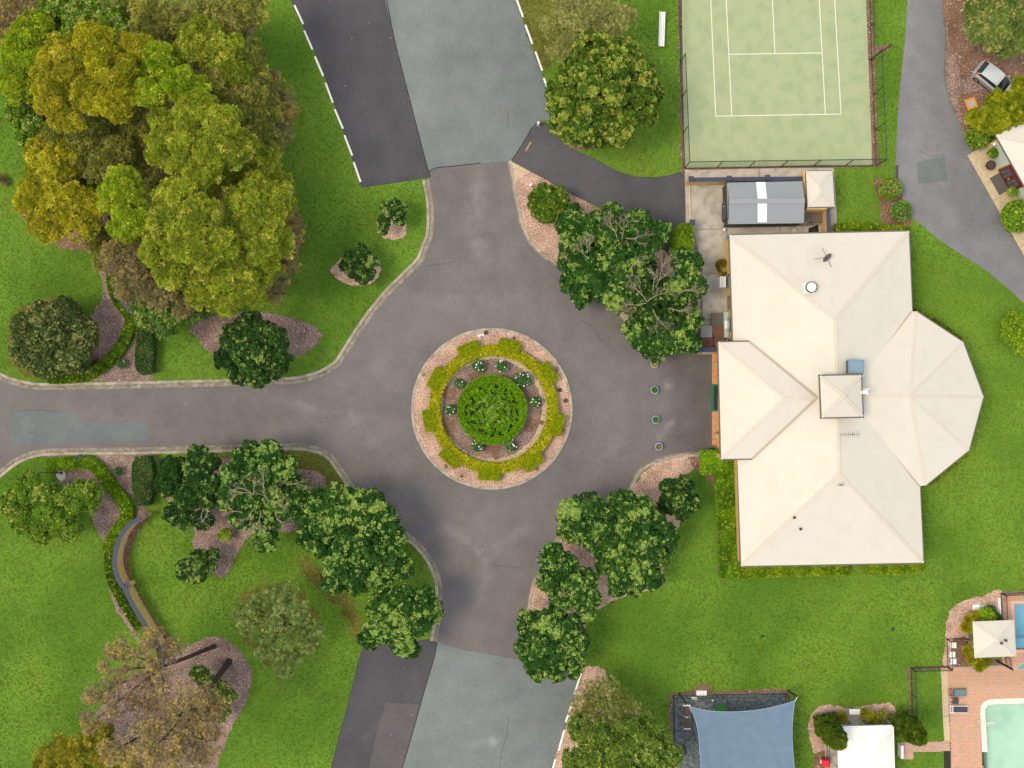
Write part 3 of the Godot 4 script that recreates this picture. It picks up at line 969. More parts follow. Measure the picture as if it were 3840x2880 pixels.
	sheet("road_patch", rough(P([-44.77, 2.44, -41.97, 2.37, -38.82, 2.58, -38.82, 3.4, -35.81, 3.5, -32.46, 3.4, -32.26, 5, -38.55, 5.14, -44.36, 5.45]), 0.03, 0.5), -0.055, M.asphalt_patch, 0.004)
	sheet("road_patch", P([-11.16, 28.24, -8.26, 28.47, -8.7, 30.5, -9.73, 34.04, -9.93, 34.88, -13.08, 34.88, -12.74, 34.04, -12.19, 31.59, -11.78, 30.09]), -0.043, M.asphalt_mid, 0.004)
	sheet("road_patch", rough(P([35.92, -19.68, 38.39, -20.23, 38.66, -18.04, 36.06, -17.76]), 0.03, 0.5), -0.053, M.asphalt_patch, 0.004)
	# the seams between the surfacings, thin tar lines
	var seams := MB.new()
	for l in [[-11.26, -34.86, -10.62, -31.44, -9.93, -28.57, -8.56, -23.24, -7.67, -19.82, -7.24, -18.35], [-6.65, 22.95, -6.92, 24.34, -7.74, 27.08, -8.7, 30.5, -9.73, 34.04, -10.07, 35.15], [-7.36, -18.86, -6.65, -19.19, -5.28, -19.32, -2.82, -19.6], [-0.05, -19.82, 0.6, -20.77, 1.29, -21.87, 1.76, -22.76]]:
		var p := curve(l, false, 4)
		sweep(seams, p, [Vector2(-0.035, -0.0395), Vector2(0.035, -0.0395)], 1.0)
	struct("tar_seam", seams, M.rubber_black)

	var cracks := MB.new()
	for l in [[-7.88, -10.42, -6.92, -10.58, -6.1, -10.66, -5.01, -10.86], [-1.59, 16.03, -0.63, 16.16, 0.33, 16.3, 1.01, 16.35], [6.21, -5.6, 7.31, -4.92, 7.99, -3.69], [-0.29, -24.47, -0.38, -23.1, -0.08, -22.55], [-0.25, 29.27, -0.42, 30.77, -0.9, 32.69, -1.11, 34.04], [36.2, -20.64, 37.29, -20.23, 38.39, -20.36], [-43.75, 2.4, -41.83, 2.33, -40.19, 2.44], [-12.19, 31.59, -12.39, 32.69, -12.69, 34.04]]:
		var p := rough(curve(l, false, 8), 0.03, 9.0)
		sweep(cracks, p, [Vector2(-0.012, -0.0385), Vector2(0.012, -0.0385)], 1.0)
	struct("road_crack", cracks, M.asphalt_dark)

	# kerb and channel
	var ch := [Vector2(0.0, -0.056), Vector2(0.30, -0.048), Vector2(0.33, -0.044)]
	var kb := [Vector2(0.33, -0.044), Vector2(0.37, 0.03), Vector2(0.41, 0.055), Vector2(0.60, 0.06), Vector2(0.63, 0.045), Vector2(0.635, -0.03)]
	for a in [[nw, 1.0], [sw, 1.0], [ne, -1.0], [se, -1.0]]:
		var m := MB.new()
		sweep(m, a[0], ch if a[1] > 0.0 else [Vector2(0.0, -0.056), Vector2(0.10, -0.05), Vector2(0.13, -0.046)], a[1])
		struct("road_channel", m, M.channel_concrete)
		m = MB.new()
		sweep(m, a[0], kb if a[1] > 0.0 else [Vector2(0.13, -0.046), Vector2(0.17, 0.03), Vector2(0.20, 0.055), Vector2(0.36, 0.06), Vector2(0.39, 0.045), Vector2(0.395, -0.03)], a[1])
		struct("kerb", m, M.kerb_concrete)

	# lawn: all that is left between the roads, raised by the height of the road edge
	var lawns := [P([-56, -44, 38.3, -44, 56, -44, 56, 19.0, 38.3, 19.0, 38.3, 44, -56, 44])]
	var cut := [Geometry2D.offset_polygon(ring, 0.33)[0], top_grey, top_dark, path_dark, path_small, service, low_grey, low_dark]
	for r in cut:
		var left := []
		for l in lawns:
			for q in Geometry2D.clip_polygons(l, r):
				if q.size() > 2 and Geometry2D.is_polygon_clockwise(q) == Geometry2D.is_polygon_clockwise(lawns[0]):
					left.append(q)
		lawns = left
	lawn_mask.resize(MW * MH)
	lawns.append(P([38.3, 19.0, 43.5, 19.0, 43.5, 25.0, 38.3, 25.0]))
	for l in lawns:
		sheet("lawn", l, 0.0, M.lawn, 0.085)
		paint_mask(l, 1)

	# garden beds and bare ground, sheets 4 mm apart
	var n := 1
	for b in [
		["dry_or_shaded_grass", "dry_grass", [0.6, -34.86, 5.12, -34.86, 5.39, -31.99, 4.43, -29.94, 3.47, -28.3, 2.65, -28.02, 1.7, -30.35, 1.15, -32.4]],
		["dry_or_shaded_grass", "dry_grass", [-26.24, 6.23, -19.67, 5.92, -17.89, 6, -16.53, 6.85, -15.29, 8.35, -14.47, 9.99, -15.29, 11.09, -16.66, 9.17, -19.4, 7.8, -24.87, 7.8]],
		["dry_or_shaded_grass", "dry_grass", [-18.96, 15.45, -17.59, 15.86, -16.5, 17.09, -14.31, 19.01, -13.21, 20.92, -13.35, 23.39, -15.13, 20.1, -17.18, 18.19, -18.69, 16.82]],
		["bare_earth", "mulch_rust", [4.98, -20.91, 5.39, -21.39, 6.21, -21.87, 7.44, -21.39, 7.65, -21.07, 6.76, -20.75]],
		["bare_earth", "mulch_rust", [-45.66, -34.04, -37.73, -34.04, -31.71, -33.63, -22.95, -34.32, -22.82, -31.31, -23.5, -29.53, -22.13, -27.75, -20.77, -25.29, -20.9, -21.73, -22.13, -20.23, -19.67, -17.76, -18.99, -14.89, -19.06, -11.35, -22.13, -9.42, -27.61, -6.68, -33.08, -8.05, -36.63, -11.33, -40.47, -12.29, -42.93, -14.21, -43.61, -16.26, -42.24, -18.99, -42.65, -21.05, -44.02, -25.29, -45.39, -28.84]],
		["mulch_bed", "mulch_mauve", [-36.84, -15.45, -35.95, -15.45, -36.09, -12.17, -35.2, -9.16, -34.04, -7.24, -33.35, -6.01, -32.53, -5.47, -31.71, -4.23, -31.92, -0.4, -36.63, -0.29, -41.29, -0.38, -38.82, -2.59, -38.55, -4.23, -37.73, -5.47, -36.84, -6.63, -36.33, -7.65, -36.25, -8.61, -36.57, -10.53]],
		["mulch_bed", "mulch_mauve", [-28.56, -5.12, -26.24, -6.15, -24.87, -6.35, -22.13, -6.45, -20.08, -6.04, -18.3, -5.47, -17.14, -4.78, -16.91, -4.1, -17.76, -3.11, -19.4, -2.29, -22.13, -1.5, -25.83, -2.39, -27.2, -3.14, -27.88, -4.1]],
		["mulch_bed", "mulch_mauve", [-41.15, 6.37, -36.63, 6.33, -31.92, 6.23, -31.82, 8.49, -32.33, 10.54, -32.53, 11.77, -33.35, 12.73, -34.86, 14.64, -35.27, 16.83, -35.2, 18.47, -34.45, 19.84, -33.08, 22.44, -32.53, 22.85, -32.67, 23.4, -34.99, 20.25, -35.81, 17.93, -35.95, 16.01, -36.22, 14.1, -37.18, 12.05, -37.73, 11.09, -39.92, 9.04, -40.47, 7.8]],
		["mulch_bed", "mulch_mauve", [-30.75, 10.27, -29.25, 9.17, -25.96, 6.71, -22.13, 6.85, -19.4, 7.53, -17.07, 7.8, -16.46, 9.17, -16.53, 11.35, -18.03, 12.87, -22.82, 13.28, -24.32, 15.19, -25.83, 17.24, -27.2, 15.47, -28.29, 14.51, -28.29, 11.77]],
		["mulch_bed", "mulch_rust", [-33.35, 11.07, -32.26, 11.62, -33.08, 12.99, -33.76, 14.77, -33.83, 16.82, -32.8, 19.01, -31.71, 20.92, -30.07, 23.11, -30.89, 24.48, -32.26, 21.74, -33.76, 19.01, -34.58, 17.5, -34.72, 15.45, -34.45, 13.81]],
		["mulch_bed", "mulch_mauve", [-29.25, 23.66, -27.74, 22.77, -26.24, 22.4, -24.87, 23.11, -23.64, 24.21, -23.06, 25.85, -23.37, 27.63, -24.32, 29.54, -25.28, 31.46, -26.24, 34.04, -26.51, 35.42, -30.34, 35.42, -35.81, 34.04, -37.73, 31.87, -35.81, 27.76, -31.71, 25.03]],
		["dry_or_shaded_grass", "dry_grass", [-24.05, 19.01, -22.41, 18.05, -20.36, 17.5, -18.58, 18.46, -17.21, 20.1, -16.94, 22.02, -17.76, 23.66, -19.4, 24.48, -21.59, 25.03, -22.82, 23.66, -23.91, 22.02]],  # brownish grass under the sage tree, its shade put into the colour
		["mulch_bed", "mulch_pink", [-12.01, -14.34, -11.03, -14.89, -9.66, -14.62, -9.36, -13.93, -9.52, -13.11, -10.62, -12.84, -11.64, -13.25]],
		["mulch_bed", "mulch_pink", [-16.09, -10.12, -15.13, -11.07, -13.35, -11.21, -11.92, -10.66, -11.71, -9.84, -12.39, -9.02, -13.63, -8.68, -15.13, -9.09]],
		["dry_or_shaded_grass", "dry_grass", [-44.84, -4.92, -43.61, -6.83, -42.24, -7.38, -40.88, -7.79, -39.37, -7.24, -38, -5.74, -36.63, -5.47, -36.63, -0.95, -38.55, -0.4, -43.06, -0.54, -44.57, -1.77]],
		["mulch_bed", "mulch_pink", [10.59, 9.23, 11.68, 7.79, 13.32, 6.7, 14.28, 6.4, 16.2, 6.29, 16.06, 7.52, 14.97, 8.61, 14.97, 12.17, 13.6, 15.45, 13.05, 17.91, 9.49, 19.01, 6.76, 20.92, 5.39, 25.03, 1.15, 24.34, 1.63, 19.01, 2.52, 16.82, 3.34, 15.04, 4.57, 13.26, 6.21, 11.76, 7.85, 10.39]],
		["mulch_bed", "mulch_pink", [6.35, 25.14, 7.31, 25.03, 8.26, 25.44, 8.54, 26.53, 9.49, 29.13, 8.13, 31.87, 6.76, 34.6, 3.27, 35.15, 3.61, 33.78, 4.65, 30.66, 5.47, 28.2, 6.24, 25.85]],
		["mulch_bed", "mulch_rust", [31.41, -34.86, 31.89, -34.86, 32.07, -31.31, 32.09, -29.94, 33.53, -30.08, 33.32, -29.53, 32.23, -29.32, 32.3, -24.47, 32.48, -20.23, 32.8, -19.27, 30.18, -19.19, 23.34, -19.13, 15.68, -18.97, 15.4, -19.13, 19.23, -19.24, 27.44, -19.41, 31.89, -19.38, 31.85, -23.1, 31.61, -28.57]],
		["mulch_bed", "mulch_rust", [14.72, -34.86, 15.06, -34.86, 15.24, -29.94, 15.47, -24.47, 15.61, -19.27, 15.34, -18.99, 15.02, -19.27, 14.86, -27.2]],
		["mulch_bed", "mulch_rust", [31.98, -18.01, 33.32, -18.11, 34.17, -17.9, 34.56, -16.81, 34.91, -15.71, 35.35, -14.75, 35.13, -13.91, 32.91, -14.14, 32.64, -16.26]],
		["mulch_bed", "mulch_pink", [38.45, 25.14, 38.41, 23.11, 38.47, 21.74, 38.8, 20.24, 39.75, 19.42, 41.67, 18.8, 43.34, 18.43, 43.47, 21.2, 40.85, 21.47, 41.12, 25.14]],
		["mulch_bed", "mulch_rust", [39.21, 22.63, 40.85, 22.7, 42.49, 24.21, 43.86, 25.03, 39.21, 25.03]],
		["mulch_bed", "mulch_pink", [26.76, 32.69, 26.48, 31.59, 26.35, 29.82, 27.03, 28.69, 28.26, 28.47, 29.9, 28.79, 31.14, 28.61, 32.91, 28.31, 33.87, 28.56, 34.15, 30.77, 28.81, 30.77, 27.99, 32.69]],
		["mulch_bed", "mulch_rust", [27.03, 32.69, 28.13, 32.69, 28.13, 34.6, 26.89, 34.6]],
		["bare_earth", "mulch_rust", [13.96, 27.64, 14.24, 27.37, 14.91, 27.37, 16.13, 27.14, 16.8, 26.53, 17.35, 26.59, 17.8, 27.31, 19.91, 27.2, 22.69, 27.03, 24.58, 27.14, 24.69, 27.37, 24.69, 28.31, 24.3, 28.14, 24.3, 27.48, 14.35, 27.64, 14.24, 30.53, 14.68, 32.2, 13.96, 30.53, 13.88, 28.87]],
		["mulch_bed", "mulch_rust", [35.04, 25.14, 38.56, 24.99, 38.61, 25.22, 35.38, 25.34, 35.45, 29.76, 35.25, 29.24, 35.15, 26.68]],
		["bare_earth", "mulch_rust", [16.63, 6.3, 17.87, 8.08, 18.21, 11.35, 18.34, 12.73, 18.62, 16.97, 18.41, 17.11, 18.07, 13.28, 17.73, 9.17, 16.5, 7.8, 15.54, 6.37]],
	]:
		var pl := curve(b[2], true, 5)
		pl = rough(pl, 0.3 if b[1] == "dry_grass" else 0.10, 0.3)
		if Geometry2D.triangulate_polygon(pl).is_empty():
			pl = P(b[2])
		sheet(b[0], pl, 0.003 + 0.003 * n, M[b[1]], 0.003)
		paint_mask(pl, 3 if b[1] == "mulch_pink" else (4 if b[1] == "dry_grass" else 2))
		n = n % 9 + 1
	# the wedge bed between the driveway and the dark side drive
	var wedge := P([-0.05, -19.73, 1.15, -19.1, 3.06, -18.08, 4.71, -17.05, 6.21, -16.37])
	wedge.append_array(P([7.73, -15.53, 7.97, -15.28, 8.84, -15.09, 10.45, -14.35, 12.62, -12.18, 13.99, -11.37, 16.65, -9.11, 16.65, -6.26, 13.93, -3.28, 12.93, -2.66]))
	var inner := offset_line(ne, -0.36)
	inner.reverse()
	wedge.append_array(inner)
	sheet("mulch_bed", wedge, 0.034, M.mulch_pink, 0.03)
	paint_mask(wedge, 3)
	sheet("concrete_wedge", P([-0.23, -19.72, 0, -19.66, 0.75, -19.25, 1.67, -18.79, 0.75, -18.43, 0.16, -17.71, 0, -18.43]), 0.040, M.beige_concrete, 0.02)
	# gravel apron and litter under the tree by the service road
	sheet("gravel_apron", rough(curve([38.69, -34.04, 39.21, -35.14, 47.96, -35.14, 49.33, -24.47, 46.59, -23.1, 43.86, -23.65, 41.12, -23.1, 40.3, -21.87, 39.75, -23.24, 39.07, -24.47, 38.73, -25.56, 38.45, -26.79, 38.39, -28.57, 38.52, -31.99], true, 4), 0.05, 0.5), 0.016, M.mulch_mauve, 0.07)
	sheet("leaf_litter", rough(curve([38.93, -34.86, 47.96, -34.86, 47.96, -25.83, 44.54, -25.83, 43.04, -26.38, 41.12, -28.57, 40.16, -26.93, 39.62, -27.89, 38.66, -30.62], true, 4), 0.12, 0.3), 0.022, M.mulch_rust, 0.006)
	sheet("leaf_litter", rough(curve([39.48, -25.29, 40.44, -25.83, 41.94, -25.97, 42.49, -24.47, 41.12, -23.65, 40.44, -21.73, 39.89, -23.37], true, 4), 0.12, 0.3), 0.022, M.mulch_rust, 0.006)
	paint_mask(P([38.39, -35.14, 47.96, -35.14, 49.33, -23.1, 40.3, -21.87, 38.73, -25.56]), 2)

# ---------------------------------------------------------------- the big cream building
func slab_roof(called: String, tris: Array, mat: Material, parent: Node, o: Vector3) -> void:
	# a roof sheet as a polygon fan with 6 cm of thickness
	var mb := MB.new()
	for k in range(1, tris.size() - 1):
		var a: Vector3 = tris[0] - o
		var b: Vector3 = tris[k] - o
		var c: Vector3 = tris[k + 1] - o
		var nn := (b - a).cross(c - a).normalized()
		if nn.y < 0.0:
			nn = -nn
		mb.tri(a, b, c, nn)
		mb.tri(a - nn * 0.06, b - nn * 0.06, c - nn * 0.06, -nn)
	obj(called, mb, mat, parent)

func caps(called: String, lines: Array, w: float, lift: float, mat: Material, parent: Node, o: Vector3) -> void:
	for l in lines:
		var mb := MB.new()
		mb.bar(l[0] - o + Vector3.UP * lift, l[1] - o + Vector3.UP * lift, w, 0.04)
		obj(called, mb, mat, parent)

# the raised ribs of metal sheeting, running down the slope
func ribs(mb: MB, poly: Array, o: Vector3, gap: float) -> void:
	var a: Vector3 = poly[0]
	var b: Vector3 = poly[1]
	var nn := Vector3.ZERO
	for k in range(1, poly.size() - 1):
		nn += (poly[k] - poly[0]).cross(poly[k + 1] - poly[0])
	nn = nn.normalized()
	if nn.y < 0.0:
		nn = -nn
	var e := (b - a).normalized()
	var s := nn.cross(e).normalized()
	if s.y < 0.0:
		s = -s
	var lo := 1e9
	var hi := -1e9
	var pl := []
	for p in poly:
		var q := Vector2((p - a).dot(e), (p - a).dot(s))
		pl.append(q)
		lo = minf(lo, q.x)
		hi = maxf(hi, q.x)
	var x := lo + gap
	while x < hi - 0.05:
		var ys := []
		for i in pl.size():
			var p: Vector2 = pl[i]
			var q: Vector2 = pl[(i + 1) % pl.size()]
			if (p.x > x) != (q.x > x):
				ys.append(p.y + (x - p.x) / (q.x - p.x) * (q.y - p.y))
		ys.sort()
		if ys.size() >= 2 and ys[1] - ys[0] > 0.1:
			var p0: Vector3 = a - o + e * x + s * (ys[0] + 0.02)
			var p1: Vector3 = a - o + e * x + s * (ys[1] - 0.02)
			var w := e * 0.035
			var u := nn * (0.012 if gap < 0.3 else 0.003)
			mb.quad(p0 - w, p1 - w, p1 + u, p0 + u, (nn - e * (0.6 if gap < 0.3 else 0.10)).normalized())
			mb.quad(p0 + w, p1 + w, p1 + u, p0 + u, (nn + e * (0.6 if gap < 0.3 else 0.10)).normalized())
		x += gap

func build_clubhouse() -> void:
	var o := Vector3(26.9, 0, 1.0)
	var t := thing("clubhouse", "large building with a cream metal hip roof of four wings round a square cupola", "building", o)
	var nw: Vector3 = [Vector3(18.72, 3, -12.79)][0]
	var ne: Vector3 = [Vector3(34.12, 3, -13.12)][0]
	var se: Vector3 = [Vector3(35.38, 3, 15.36)][0]
	var sw: Vector3 = [Vector3(19.72, 3, 15.65)][0]
	var an := Vector3(27.03, 5.76, -5.40)
	var as_ := Vector3(27.35, 5.82, 7.50)
	var rc: Material = M.roof_cream
	var main := [[ne, nw, an], [sw, nw, an, as_], [se, sw, as_], [ne, se, as_, an]]
	for f in main:
		slab_roof("roof", f, rc, t, o)
	# west wing, its eaves half a metre higher
	var w0: Vector3 = [Vector3(17.66, 3.5, -3.56)][0]
	var w1: Vector3 = [Vector3(20.28, 3.5, -3.62)][0]
	var w2: Vector3 = [Vector3(20.54, 3.5, 6.37)][0]
	var w3: Vector3 = [Vector3(17.9, 3.5, 6.41)][0]
	var aw: Vector3 = [Vector3(22.89, 5.36, 1.24)][0]
	var vw: Vector3 = [Vector3(25.56, 5.36, 1.15)][0]
	var west := [[w0, w3, aw], [w0, w1, vw, aw], [w3, w2, vw, aw]]
	for f in west:
		slab_roof("roof", f, rc, t, o + Vector3(0, -0.02, 0))
	# east wing, half an octagon
	var p0: Vector3 = [Vector3(34.38, 3, -6.26)][0]
	var p1: Vector3 = [Vector3(34.78, 3, -6.23)][0]
	var p2: Vector3 = [Vector3(38.8, 3, -3.58)][0]
	var p3: Vector3 = [Vector3(40.53, 3, 1.09)][0]
	var p4: Vector3 = [Vector3(39.29, 3, 5.69)][0]
	var p5: Vector3 = [Vector3(35.58, 3, 8.7)][0]
	var p6: Vector3 = [Vector3(35.04, 3, 8.79)][0]
	var ae: Vector3 = [Vector3(33.43, 5.33, 1.02)][0]
	var re: Vector3 = [Vector3(27.89, 5.36, 1.09)][0]
	var east := [[p0, p1, ae, re], [p1, p2, ae], [p2, p3, ae], [p3, p4, ae], [p4, p5, ae], [p5, p6, re, ae]]
	for f in east:
		slab_roof("roof", f, rc, t, o + Vector3(0, -0.02, 0))
	caps("ridge_cap", [[nw, an], [ne, an], [sw, as_], [se, as_], [an, as_], [w0, aw], [w3, aw], [aw, vw], [ae, re], [p1, ae], [p2, ae], [p3, ae], [p4, ae], [p5, ae]], 0.2, 0.02, M.ridge_cream, t, o)
	caps("valley_gutter", [[w1, vw], [w2, vw], [p0, re], [p6, re]], 0.16, 0.03, M.valley_rust, t, o)
	for e in [[nw, ne], [ne, p0], [p1, p2], [p2, p3], [p3, p4], [p4, p5], [p6, se], [se, sw], [sw, Vector3(19.5, 3, 6.9)], [w3, w2], [w0, w3], [w0, w1], [nw, Vector3(18.98, 3, -3.9)]]:
		var g := MB.new()
		var d: Vector3 = (e[1] - e[0]).normalized()
		var out := Vector3(-d.z, 0, d.x)
		if out.dot((e[0] + e[1]) * 0.5 - Vector3(27, 3, 1)) < 0.0:
			out = -out
		g.bar(e[0] - o + out * 0.06 + Vector3.DOWN * 0.07, e[1] - o + out * 0.06 + Vector3.DOWN * 0.07, 0.11, 0.10)
		obj("gutter", g, M.gutter_dark, t)
	# walls
	var wl := MB.new()
	var plan := PackedVector2Array()
	for q in [nw, ne, p0, p2, p3, p4, p5, se, sw]:
		var c2 := Vector2(q.x - o.x, q.z - o.z)
		plan.append(c2 - c2.normalized() * (0.55 if q.x > 22.0 else 0.2))
	wl.prism(plan, -0.1, 2.9)
	obj("wall", wl, M.yellow_render, t)
	var ww := MB.new()
	ww.box(Vector3(20.6, 1.7, 1.55) - o, Vector3(2.8, 3.4, 9.2))
	obj("wall", ww, M.yellow_render, t)
	for k in 5:
		var wd := MB.new()
		var z := -9.0 + k * 1.9
		wd.box(Vector3(18.93, 1.5, z) - o, Vector3(0.06, 1.1, 1.2))
		obj("window", wd, M.door_glass, t)
	# porch under the west eaves: columns, tiled floor
	for z in [-1.62, 4.55]:
		var col := MB.new()
		col.box(Vector3(18.0, 1.65, z) - o, Vector3(0.42, 3.3, 0.45))
		obj("porch_column", col, M.yellow_render, t)
	for z in [-3.35, 6.25]:
		var col := MB.new()
		col.box(Vector3(18.15, 1.65, z) - o, Vector3(0.35, 3.3, 0.35))
		obj("porch_column", col, M.yellow_render, t)
	var floor_ := MB.new()
	floor_.box(Vector3(18.42, -0.01, 1.5) - o, Vector3(1.35, 0.10, 9.3))
	obj("porch_floor", floor_, M.paver_joint, t)
	for i in 23:
		for j in 2:
			var tl := MB.new()
			tl.box(Vector3(17.96 + j * 0.4, 0.05, -2.92 + i * 0.4) - o, Vector3(0.385, 0.025, 0.385), 0.0, 0.006)
			obj("tile", tl, M.terracotta, t)
	# the square cupola
	var c0: Vector3 = [Vector3(25.48, 6.7, -0.66)][0]
	var c1: Vector3 = [Vector3(28.86, 6.7, -0.73)][0]
	var c2_: Vector3 = [Vector3(29.02, 6.7, 2.69)][0]
	var c3: Vector3 = [Vector3(25.63, 6.7, 2.76)][0]
	var cx: Vector3 = [Vector3(27.16, 7.7, 0.95)][0]
	var cb := MB.new()
	cb.prism(PackedVector2Array([Vector2(c0.x - o.x + 0.3, c0.z - o.z + 0.3), Vector2(c1.x - o.x - 0.3, c1.z - o.z + 0.3), Vector2(c2_.x - o.x - 0.3, c2_.z - o.z - 0.3), Vector2(c3.x - o.x + 0.3, c3.z - o.z - 0.3)]), 4.6, 6.62)
	var cup := obj("cupola", cb, M.wall_cream, t)
	for f in [[c0, c1, cx], [c1, c2_, cx], [c2_, c3, cx], [c3, c0, cx]]:
		slab_roof("cupola_roof", f, rc, cup, o)
	caps("cupola_ridge_cap", [[c0, cx], [c1, cx], [c2_, cx], [c3, cx]], 0.2, 0.03, M.ridge_cream, cup, o)
	for e in [[c0, c1], [c1, c2_], [c2_, c3], [c3, c0]]:
		var g := MB.new()
		var d: Vector3 = (e[1] - e[0]).normalized()
		var out := Vector3(d.z, 0, -d.x)
		g.bar(e[0] - o + out * 0.06 + Vector3.DOWN * 0.06 - d * 0.1, e[1] - o + out * 0.06 + Vector3.DOWN * 0.06 + d * 0.1, 0.12, 0.10)
		obj("cupola_gutter", g, M.gutter_dark, cup)

	# what stands on the roof
	var b := [Vector3(28.67, 5.2, -1.42)][0] as Vector3
	var cool := thing("cooling_unit", "blue-grey box cooling unit on the roof beside the cupola", "cooling unit", Vector3(b.x, b.y - 0.15, b.z))
	var mb := MB.new()
	mb.box(Vector3(0, 0.55, 0), Vector3(1.28, 1.1, 1.22), 0.0, 0.08)
	obj("housing", mb, M.box_blue, cool)
	mb = MB.new()
	mb.box(Vector3(0.0, 1.115, 0), Vector3(1.0, 0.03, 0.95), 0.0, 0.01)
	obj("lid", mb, M.box_blue, cool)
	for k in 4:
		mb = MB.new()
		mb.box(Vector3(-0.65, 0.3 + k * 0.17, 0), Vector3(0.04, 0.04, 1.0))
		obj("louvre", mb, M.charcoal_steel, cool)
	b = [Vector3(25.16, 4.77, -8.14)][0]
	var vent := thing("roof_vent", "round white roof vent with a black rim on a square white base", "roof vent", Vector3(b.x, b.y - 0.05, b.z))
	mb = MB.new()
	mb.box(Vector3(-0.12, 0.12, 0.05), Vector3(0.95, 0.5, 0.9), 0.0, 0.05)
	obj("base_flashing", mb, M.white_paint, vent)
	mb = MB.new()
	mb.lathe(Vector3(0, 0.36, 0), [Vector2(0.42, 0.0), Vector2(0.48, 0.02), Vector2(0.48, 0.22), Vector2(0.40, 0.24)], 32)
	obj("rim", mb, M.black_steel, vent)
	mb = MB.new()
	mb.lathe(Vector3(0, 0.36, 0), [Vector2(0.41, 0.232), Vector2(0.3, 0.30), Vector2(0.0, 0.33)], 32)
	obj("dome", mb, M.white_paint, vent)
	# satellite dish
	b = [Vector3(26.65, 3.83, -10.72)][0]
	var dish := thing("satellite_dish", "dark satellite dish on long struts at the northern end of the cream roof", "satellite dish", Vector3(b.x, b.y, b.z))
	mb = MB.new()
	mb.lathe(Vector3.ZERO, [Vector2(0.0, -0.10), Vector2(0.25, -0.07), Vector2(0.45, 0.03), Vector2(0.46, 0.045), Vector2(0.25, -0.04), Vector2(0.0, -0.06)], 28)
	var d_ := obj("reflector", mb, plain("dish_grey", lin(0.11, 0.085, 0.095), 0.6), dish)
	d_.position = Vector3(0, 0.75, 0)
	d_.rotation = Vector3(0, 0.62, 0)
	d_.rotate_object_local(Vector3.RIGHT, 1.02)
	for q in [Vector3(-0.9, 0.15, 0.08), Vector3(-0.25, 0.12, -0.9), Vector3(0.5, 0.2, 0.75)]:
		mb = MB.new()
		mb.bar(Vector3(0, 0.72, 0), q, 0.035)
		obj("strut", mb, M.gutter_dark, dish)
	mb = MB.new()
	mb.box(Vector3(0.52, 0.22, 0.78), Vector3(0.12, 0.1, 0.12))
	obj("receiver", mb, M.gutter_dark, dish)
	# antennas
	b = [Vector3(27.99, 5.55, 4.21)][0]
	var an1 := thing("antenna", "fishbone television antenna above the ridge south of the cupola", "antenna", Vector3(b.x, b.y, b.z))
	mb = MB.new()
	mb.bar(Vector3(0.5, -0.1, 0), Vector3(0.5, 0.75, 0), 0.04)
	obj("mast", mb, M.gutter_dark, an1)
	mb = MB.new()
	mb.bar(Vector3(-0.75, 0.7, 0.03), Vector3(0.95, 0.7, 0), 0.03)
	obj("boom", mb, M.gutter_dark, an1)
	for k in 10:
		mb = MB.new()
		var l := 0.12 + 0.02 * k
		mb.bar(Vector3(-0.7 + k * 0.17, 0.73, -l), Vector3(-0.7 + k * 0.17, 0.73, l), 0.018)
		obj("element", mb, M.gutter_dark, an1)
	b = [Vector3(27.42, 5.63, 8.4)][0]
	var an2 := thing("antenna", "small grey mast with a bracket where the southern hips meet", "antenna", Vector3(b.x, b.y, b.z))
	mb = MB.new()
	mb.bar(Vector3(0, -0.2, 0), Vector3(0, 0.55, 0), 0.05)
	obj("mast", mb, M.gutter_dark, an2)
	mb = MB.new()
	mb.bar(Vector3(-0.4, 0.5, 0.05), Vector3(0.32, 0.5, 0.08), 0.03)
	obj("boom", mb, M.gutter_dark, an2)
	mb = MB.new()
	mb.box(Vector3(0.0, 0.5, -0.02), Vector3(0.22, 0.14, 0.14))
	obj("bracket", mb, M.channel_concrete, an2)
	b = [Vector3(29.08, 7, 0.67)][0]
	var an3 := thing("antenna", "white antenna panels clamped to the eastern edge of the cupola", "antenna", Vector3(b.x, 6.6, b.z))
	for q in [[Vector3(0.05, 0.25, 0), Vector3(0.34, 0.4, 0.30)], [Vector3(-0.22, 0.2, 0.05), Vector3(0.12, 0.3, 0.22)], [Vector3(0.22, 0.35, 0.0), Vector3(0.10, 0.3, 0.42)]]:
		mb = MB.new()
		mb.box(q[0], q[1], 0.1, 0.02)
		obj("panel", mb, M.white_paint, an3)
	mb = MB.new()
	mb.bar(Vector3(-0.1, 0.3, -0.25), Vector3(0.5, 0.35, -0.28), 0.04)
	obj("arm", mb, M.white_paint, an3)
	for q in [[[Vector3(23.86, 4.58, 11.3)][0], "first"], [[Vector3(24.49, 4.2, 12.31)][0], "second"]]:
		var p: Vector3 = q[0]
		var s := thing("vent_pipe", "small black vent pipe on the southern hip, " + ("nearer the ridge" if q[1] == "first" else "nearer the eaves"), "vent pipe", p - Vector3(0, 0.35, 0), 0.0, "vent pipes on the southern hip")
		mb = MB.new()
		mb.lathe(Vector3.ZERO, [Vector2(0.07, 0.0), Vector2(0.07, 0.45), Vector2(0.12, 0.45), Vector2(0.12, 0.52), Vector2(0, 0.55)], 12)
		obj("pipe", mb, M.black_steel, s)

	# door mat at the entrance
	var gm := thing("door_mat", "green framed door mat at the entrance under the western eaves", "door mat", Vector3(17.93, 0.065, 1.22))
	mb = MB.new()
	mb.box(Vector3(0, 0.01, 0), Vector3(0.62, 0.02, 2.42))
	obj("border", mb, M.green_mat, gm)
	mb = MB.new()
	mb.box(Vector3(0.12, 0.025, 0), Vector3(0.32, 0.012, 2.1))
	obj("bristle_pad", mb, M.mat_dark, gm)

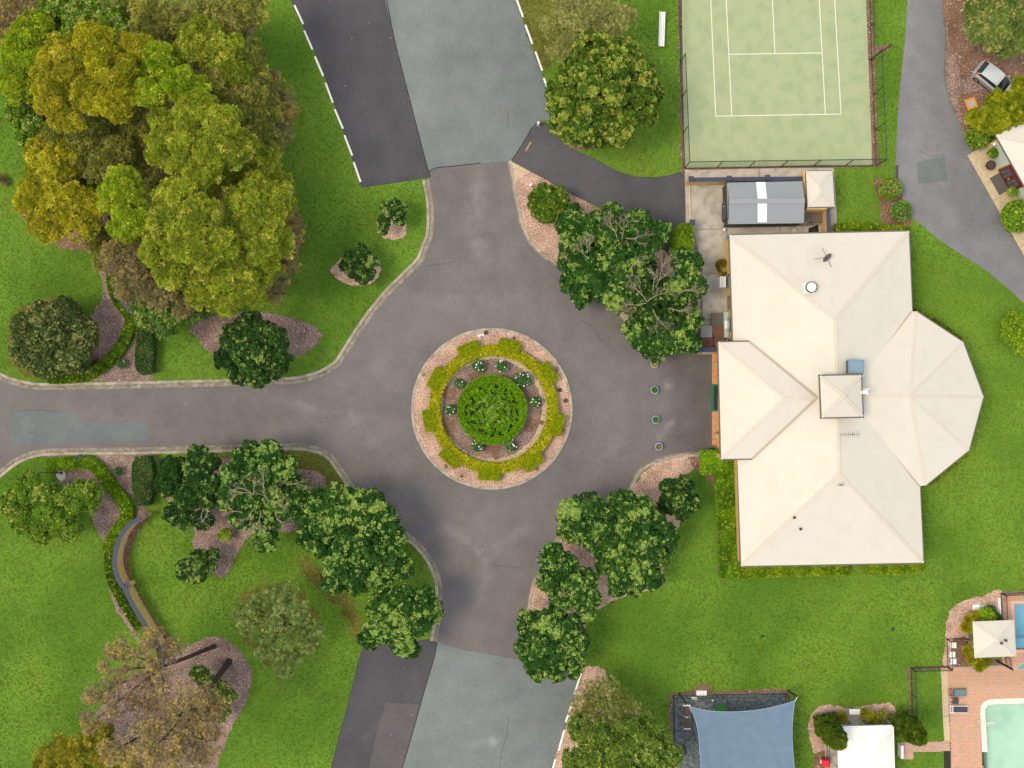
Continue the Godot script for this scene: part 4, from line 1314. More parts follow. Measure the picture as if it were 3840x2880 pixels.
func wall_run(called: String, label: String, path: PackedVector2Array, h: float, w: float, over: float, mat: Material, cap_len := 1.2) -> Node3D:
	# a rendered garden wall with separate coping stones
	var t := thing(called, label, "wall", Vector3(path[0].x, 0, path[0].y))
	var loc := PackedVector2Array()
	for q in path:
		loc.append(q - path[0])
	var mb := MB.new()
	mb.prism(band(loc, w), -0.05, h - 0.06)
	obj("rendered_wall", mb, mat, t)
	# walk the line in coping lengths
	var total := 0.0
	for i in loc.size() - 1:
		total += loc[i].distance_to(loc[i + 1])
	var n := maxi(1, int(total / cap_len))
	for k in n:
		var a := along(loc, total * k / n + 0.006)
		var m := along(loc, total * (k + 0.5) / n)
		var b := along(loc, total * (k + 1) / n - 0.006)
		var c := MB.new()
		c.prism(band(PackedVector2Array([a, m, b]), w + over), h - 0.06, h + rng.randf_range(0.0, 0.006))
		obj("coping", c, M.navy_paint, t)
	return t

func along(p: PackedVector2Array, d: float) -> Vector2:
	for i in p.size() - 1:
		var l := p[i].distance_to(p[i + 1])
		if d <= l or i == p.size() - 2:
			return p[i].lerp(p[i + 1], d / maxf(l, 1e-6))
		d -= l
	return p[0]

func pier(label: String, at: Vector2, h: float, w: float) -> void:
	var t := thing("wall_pier", label, "pier", Vector3(at.x, 0, at.y))
	var mb := MB.new()
	mb.box(Vector3(0, h * 0.5, 0), Vector3(w - 0.1, h, w - 0.1))
	obj("shaft", mb, M.yellow_render, t)
	mb = MB.new()
	mb.box(Vector3(0, h + 0.04, 0), Vector3(w, 0.08, w), 0.0, 0.02)
	obj("cap", mb, M.navy_paint, t)
	mb = MB.new()
	mb.box(Vector3(0, h + 0.10, 0), Vector3(w * 0.3, 0.06, w * 0.3), 0.0, 0.02)
	obj("cap_block", mb, M.charcoal_steel, t)

func build_yard() -> void:
	# concrete yard in slabs
	var base := MB.new()
	base.prism(P([15.3, -19.03, 28.53, -19.27, 28.87, -13.43, 28.87, -12.65, 20.09, -12.65, 19.62, -2.6, 16.08, -2.6, 16.08, -10.4, 15.44, -13.95]), -0.08, 0.010)
	struct("yard_base", base, M.channel_concrete)
	var yd := thing("concrete_yard", "pale concrete yard between the shed, the side drive and the building", "paving", Vector3(16, 0, -18))
	yd.remove_meta("label")
	yd.remove_meta("category")
	yd.set_meta("kind", "structure")
	for s in [[15.31, -19.01, 21.91, -19.16, 21.92, -17.97, 15.34, -17.52], [21.98, -19.16, 28.51, -19.27, 28.58, -17.93, 21.99, -17.99], [15.35, -17.48, 19.03, -17.86, 19.03, -13.76, 15.42, -13.76], [16.09, -13.69, 19.03, -13.69, 19.03, -9.86, 16.98, -9.86], [16.91, -9.78, 19.03, -9.78, 19.03, -5.76, 16.91, -5.76],
		[19.1, -13.83, 23.75, -13.93, 23.75, -13.21, 19.1, -13.21], [23.81, -13.93, 28, -14.03, 28, -13.21, 23.81, -13.21], [25.87, -17.86, 28.61, -17.9, 28.75, -15.74, 25.87, -14.1], [27.93, -15.54, 28.76, -15.67, 28.83, -13.96, 27.93, -14.03], [28.03, -13.93, 28.83, -13.91, 28.9, -13.35, 28.03, -13.28], [16.91, -5.67, 19.86, -5.67, 19.86, -2.68, 16.91, -2.68]]:
		var mb := MB.new()
		var pl := P(s)
		for i in pl.size():
			pl[i] -= Vector2(16, -18)
		mb.prism(pl, -0.04, 0.028)
		obj("slab", mb, M.concrete, yd)
	paint_mask(P([15.3, -19.03, 28.53, -19.27, 28.87, -12.65, 20.09, -12.65, 19.62, -2.6, 16.08, -2.6, 15.44, -13.95]), 0)

	var n1: Vector2 = P([15.35, -17.74])[0]
	var n2: Vector2 = P([25.23, -17.84])[0]
	wall_run("yard_wall", "yellow rendered yard wall with navy coping behind the grey shed", PackedVector2Array([n1, n2]), 2.1, 0.26, 0.1, M.yellow_render)
	pier("navy-capped pier at the western end of the yard wall", P([15.54, -17.79])[0], 2.2, 0.46)
	pier("navy-capped pier of the yard wall behind the shed's western gable", P([18.85, -17.84])[0], 2.2, 0.46)
	pier("navy-capped pier of the yard wall behind the shed's white skylight", P([22.16, -17.89])[0], 2.2, 0.46)
	pier("navy-capped pier standing at the end of the clipped hedge", P([15.74, -14.11])[0], 1.6, 0.48)
	var e1: Vector2 = P([27.47, -15.26])[0]
	var e2: Vector2 = P([27.56, -13.13])[0]
	wall_run("yard_wall", "yellow rendered wall with navy coping beside the small lawn and the timber bench", PackedVector2Array([e1, e2]), 2.0, 0.24, 0.1, M.yellow_render)
	var s1: Vector2 = P([25.52, -15.23])[0]
	var s2: Vector2 = P([27.27, -15.33])[0]
	var sw := thing("bin_store_wall", "short yellow wall under the little cream roof", "wall", Vector3(s1.x, 0, s1.y))
	var mb := MB.new()
	mb.box(Vector3((s2.x - s1.x) * 0.5, 1.2, 0.0), Vector3(s2.x - s1.x, 2.4, 0.22))
	obj("rendered_wall", mb, M.yellow_render, sw)
	mb = MB.new()
	mb.box(Vector3(-0.15, 1.1, -1.75), Vector3(0.2, 2.2, 2.9))
	obj("rendered_wall", mb, M.yellow_render, sw)
	# little cream hip roof
	var q0: Vector3 = [Vector3(25.34, 2.8, -18.35)][0]
	var q1: Vector3 = [Vector3(27.62, 2.8, -18.37)][0]
	var q2: Vector3 = [Vector3(27.8, 2.8, -15.3)][0]
	var q3: Vector3 = [Vector3(25.5, 2.8, -15.25)][0]
	var r0: Vector3 = [Vector3(26.37, 3.4, -17.09)][0]
	var r1: Vector3 = [Vector3(26.46, 3.4, -16.3)][0]
	var o := Vector3((q0.x + q2.x) * 0.5, 0, (q0.z + q2.z) * 0.5)
	var pv := thing("bin_store", "small cream hip roof on posts at the corner of the yard", "shelter", o)
	for f in [[q0, q1, r0], [q1, q2, r1, r0], [q2, q3, r1], [q3, q0, r0, r1]]:
		slab_roof("roof", f, M.roof_cream, pv, o)
	caps("ridge_cap", [[q0, r0], [q1, r0], [q2, r1], [q3, r1], [r0, r1]], 0.14, 0.02, M.ridge_cream, pv, o)
	for e in [[q0, q1], [q1, q2], [q2, q3], [q3, q0]]:
		mb = MB.new()
		var d: Vector3 = (e[1] - e[0]).normalized()
		mb.bar(e[0] - o + Vector3(d.z, 0, -d.x) * 0.03 + Vector3.DOWN * 0.08, e[1] - o + Vector3(d.z, 0, -d.x) * 0.03 + Vector3.DOWN * 0.08, 0.09, 0.1)
		obj("gutter", mb, M.gutter_dark, pv)
	for q in [q0, q1, q2, q3]:
		mb = MB.new()
		var c: Vector3 = (q - o) * 0.88
		mb.box(Vector3(c.x, 1.4, c.z), Vector3(0.14, 2.8, 0.14))
		obj("post", mb, M.yellow_render, pv)

	# grey garden shed
	var a: Vector3 = [Vector3(18.62, 2.7, -17.37)][0]
	var b: Vector3 = [Vector3(25.04, 2.7, -17.5)][0]
	var c_: Vector3 = [Vector3(25.19, 2.7, -13.97)][0]
	var d_: Vector3 = [Vector3(18.73, 2.7, -13.89)][0]
	var ra: Vector3 = [Vector3(18.62, 3.3, -15.67)][0]
	var rbb: Vector3 = [Vector3(25.09, 3.3, -15.7)][0]
	o = Vector3((a.x + c_.x) * 0.5, 0, (a.z + c_.z) * 0.5)
	var sh := thing("garden_shed", "grey corrugated steel shed with two white skylight strips", "shed", o)
	for f in [[a, b, rbb, ra], [d_, c_, rbb, ra]]:
		slab_roof("roof", f, M.grey_steel, sh, o)
	var rb := MB.new()
	ribs(rb, [a, b, rbb, ra], o, 0.19)
	ribs(rb, [d_, c_, rbb, ra], o, 0.19)
	obj("roof_rib", rb, M.grey_steel, sh).set_meta("kind", "stuff")
	caps("ridge_cap", [[ra, rbb]], 0.42, 0.025, M.grey_steel, sh, o)
	for f in [[[Vector3(21.04, 2.73, -17.41)][0], [Vector3(21.84, 2.73, -17.41)][0], [Vector3(21.87, 3.26, -15.82)][0], [Vector3(21.09, 3.26, -15.81)][0]], [[Vector3(21.07, 3.26, -15.55)][0], [Vector3(21.87, 3.26, -15.56)][0], [Vector3(21.96, 2.73, -13.95)][0], [Vector3(21.18, 2.73, -13.95)][0]]]:
		var sl := MB.new()
		var up := Vector3(0, 0.035, 0)
		sl.face(f[0] - o + up, f[1] - o + up, f[2] - o + up)
		sl.face(f[0] - o + up, f[2] - o + up, f[3] - o + up)
		for v in sl.n.size():
			if sl.n[v].y < 0.0:
				sl.n[v] = -sl.n[v]
		obj("skylight", sl, M.skylight, sh)
	var pl := PackedVector2Array()
	for q in [a, b, c_, d_]:
		pl.append(Vector2(q.x - o.x, q.z - o.z) * 0.985)
	mb = MB.new()
	mb.prism(pl, -0.02, 2.66)
	for s in 2:
		var x: float = pl[0].x if s == 0 else pl[1].x
		mb.face(Vector3(x, 2.66, pl[0].y), Vector3(x, 2.66, pl[2].y), Vector3(x, 3.22, (pl[0].y + pl[2].y) * 0.5))
	obj("wall", mb, M.charcoal_steel, sh)
	mb = MB.new()
	for k in 40:
		var f := k / 39.0
		var p := pl[3].lerp(pl[2], f)
		mb.box(Vector3(p.x, 1.33, p.y + 0.02), Vector3(0.05, 2.66, 0.04))
	for k in 22:
		var p := pl[0].lerp(pl[3], k / 21.0)
		mb.box(Vector3(p.x - 0.02, 1.33, p.y), Vector3(0.04, 2.66, 0.05))
	obj("wall_rib", mb, M.charcoal_steel, sh).set_meta("kind", "stuff")
	for e in [[d_, c_], [a, d_]]:
		mb = MB.new()
		mb.bar(e[0] - o + Vector3(-0.04, -0.06, 0.04), e[1] - o + Vector3(-0.04, -0.06, 0.04), 0.1, 0.1)
		obj("gutter", mb, M.grey_steel, sh)
	mb = MB.new()
	mb.box(Vector3(pl[0].x - 0.06, 1.05, 0.5), Vector3(0.05, 2.1, 1.6))
	var dr := obj("door", mb, M.charcoal_steel, sh)
	mb = MB.new()
	mb.box(Vector3(pl[0].x - 0.10, 1.05, 0.1), Vector3(0.05, 0.25, 0.06))
	obj("handle", mb, M.white_paint, dr)

	# benches, crates, barrels and other yard things
	slatted("timber_bench", "dark slatted timber bench against the yellow wall beside the shed", [Vector3(26.84, 0.6, -14.76)][0], 1.05, 1.0, 0.6, M.weathered_timber, true)
	slatted("timber_table", "grey slatted timber table by the building's western wall", [Vector3(18.11, 0.75, -5.73)][0], 1.02, 1.05, 0.75, M.weathered_timber, true)
	slatted("timber_table", "pale grey slatted timber table next to the clipped trees", [Vector3(17.11, 0.75, -4.61)][0], 1.02, 1.02, 0.75, M.grey_timber, false)
	slatted("timber_table", "red-brown slatted timber table between the two grey ones", [Vector3(18.15, 0.75, -4.71)][0], 0.98, 0.95, 0.75, M.red_timber, true)
	slatted("timber_table", "red-brown timber table with a rounded frame nearest the navy wall", [Vector3(17.18, 0.75, -3.66)][0], 0.95, 0.85, 0.75, M.red_timber, false)
	slatted("timber_crate", "dark red timber crate against the corner of the western wing", [Vector3(18.27, 0.6, -3.73)][0], 0.9, 0.85, 0.6, M.red_timber, true)
	var hx: Vector3 = [Vector3(18.84, 1, -5.21)][0]
	var hu := thing("wall_cabinet", "long pale blue metal cabinet standing along the building's western wall", "cabinet", Vector3(hx.x, 0, hx.z))
	mb = MB.new()
	mb.box(Vector3(0, 0.5, 0), Vector3(0.42, 1.0, 2.3), 0.03, 0.03)
	obj("body", mb, M.box_green_lid, hu)
	for k in 3:
		mb = MB.new()
		mb.box(Vector3(0, 1.02, -0.75 + k * 0.75), Vector3(0.36, 0.03, 0.68), 0.03, 0.01)
		obj("lid", mb, M.skylight if k == 1 else M.box_green_lid, hu)
	hx = [Vector3(19, 0.8, -3.85)][0]
	var sb := thing("meter_box", "small grey metal box between the blue cabinet and the western wing", "box", Vector3(hx.x, 0, hx.z))
	mb = MB.new()
	mb.box(Vector3(0, 0.4, 0), Vector3(0.36, 0.8, 0.22), 0.0, 0.02)
	obj("body", mb, M.grey_steel, sb)
	hx = [Vector3(18.53, 1, -8.97)][0]
	var ac := thing("air_conditioner", "white air conditioner unit with a grille on the building's western wall", "air conditioner", Vector3(hx.x, 0.1, hx.z))
	mb = MB.new()
	mb.box(Vector3(0, 0.45, 0), Vector3(0.52, 0.9, 0.95), 0.0, 0.03)
	obj("casing", mb, M.skylight, ac)
	for k in 8:
		mb = MB.new()
		mb.box(Vector3(-0.05, 0.91, -0.38 + k * 0.11), Vector3(0.34, 0.02, 0.04))
		obj("grille_slat", mb, M.grey_steel, ac)
	hx = [Vector3(18.5, 0.8, -10.1)][0]
	var dp := tree("dry_palm_plant", "dry ochre strappy plant in the yard against the building", "plant", [hx.x, 0.55, hx.z, 0.42, hx.x, 0.4, hx.z - 0.45, 0.36], "brown", {"m": "frond", "s": 0.8, "a": lin(0.12, 0.085, 0.01), "b": lin(0.26, 0.19, 0.02)})
	dp.set_meta("kind_note", "plant")
	dp.remove_meta("kind_note")
	hx = [Vector3(24.99, 0.3, -13.53)][0]
	var sk := thing("rubble_sack", "pale sack of rubble lying between the shed and the big roof", "sack", Vector3(hx.x, 0.03, hx.z))
	mb = MB.new()
	mb.lathe(Vector3.ZERO, [Vector2(0.32, 0.0), Vector2(0.36, 0.12), Vector2(0.28, 0.27), Vector2(0.10, 0.33), Vector2(0.0, 0.31)], 9)
	obj("cloth", mb, M.concrete, sk)
	hx = [Vector3(18.76, 0.3, -13.64)][0]
	var lp := thing("garden_lamp", "small white round lamp at the southwestern corner of the shed", "lamp", Vector3(hx.x, 0.03, hx.z))
	mb = MB.new()
	mb.lathe(Vector3.ZERO, [Vector2(0.05, 0.0), Vector2(0.05, 0.25), Vector2(0.13, 0.28), Vector2(0.12, 0.36), Vector2(0.0, 0.4)], 14)
	obj("globe", mb, M.white_paint, lp)
	for q in [[[Vector3(25.9, 0.5, -16.34)][0], 0.3, "black gas bottle in the gap between the shed and the little cream roof"], [[Vector3(25.92, 0.6, -15.92)][0], 0.24, "dark blue barrel in the gap beside the little cream roof"]]:
		var g := thing("barrel", q[2], "barrel", Vector3(q[0].x, 0.03, q[0].z))
		mb = MB.new()
		mb.lathe(Vector3.ZERO, [Vector2(q[1] * 0.9, 0.0), Vector2(q[1], 0.1), Vector2(q[1], 0.75), Vector2(q[1] * 0.8, 0.9), Vector2(0, 0.92)], 18)
		obj("drum", mb, M.navy_paint, g)
	hx = [Vector3(26.75, 0.8, -13.65)][0]
	var pile := thing("tarpaulin_heap", "black crumpled tarpaulin heap by the yellow wall", "tarpaulin", Vector3(hx.x, 0.03, hx.z))
	mb = MB.new()
	for k in 7:
		var an := TAU * k / 7.0
		var an2 := TAU * (k + 1) / 7.0
		var ra0 := 0.45 + 0.18 * sin(k * 2.3)
		var ra1 := 0.45 + 0.18 * sin(((k + 1) % 7) * 2.3)
		mb.face(Vector3(cos(an) * ra0, 0, sin(an) * ra0), Vector3(cos(an2) * ra1, 0, sin(an2) * ra1), Vector3(0.08 * sin(k * 1.7), 0.5, 0.1))
	obj("sheet", mb, M.black_steel, pile)
	# low rail along the western edge of the yard
	var ra1_: Vector3 = [Vector3(15.7, 0, -17.59)][0]
	var ra2: Vector3 = [Vector3(15.79, 0, -14.61)][0]
	var rl := thing("edge_rail", "thin cream edge rail along the western side of the yard", "rail", Vector3(ra1_.x, 0, ra1_.z))
	mb = MB.new()
	mb.bar(Vector3(0, 0.09, 0), ra2 - ra1_ + Vector3(0, 0.09, 0), 0.09, 0.12)
	obj("beam", mb, plain("cream_rail", lin(0.62, 0.50, 0.38), 0.8), rl)
	# navy wall beside the forecourt
	var f1: Vector2 = P([14.92, -2.95])[0]
	var f2: Vector2 = P([17.81, -3])[0]
	wall_run("forecourt_wall", "low wall with a wide navy coping between the forecourt and the timber tables", PackedVector2Array([f1, f2]), 1.7, 0.36, 0.05, M.wall_cream, 1.4)

func slatted(called: String, label: String, top: Vector3, sx: float, sz: float, h: float, mat: Material, along_z: bool) -> void:
	var t := thing(called, label, "bench" if "bench" in called else ("crate" if "crate" in called else "table"), Vector3(top.x, 0.03, top.z))
	var n := 7
	for k in n:
		var mb := MB.new()
		var f := (k + 0.5) / n - 0.5
		if along_z:
			mb.box(Vector3(f * sx, h - 0.02, 0), Vector3(sx / n - 0.02, 0.04, sz), 0.0, 0.006)
		else:
			mb.box(Vector3(0, h - 0.02, f * sz), Vector3(sx, 0.04, sz / n - 0.02), 0.0, 0.006)
		obj("slat", mb, mat, t)
	for s in [Vector2(-1, -1), Vector2(1, -1), Vector2(1, 1), Vector2(-1, 1)]:
		var mb := MB.new()
		mb.box(Vector3(s.x * (sx * 0.5 - 0.08), h * 0.5 - 0.02, s.y * (sz * 0.5 - 0.08)), Vector3(0.09, h - 0.04, 0.09))
		obj("leg", mb, mat, t)
	for s in [-1, 1]:
		var mb := MB.new()
		if along_z:
			mb.box(Vector3(0, h - 0.09, s * (sz * 0.5 - 0.1)), Vector3(sx * 0.95, 0.09, 0.05))
		else:
			mb.box(Vector3(s * (sx * 0.5 - 0.1), h - 0.09, 0), Vector3(0.05, 0.09, sz * 0.95))
		obj("rail", mb, mat, t)

# ---------------------------------------------------------------- the house at the right edge
func build_house() -> void:
	var a: Vector3 = [Vector3(41.98, 0, -21.17)][0]
	var d := Vector3(75.3, 0, 133.1).normalized()
	var out := Vector3(-d.z, 0, d.x)
	var o := a
	var t := thing("house", "house corner with a pale hip roof, cream walls and a dark red glazed door", "house", o)
	var inw := -out
	var L := 13.0
	var mb := MB.new()
	var pl := PackedVector2Array()
	for q in [Vector3.ZERO, d * L, d * L + inw * 9.0, inw * 9.0]:
		pl.append(Vector2(q.x, q.z))
	mb.prism(pl, -0.09, 2.75)
	obj("wall", mb, M.wall_cream, t)
	var yaw := -atan2(d.z, d.x)
	var ev := 2.85
	var e0 := -d * 0.35 + out * 0.12 + Vector3.UP * ev
	var e1 := d * (L + 0.3) + out * 0.12 + Vector3.UP * ev
	var e2 := d * (L + 0.3) + inw * 9.4 + Vector3.UP * ev
	var e3 := -d * 0.35 + inw * 9.4 + Vector3.UP * ev
	var r0 := d * 4.4 + inw * 4.6 + Vector3.UP * 4.5
	var r1 := d * (L - 4.4) + inw * 4.6 + Vector3.UP * 4.5
	for f in [[e0, e1, r1, r0], [e1, e2, r1], [e2, e3, r0, r1], [e3, e0, r0]]:
		slab_roof("roof", f, M.roof_cream, t, Vector3.ZERO)
	caps("ridge_cap", [[e0, r0], [e1, r1], [e2, r1], [e3, r0], [r0, r1]], 0.22, 0.03, M.ridge_cream, t, Vector3.ZERO)
	for e in [[e0, e1], [e3, e0]]:
		mb = MB.new()
		mb.bar(e[0] + Vector3.DOWN * 0.08 + out * 0.04, e[1] + Vector3.DOWN * 0.08 + out * 0.04, 0.1, 0.11)
		obj("gutter", mb, M.gutter_dark, t)
	mb = MB.new()
	mb.bar(d * 0.0 + out * 0.05 + Vector3.UP * 2.62, d * L + out * 0.05 + Vector3.UP * 2.62, 0.06, 0.22)
	obj("fascia", mb, plain("fascia_cream", lin(0.66, 0.49, 0.29), 0.8), t)
	# glazing and door on the front
	for w in [[0.55, 2.35], [4.75, 6.2], [8.2, 10.2]]:
		mb = MB.new()
		var c: Vector3 = d * (w[0] + w[1]) * 0.5 + out * 0.03
		mb.box(Vector3(c.x, 1.2, c.z), Vector3(w[1] - w[0], 2.3, 0.06), yaw)
		var wn := obj("window", mb, M.pale_glass, t)
		mb = MB.new()
		mb.box(Vector3(c.x, 0.06, c.z) + out * 0.05, Vector3(w[1] - w[0] + 0.06, 0.08, 0.1), yaw)
		obj("sill", mb, M.wall_cream, wn)
	mb = MB.new()
	var dc := d * 3.55 + out * 0.05
	mb.box(Vector3(dc.x, 1.15, dc.z), Vector3(2.2, 2.3, 0.1), yaw)
	obj("door_frame", mb, M.door_red, t)
	for s in [-0.52, 0.52]:
		mb = MB.new()
		var c: Vector3 = d * (3.55 + s) + out * 0.12
		mb.box(Vector3(c.x, 1.12, c.z), Vector3(0.98, 2.1, 0.06), yaw)
		var dr := obj("door", mb, M.door_red, t)
		for k in [-0.18, 0.18]:
			mb = MB.new()
			var g: Vector3 = d * (3.55 + s + k) + out * 0.155
			mb.box(Vector3(g.x, 1.15, g.z), Vector3(0.28, 1.6, 0.03), yaw)
			obj("pane", mb, M.door_glass, dr)
		mb = MB.new()
		var hd: Vector3 = d * (3.55 + s * 0.12) + out * 0.19
		mb.box(Vector3(hd.x, 1.05, hd.z), Vector3(0.05, 0.3, 0.05), yaw)
		obj("handle", mb, M.yellow_paint, dr)
	mb = MB.new()
	var lc := d * 0.25 + out * 0.16
	mb.lathe(Vector3(lc.x, 1.9, lc.z), [Vector2(0.0, -0.16), Vector2(0.12, -0.1), Vector2(0.15, 0.0), Vector2(0.12, 0.1), Vector2(0.0, 0.15)], 16)
	obj("wall_lamp", mb, M.white_paint, t)
	# path along the front in slabs
	var pth := thing("front_path", "", "", Vector3.ZERO)
	pth.remove_meta("label")
	pth.remove_meta("category")
	pth.set_meta("kind", "structure")
	for k in 7:
		mb = MB.new()
		var c := a + d * (0.75 + k * 1.56) + out * 0.93
		mb.box(Vector3(c.x, -0.01, c.z), Vector3(1.54, 0.09, 1.8), yaw, 0.01)
		obj("slab", mb, M.beige_concrete, pth)
	var mt := thing("door_mat", "dark grey door mat on the path before the red door", "door mat", a + d * 3.6 + out * 0.62 + Vector3.UP * 0.036, yaw)
	mb = MB.new()
	mb.box(Vector3(0, 0.008, 0), Vector3(1.75, 0.016, 1.02))
	obj("bristle_pad", mb, plain("mat_grey", lin(0.105, 0.095, 0.09), 0.95), mt)
	pot("planter_pot", "glossy dark purple pot with a leafy ball plant left of the red door", a + d * 1.75 + out * 0.72 + Vector3.UP * 0.035, 0.40, 0.62, M.glaze_dark, M.glaze_dark)
	pot("planter_pot", "bright blue glazed pot with a leafy ball plant right of the red door", a + d * 5.75 + out * 0.60 + Vector3.UP * 0.035, 0.40, 0.62, M.glaze_blue, M.glaze_rim)
	var b1: Vector3 = [Vector3(41.99, 1.35, -20.18)][0]
	tree("topiary_standard", "small round standard tree growing from the dark purple pot", "shrub", [b1.x, 1.35, b1.z, 0.42], "shrub_green", {"base": Vector3(b1.x - 0.0, 0.55, b1.z), "girth": 0.03})
	b1 = [Vector3(43.83, 1.3, -16.78)][0]
	tree("topiary_standard", "small round standard tree growing from the bright blue pot", "shrub", [b1.x, 1.3, b1.z, 0.38], "shrub_green", {"base": Vector3(b1.x, 0.55, b1.z), "girth": 0.03})
	# service pit cover
	var pc: Vector3 = [Vector3(40.7, 0, -24.86)][0]
	var cv := thing("pit_cover", "orange painted square pit frame with a grey lid in the gravel by the car", "pit cover", Vector3(pc.x, 0.02, pc.z), 0.35)
	for s in [[0, -0.42, 1.0, 0.16], [0, 0.42, 1.0, 0.16], [-0.42, 0, 0.16, 0.69], [0.42, 0, 0.16, 0.69]]:
		mb = MB.new()
		mb.box(Vector3(s[0] * 0.95, 0.04, s[1] * 0.95), Vector3(s[2] * 0.95, 0.08, s[3]), 0.0, 0.01)
		obj("frame_bar", mb, M.orange_paint, cv)
	mb = MB.new()
	mb.box(Vector3(0, 0.02, 0), Vector3(0.64, 0.04, 0.64))
	obj("lid", mb, M.concrete, cv)
	build_car()

func pot(called: String, label: String, at: Vector3, r: float, h: float, mat: Material, rim: Material, group := "") -> Node3D:
	var t := thing(called, label, "pot", at, 0.0, group)
	var mb := MB.new()
	mb.lathe(Vector3.ZERO, [Vector2(r * 0.62, 0.0), Vector2(r * 0.85, h * 0.3), Vector2(r, h * 0.7), Vector2(r * 0.93, h * 0.93)], 28)
	obj("body", mb, mat, t)
	mb = MB.new()
	mb.lathe(Vector3.ZERO, [Vector2(r * 0.93, h * 0.90), Vector2(r * 1.03, h * 0.95), Vector2(r * 1.03, h), Vector2(r * 0.82, h), Vector2(r * 0.80, h * 0.86)], 28)
	obj("rim", mb, rim, t)
	mb = MB.new()
	mb.lathe(Vector3.ZERO, [Vector2(r * 0.86, h * 0.88), Vector2(0.0, h * 0.9)], 20)
	obj("soil", mb, M.potting_soil, t)
	return t

func build_car() -> void:
	var c: Vector3 = [Vector3(42.51, 0, -26.74)][0]
	var t := thing("parked_car", "silver hatchback parked on the gravel with its nose under the golden shrub", "car", Vector3(c.x, 0.02, c.z), -0.686)
	# body shell: sections along the length (x forward): half width, sill, shoulder, top half width, top height
	var st := [[-1.90, 0.62, 0.42, 0.62, 0.58, 0.70], [-1.84, 0.78, 0.30, 0.80, 0.74, 0.90], [-1.70, 0.83, 0.24, 0.92, 0.78, 0.98], [-1.2, 0.85, 0.22, 0.94, 0.80, 1.0], [-0.2, 0.86, 0.22, 0.92, 0.81, 0.98], [0.75, 0.85, 0.22, 0.88, 0.80, 0.96], [1.35, 0.83, 0.24, 0.78, 0.74, 0.86], [1.75, 0.76, 0.28, 0.66, 0.66, 0.72], [1.92, 0.58, 0.36, 0.54, 0.50, 0.58]]
	var mb := MB.new()
	loft(mb, st)
	obj("body", mb, M.silver_paint, t)
	# greenhouse
	var cab := [[-1.78, 0.70, 0.92, 0.95, 0.66, 0.97], [-1.42, 0.74, 0.94, 1.28, 0.60, 1.35], [-1.20, 0.74, 0.95, 1.34, 0.58, 1.42], [-0.5, 0.75, 0.95, 1.36, 0.60, 1.45], [0.25, 0.75, 0.94, 1.32, 0.59, 1.41], [0.62, 0.74, 0.92, 1.20, 0.62, 1.26], [1.22, 0.70, 0.84, 0.88, 0.66, 0.90]]
	mb = MB.new()
	loft(mb, cab)
	obj("greenhouse", mb, M.car_glass, t)
	# roof panel
	var rf := [[-1.40, 0.56, 1.38, 1.395, 0.50, 1.42], [-1.30, 0.60, 1.42, 1.44, 0.54, 1.47], [-1.0, 0.61, 1.44, 1.475, 0.55, 1.505], [-0.5, 0.61, 1.45, 1.495, 0.55, 1.525], [0.2, 0.60, 1.43, 1.465, 0.54, 1.495], [0.36, 0.56, 1.38, 1.41, 0.5, 1.44]]
	mb = MB.new()
	loft(mb, rf)
	obj("roof", mb, plain("silver_roof", lin(0.50, 0.545, 0.585), 0.35, 0.2), t)
	for s in [-1, 1]:
		mb = MB.new()
		mb.tube([Vector3(-1.72, 0.97, s * 0.72), Vector3(-1.40, 1.36, s * 0.60), Vector3(-0.5, 1.46, s * 0.625), Vector3(0.3, 1.42, s * 0.615), Vector3(1.2, 0.88, s * 0.70)], [0.05, 0.05, 0.035, 0.035, 0.035], 6)
		obj("roof_pillar", mb, M.silver_paint, t)
		mb = MB.new()
		mb.box(Vector3(-1.70, 0.98, s * 0.70), Vector3(0.16, 0.30, 0.20), 0.0, 0.04)
		obj("tail_light", mb, M.lamp_red, t)
		mb = MB.new()
		mb.box(Vector3(0.72, 0.98, s * 0.93), Vector3(0.16, 0.13, 0.20), 0.0, 0.04)
		obj("mirror", mb, M.silver_paint, t)
		mb = MB.new()
		mb.bar(Vector3(-1.1, 0.27, s * 0.87), Vector3(1.0, 0.27, s * 0.87), 0.04, 0.10)
		obj("sill", mb, M.charcoal_steel, t)
		mb = MB.new()
		mb.bar(Vector3(-0.16, 0.32, s * 0.868), Vector3(-0.16, 0.92, s * 0.845), 0.012)
		mb.bar(Vector3(-1.05, 0.72, s * 0.868), Vector3(1.05, 0.70, s * 0.868), 0.012, 0.02)
		obj("door_gap", mb, M.charcoal_steel, t)
		mb = MB.new()
		mb.box(Vector3(-0.32, 0.82, s * 0.875), Vector3(0.18, 0.035, 0.04))
		obj("door_handle", mb, M.rim_alloy, t)
		for x in [-1.22, 1.22]:
			mb = MB.new()
			mb.lathe(Vector3.ZERO, [Vector2(0.19, -0.10), Vector2(0.29, -0.10), Vector2(0.31, -0.06), Vector2(0.31, 0.06), Vector2(0.29, 0.10), Vector2(0.19, 0.10)], 24)
			var wh := obj("wheel", mb, M.rubber_black, t)
			wh.position = Vector3(x, 0.31, s * 0.79)
			wh.rotation.x = PI / 2
			mb = MB.new()
			mb.lathe(Vector3.ZERO, [Vector2(0.20, -0.06), Vector2(0.20, 0.05), Vector2(0.0, 0.05)], 20)
			var dk := obj("rim", mb, M.charcoal_steel, wh)
			dk.scale = Vector3.ONE
			mb = MB.new()
			for k in 6:
				var a := TAU * k / 6.0
				mb.bar(Vector3(0, s * 0.075, 0), Vector3(cos(a) * 0.2, s * 0.085, sin(a) * 0.2), 0.06, 0.03)
			obj("spokes", mb, M.rim_alloy, wh)
	mb = MB.new()
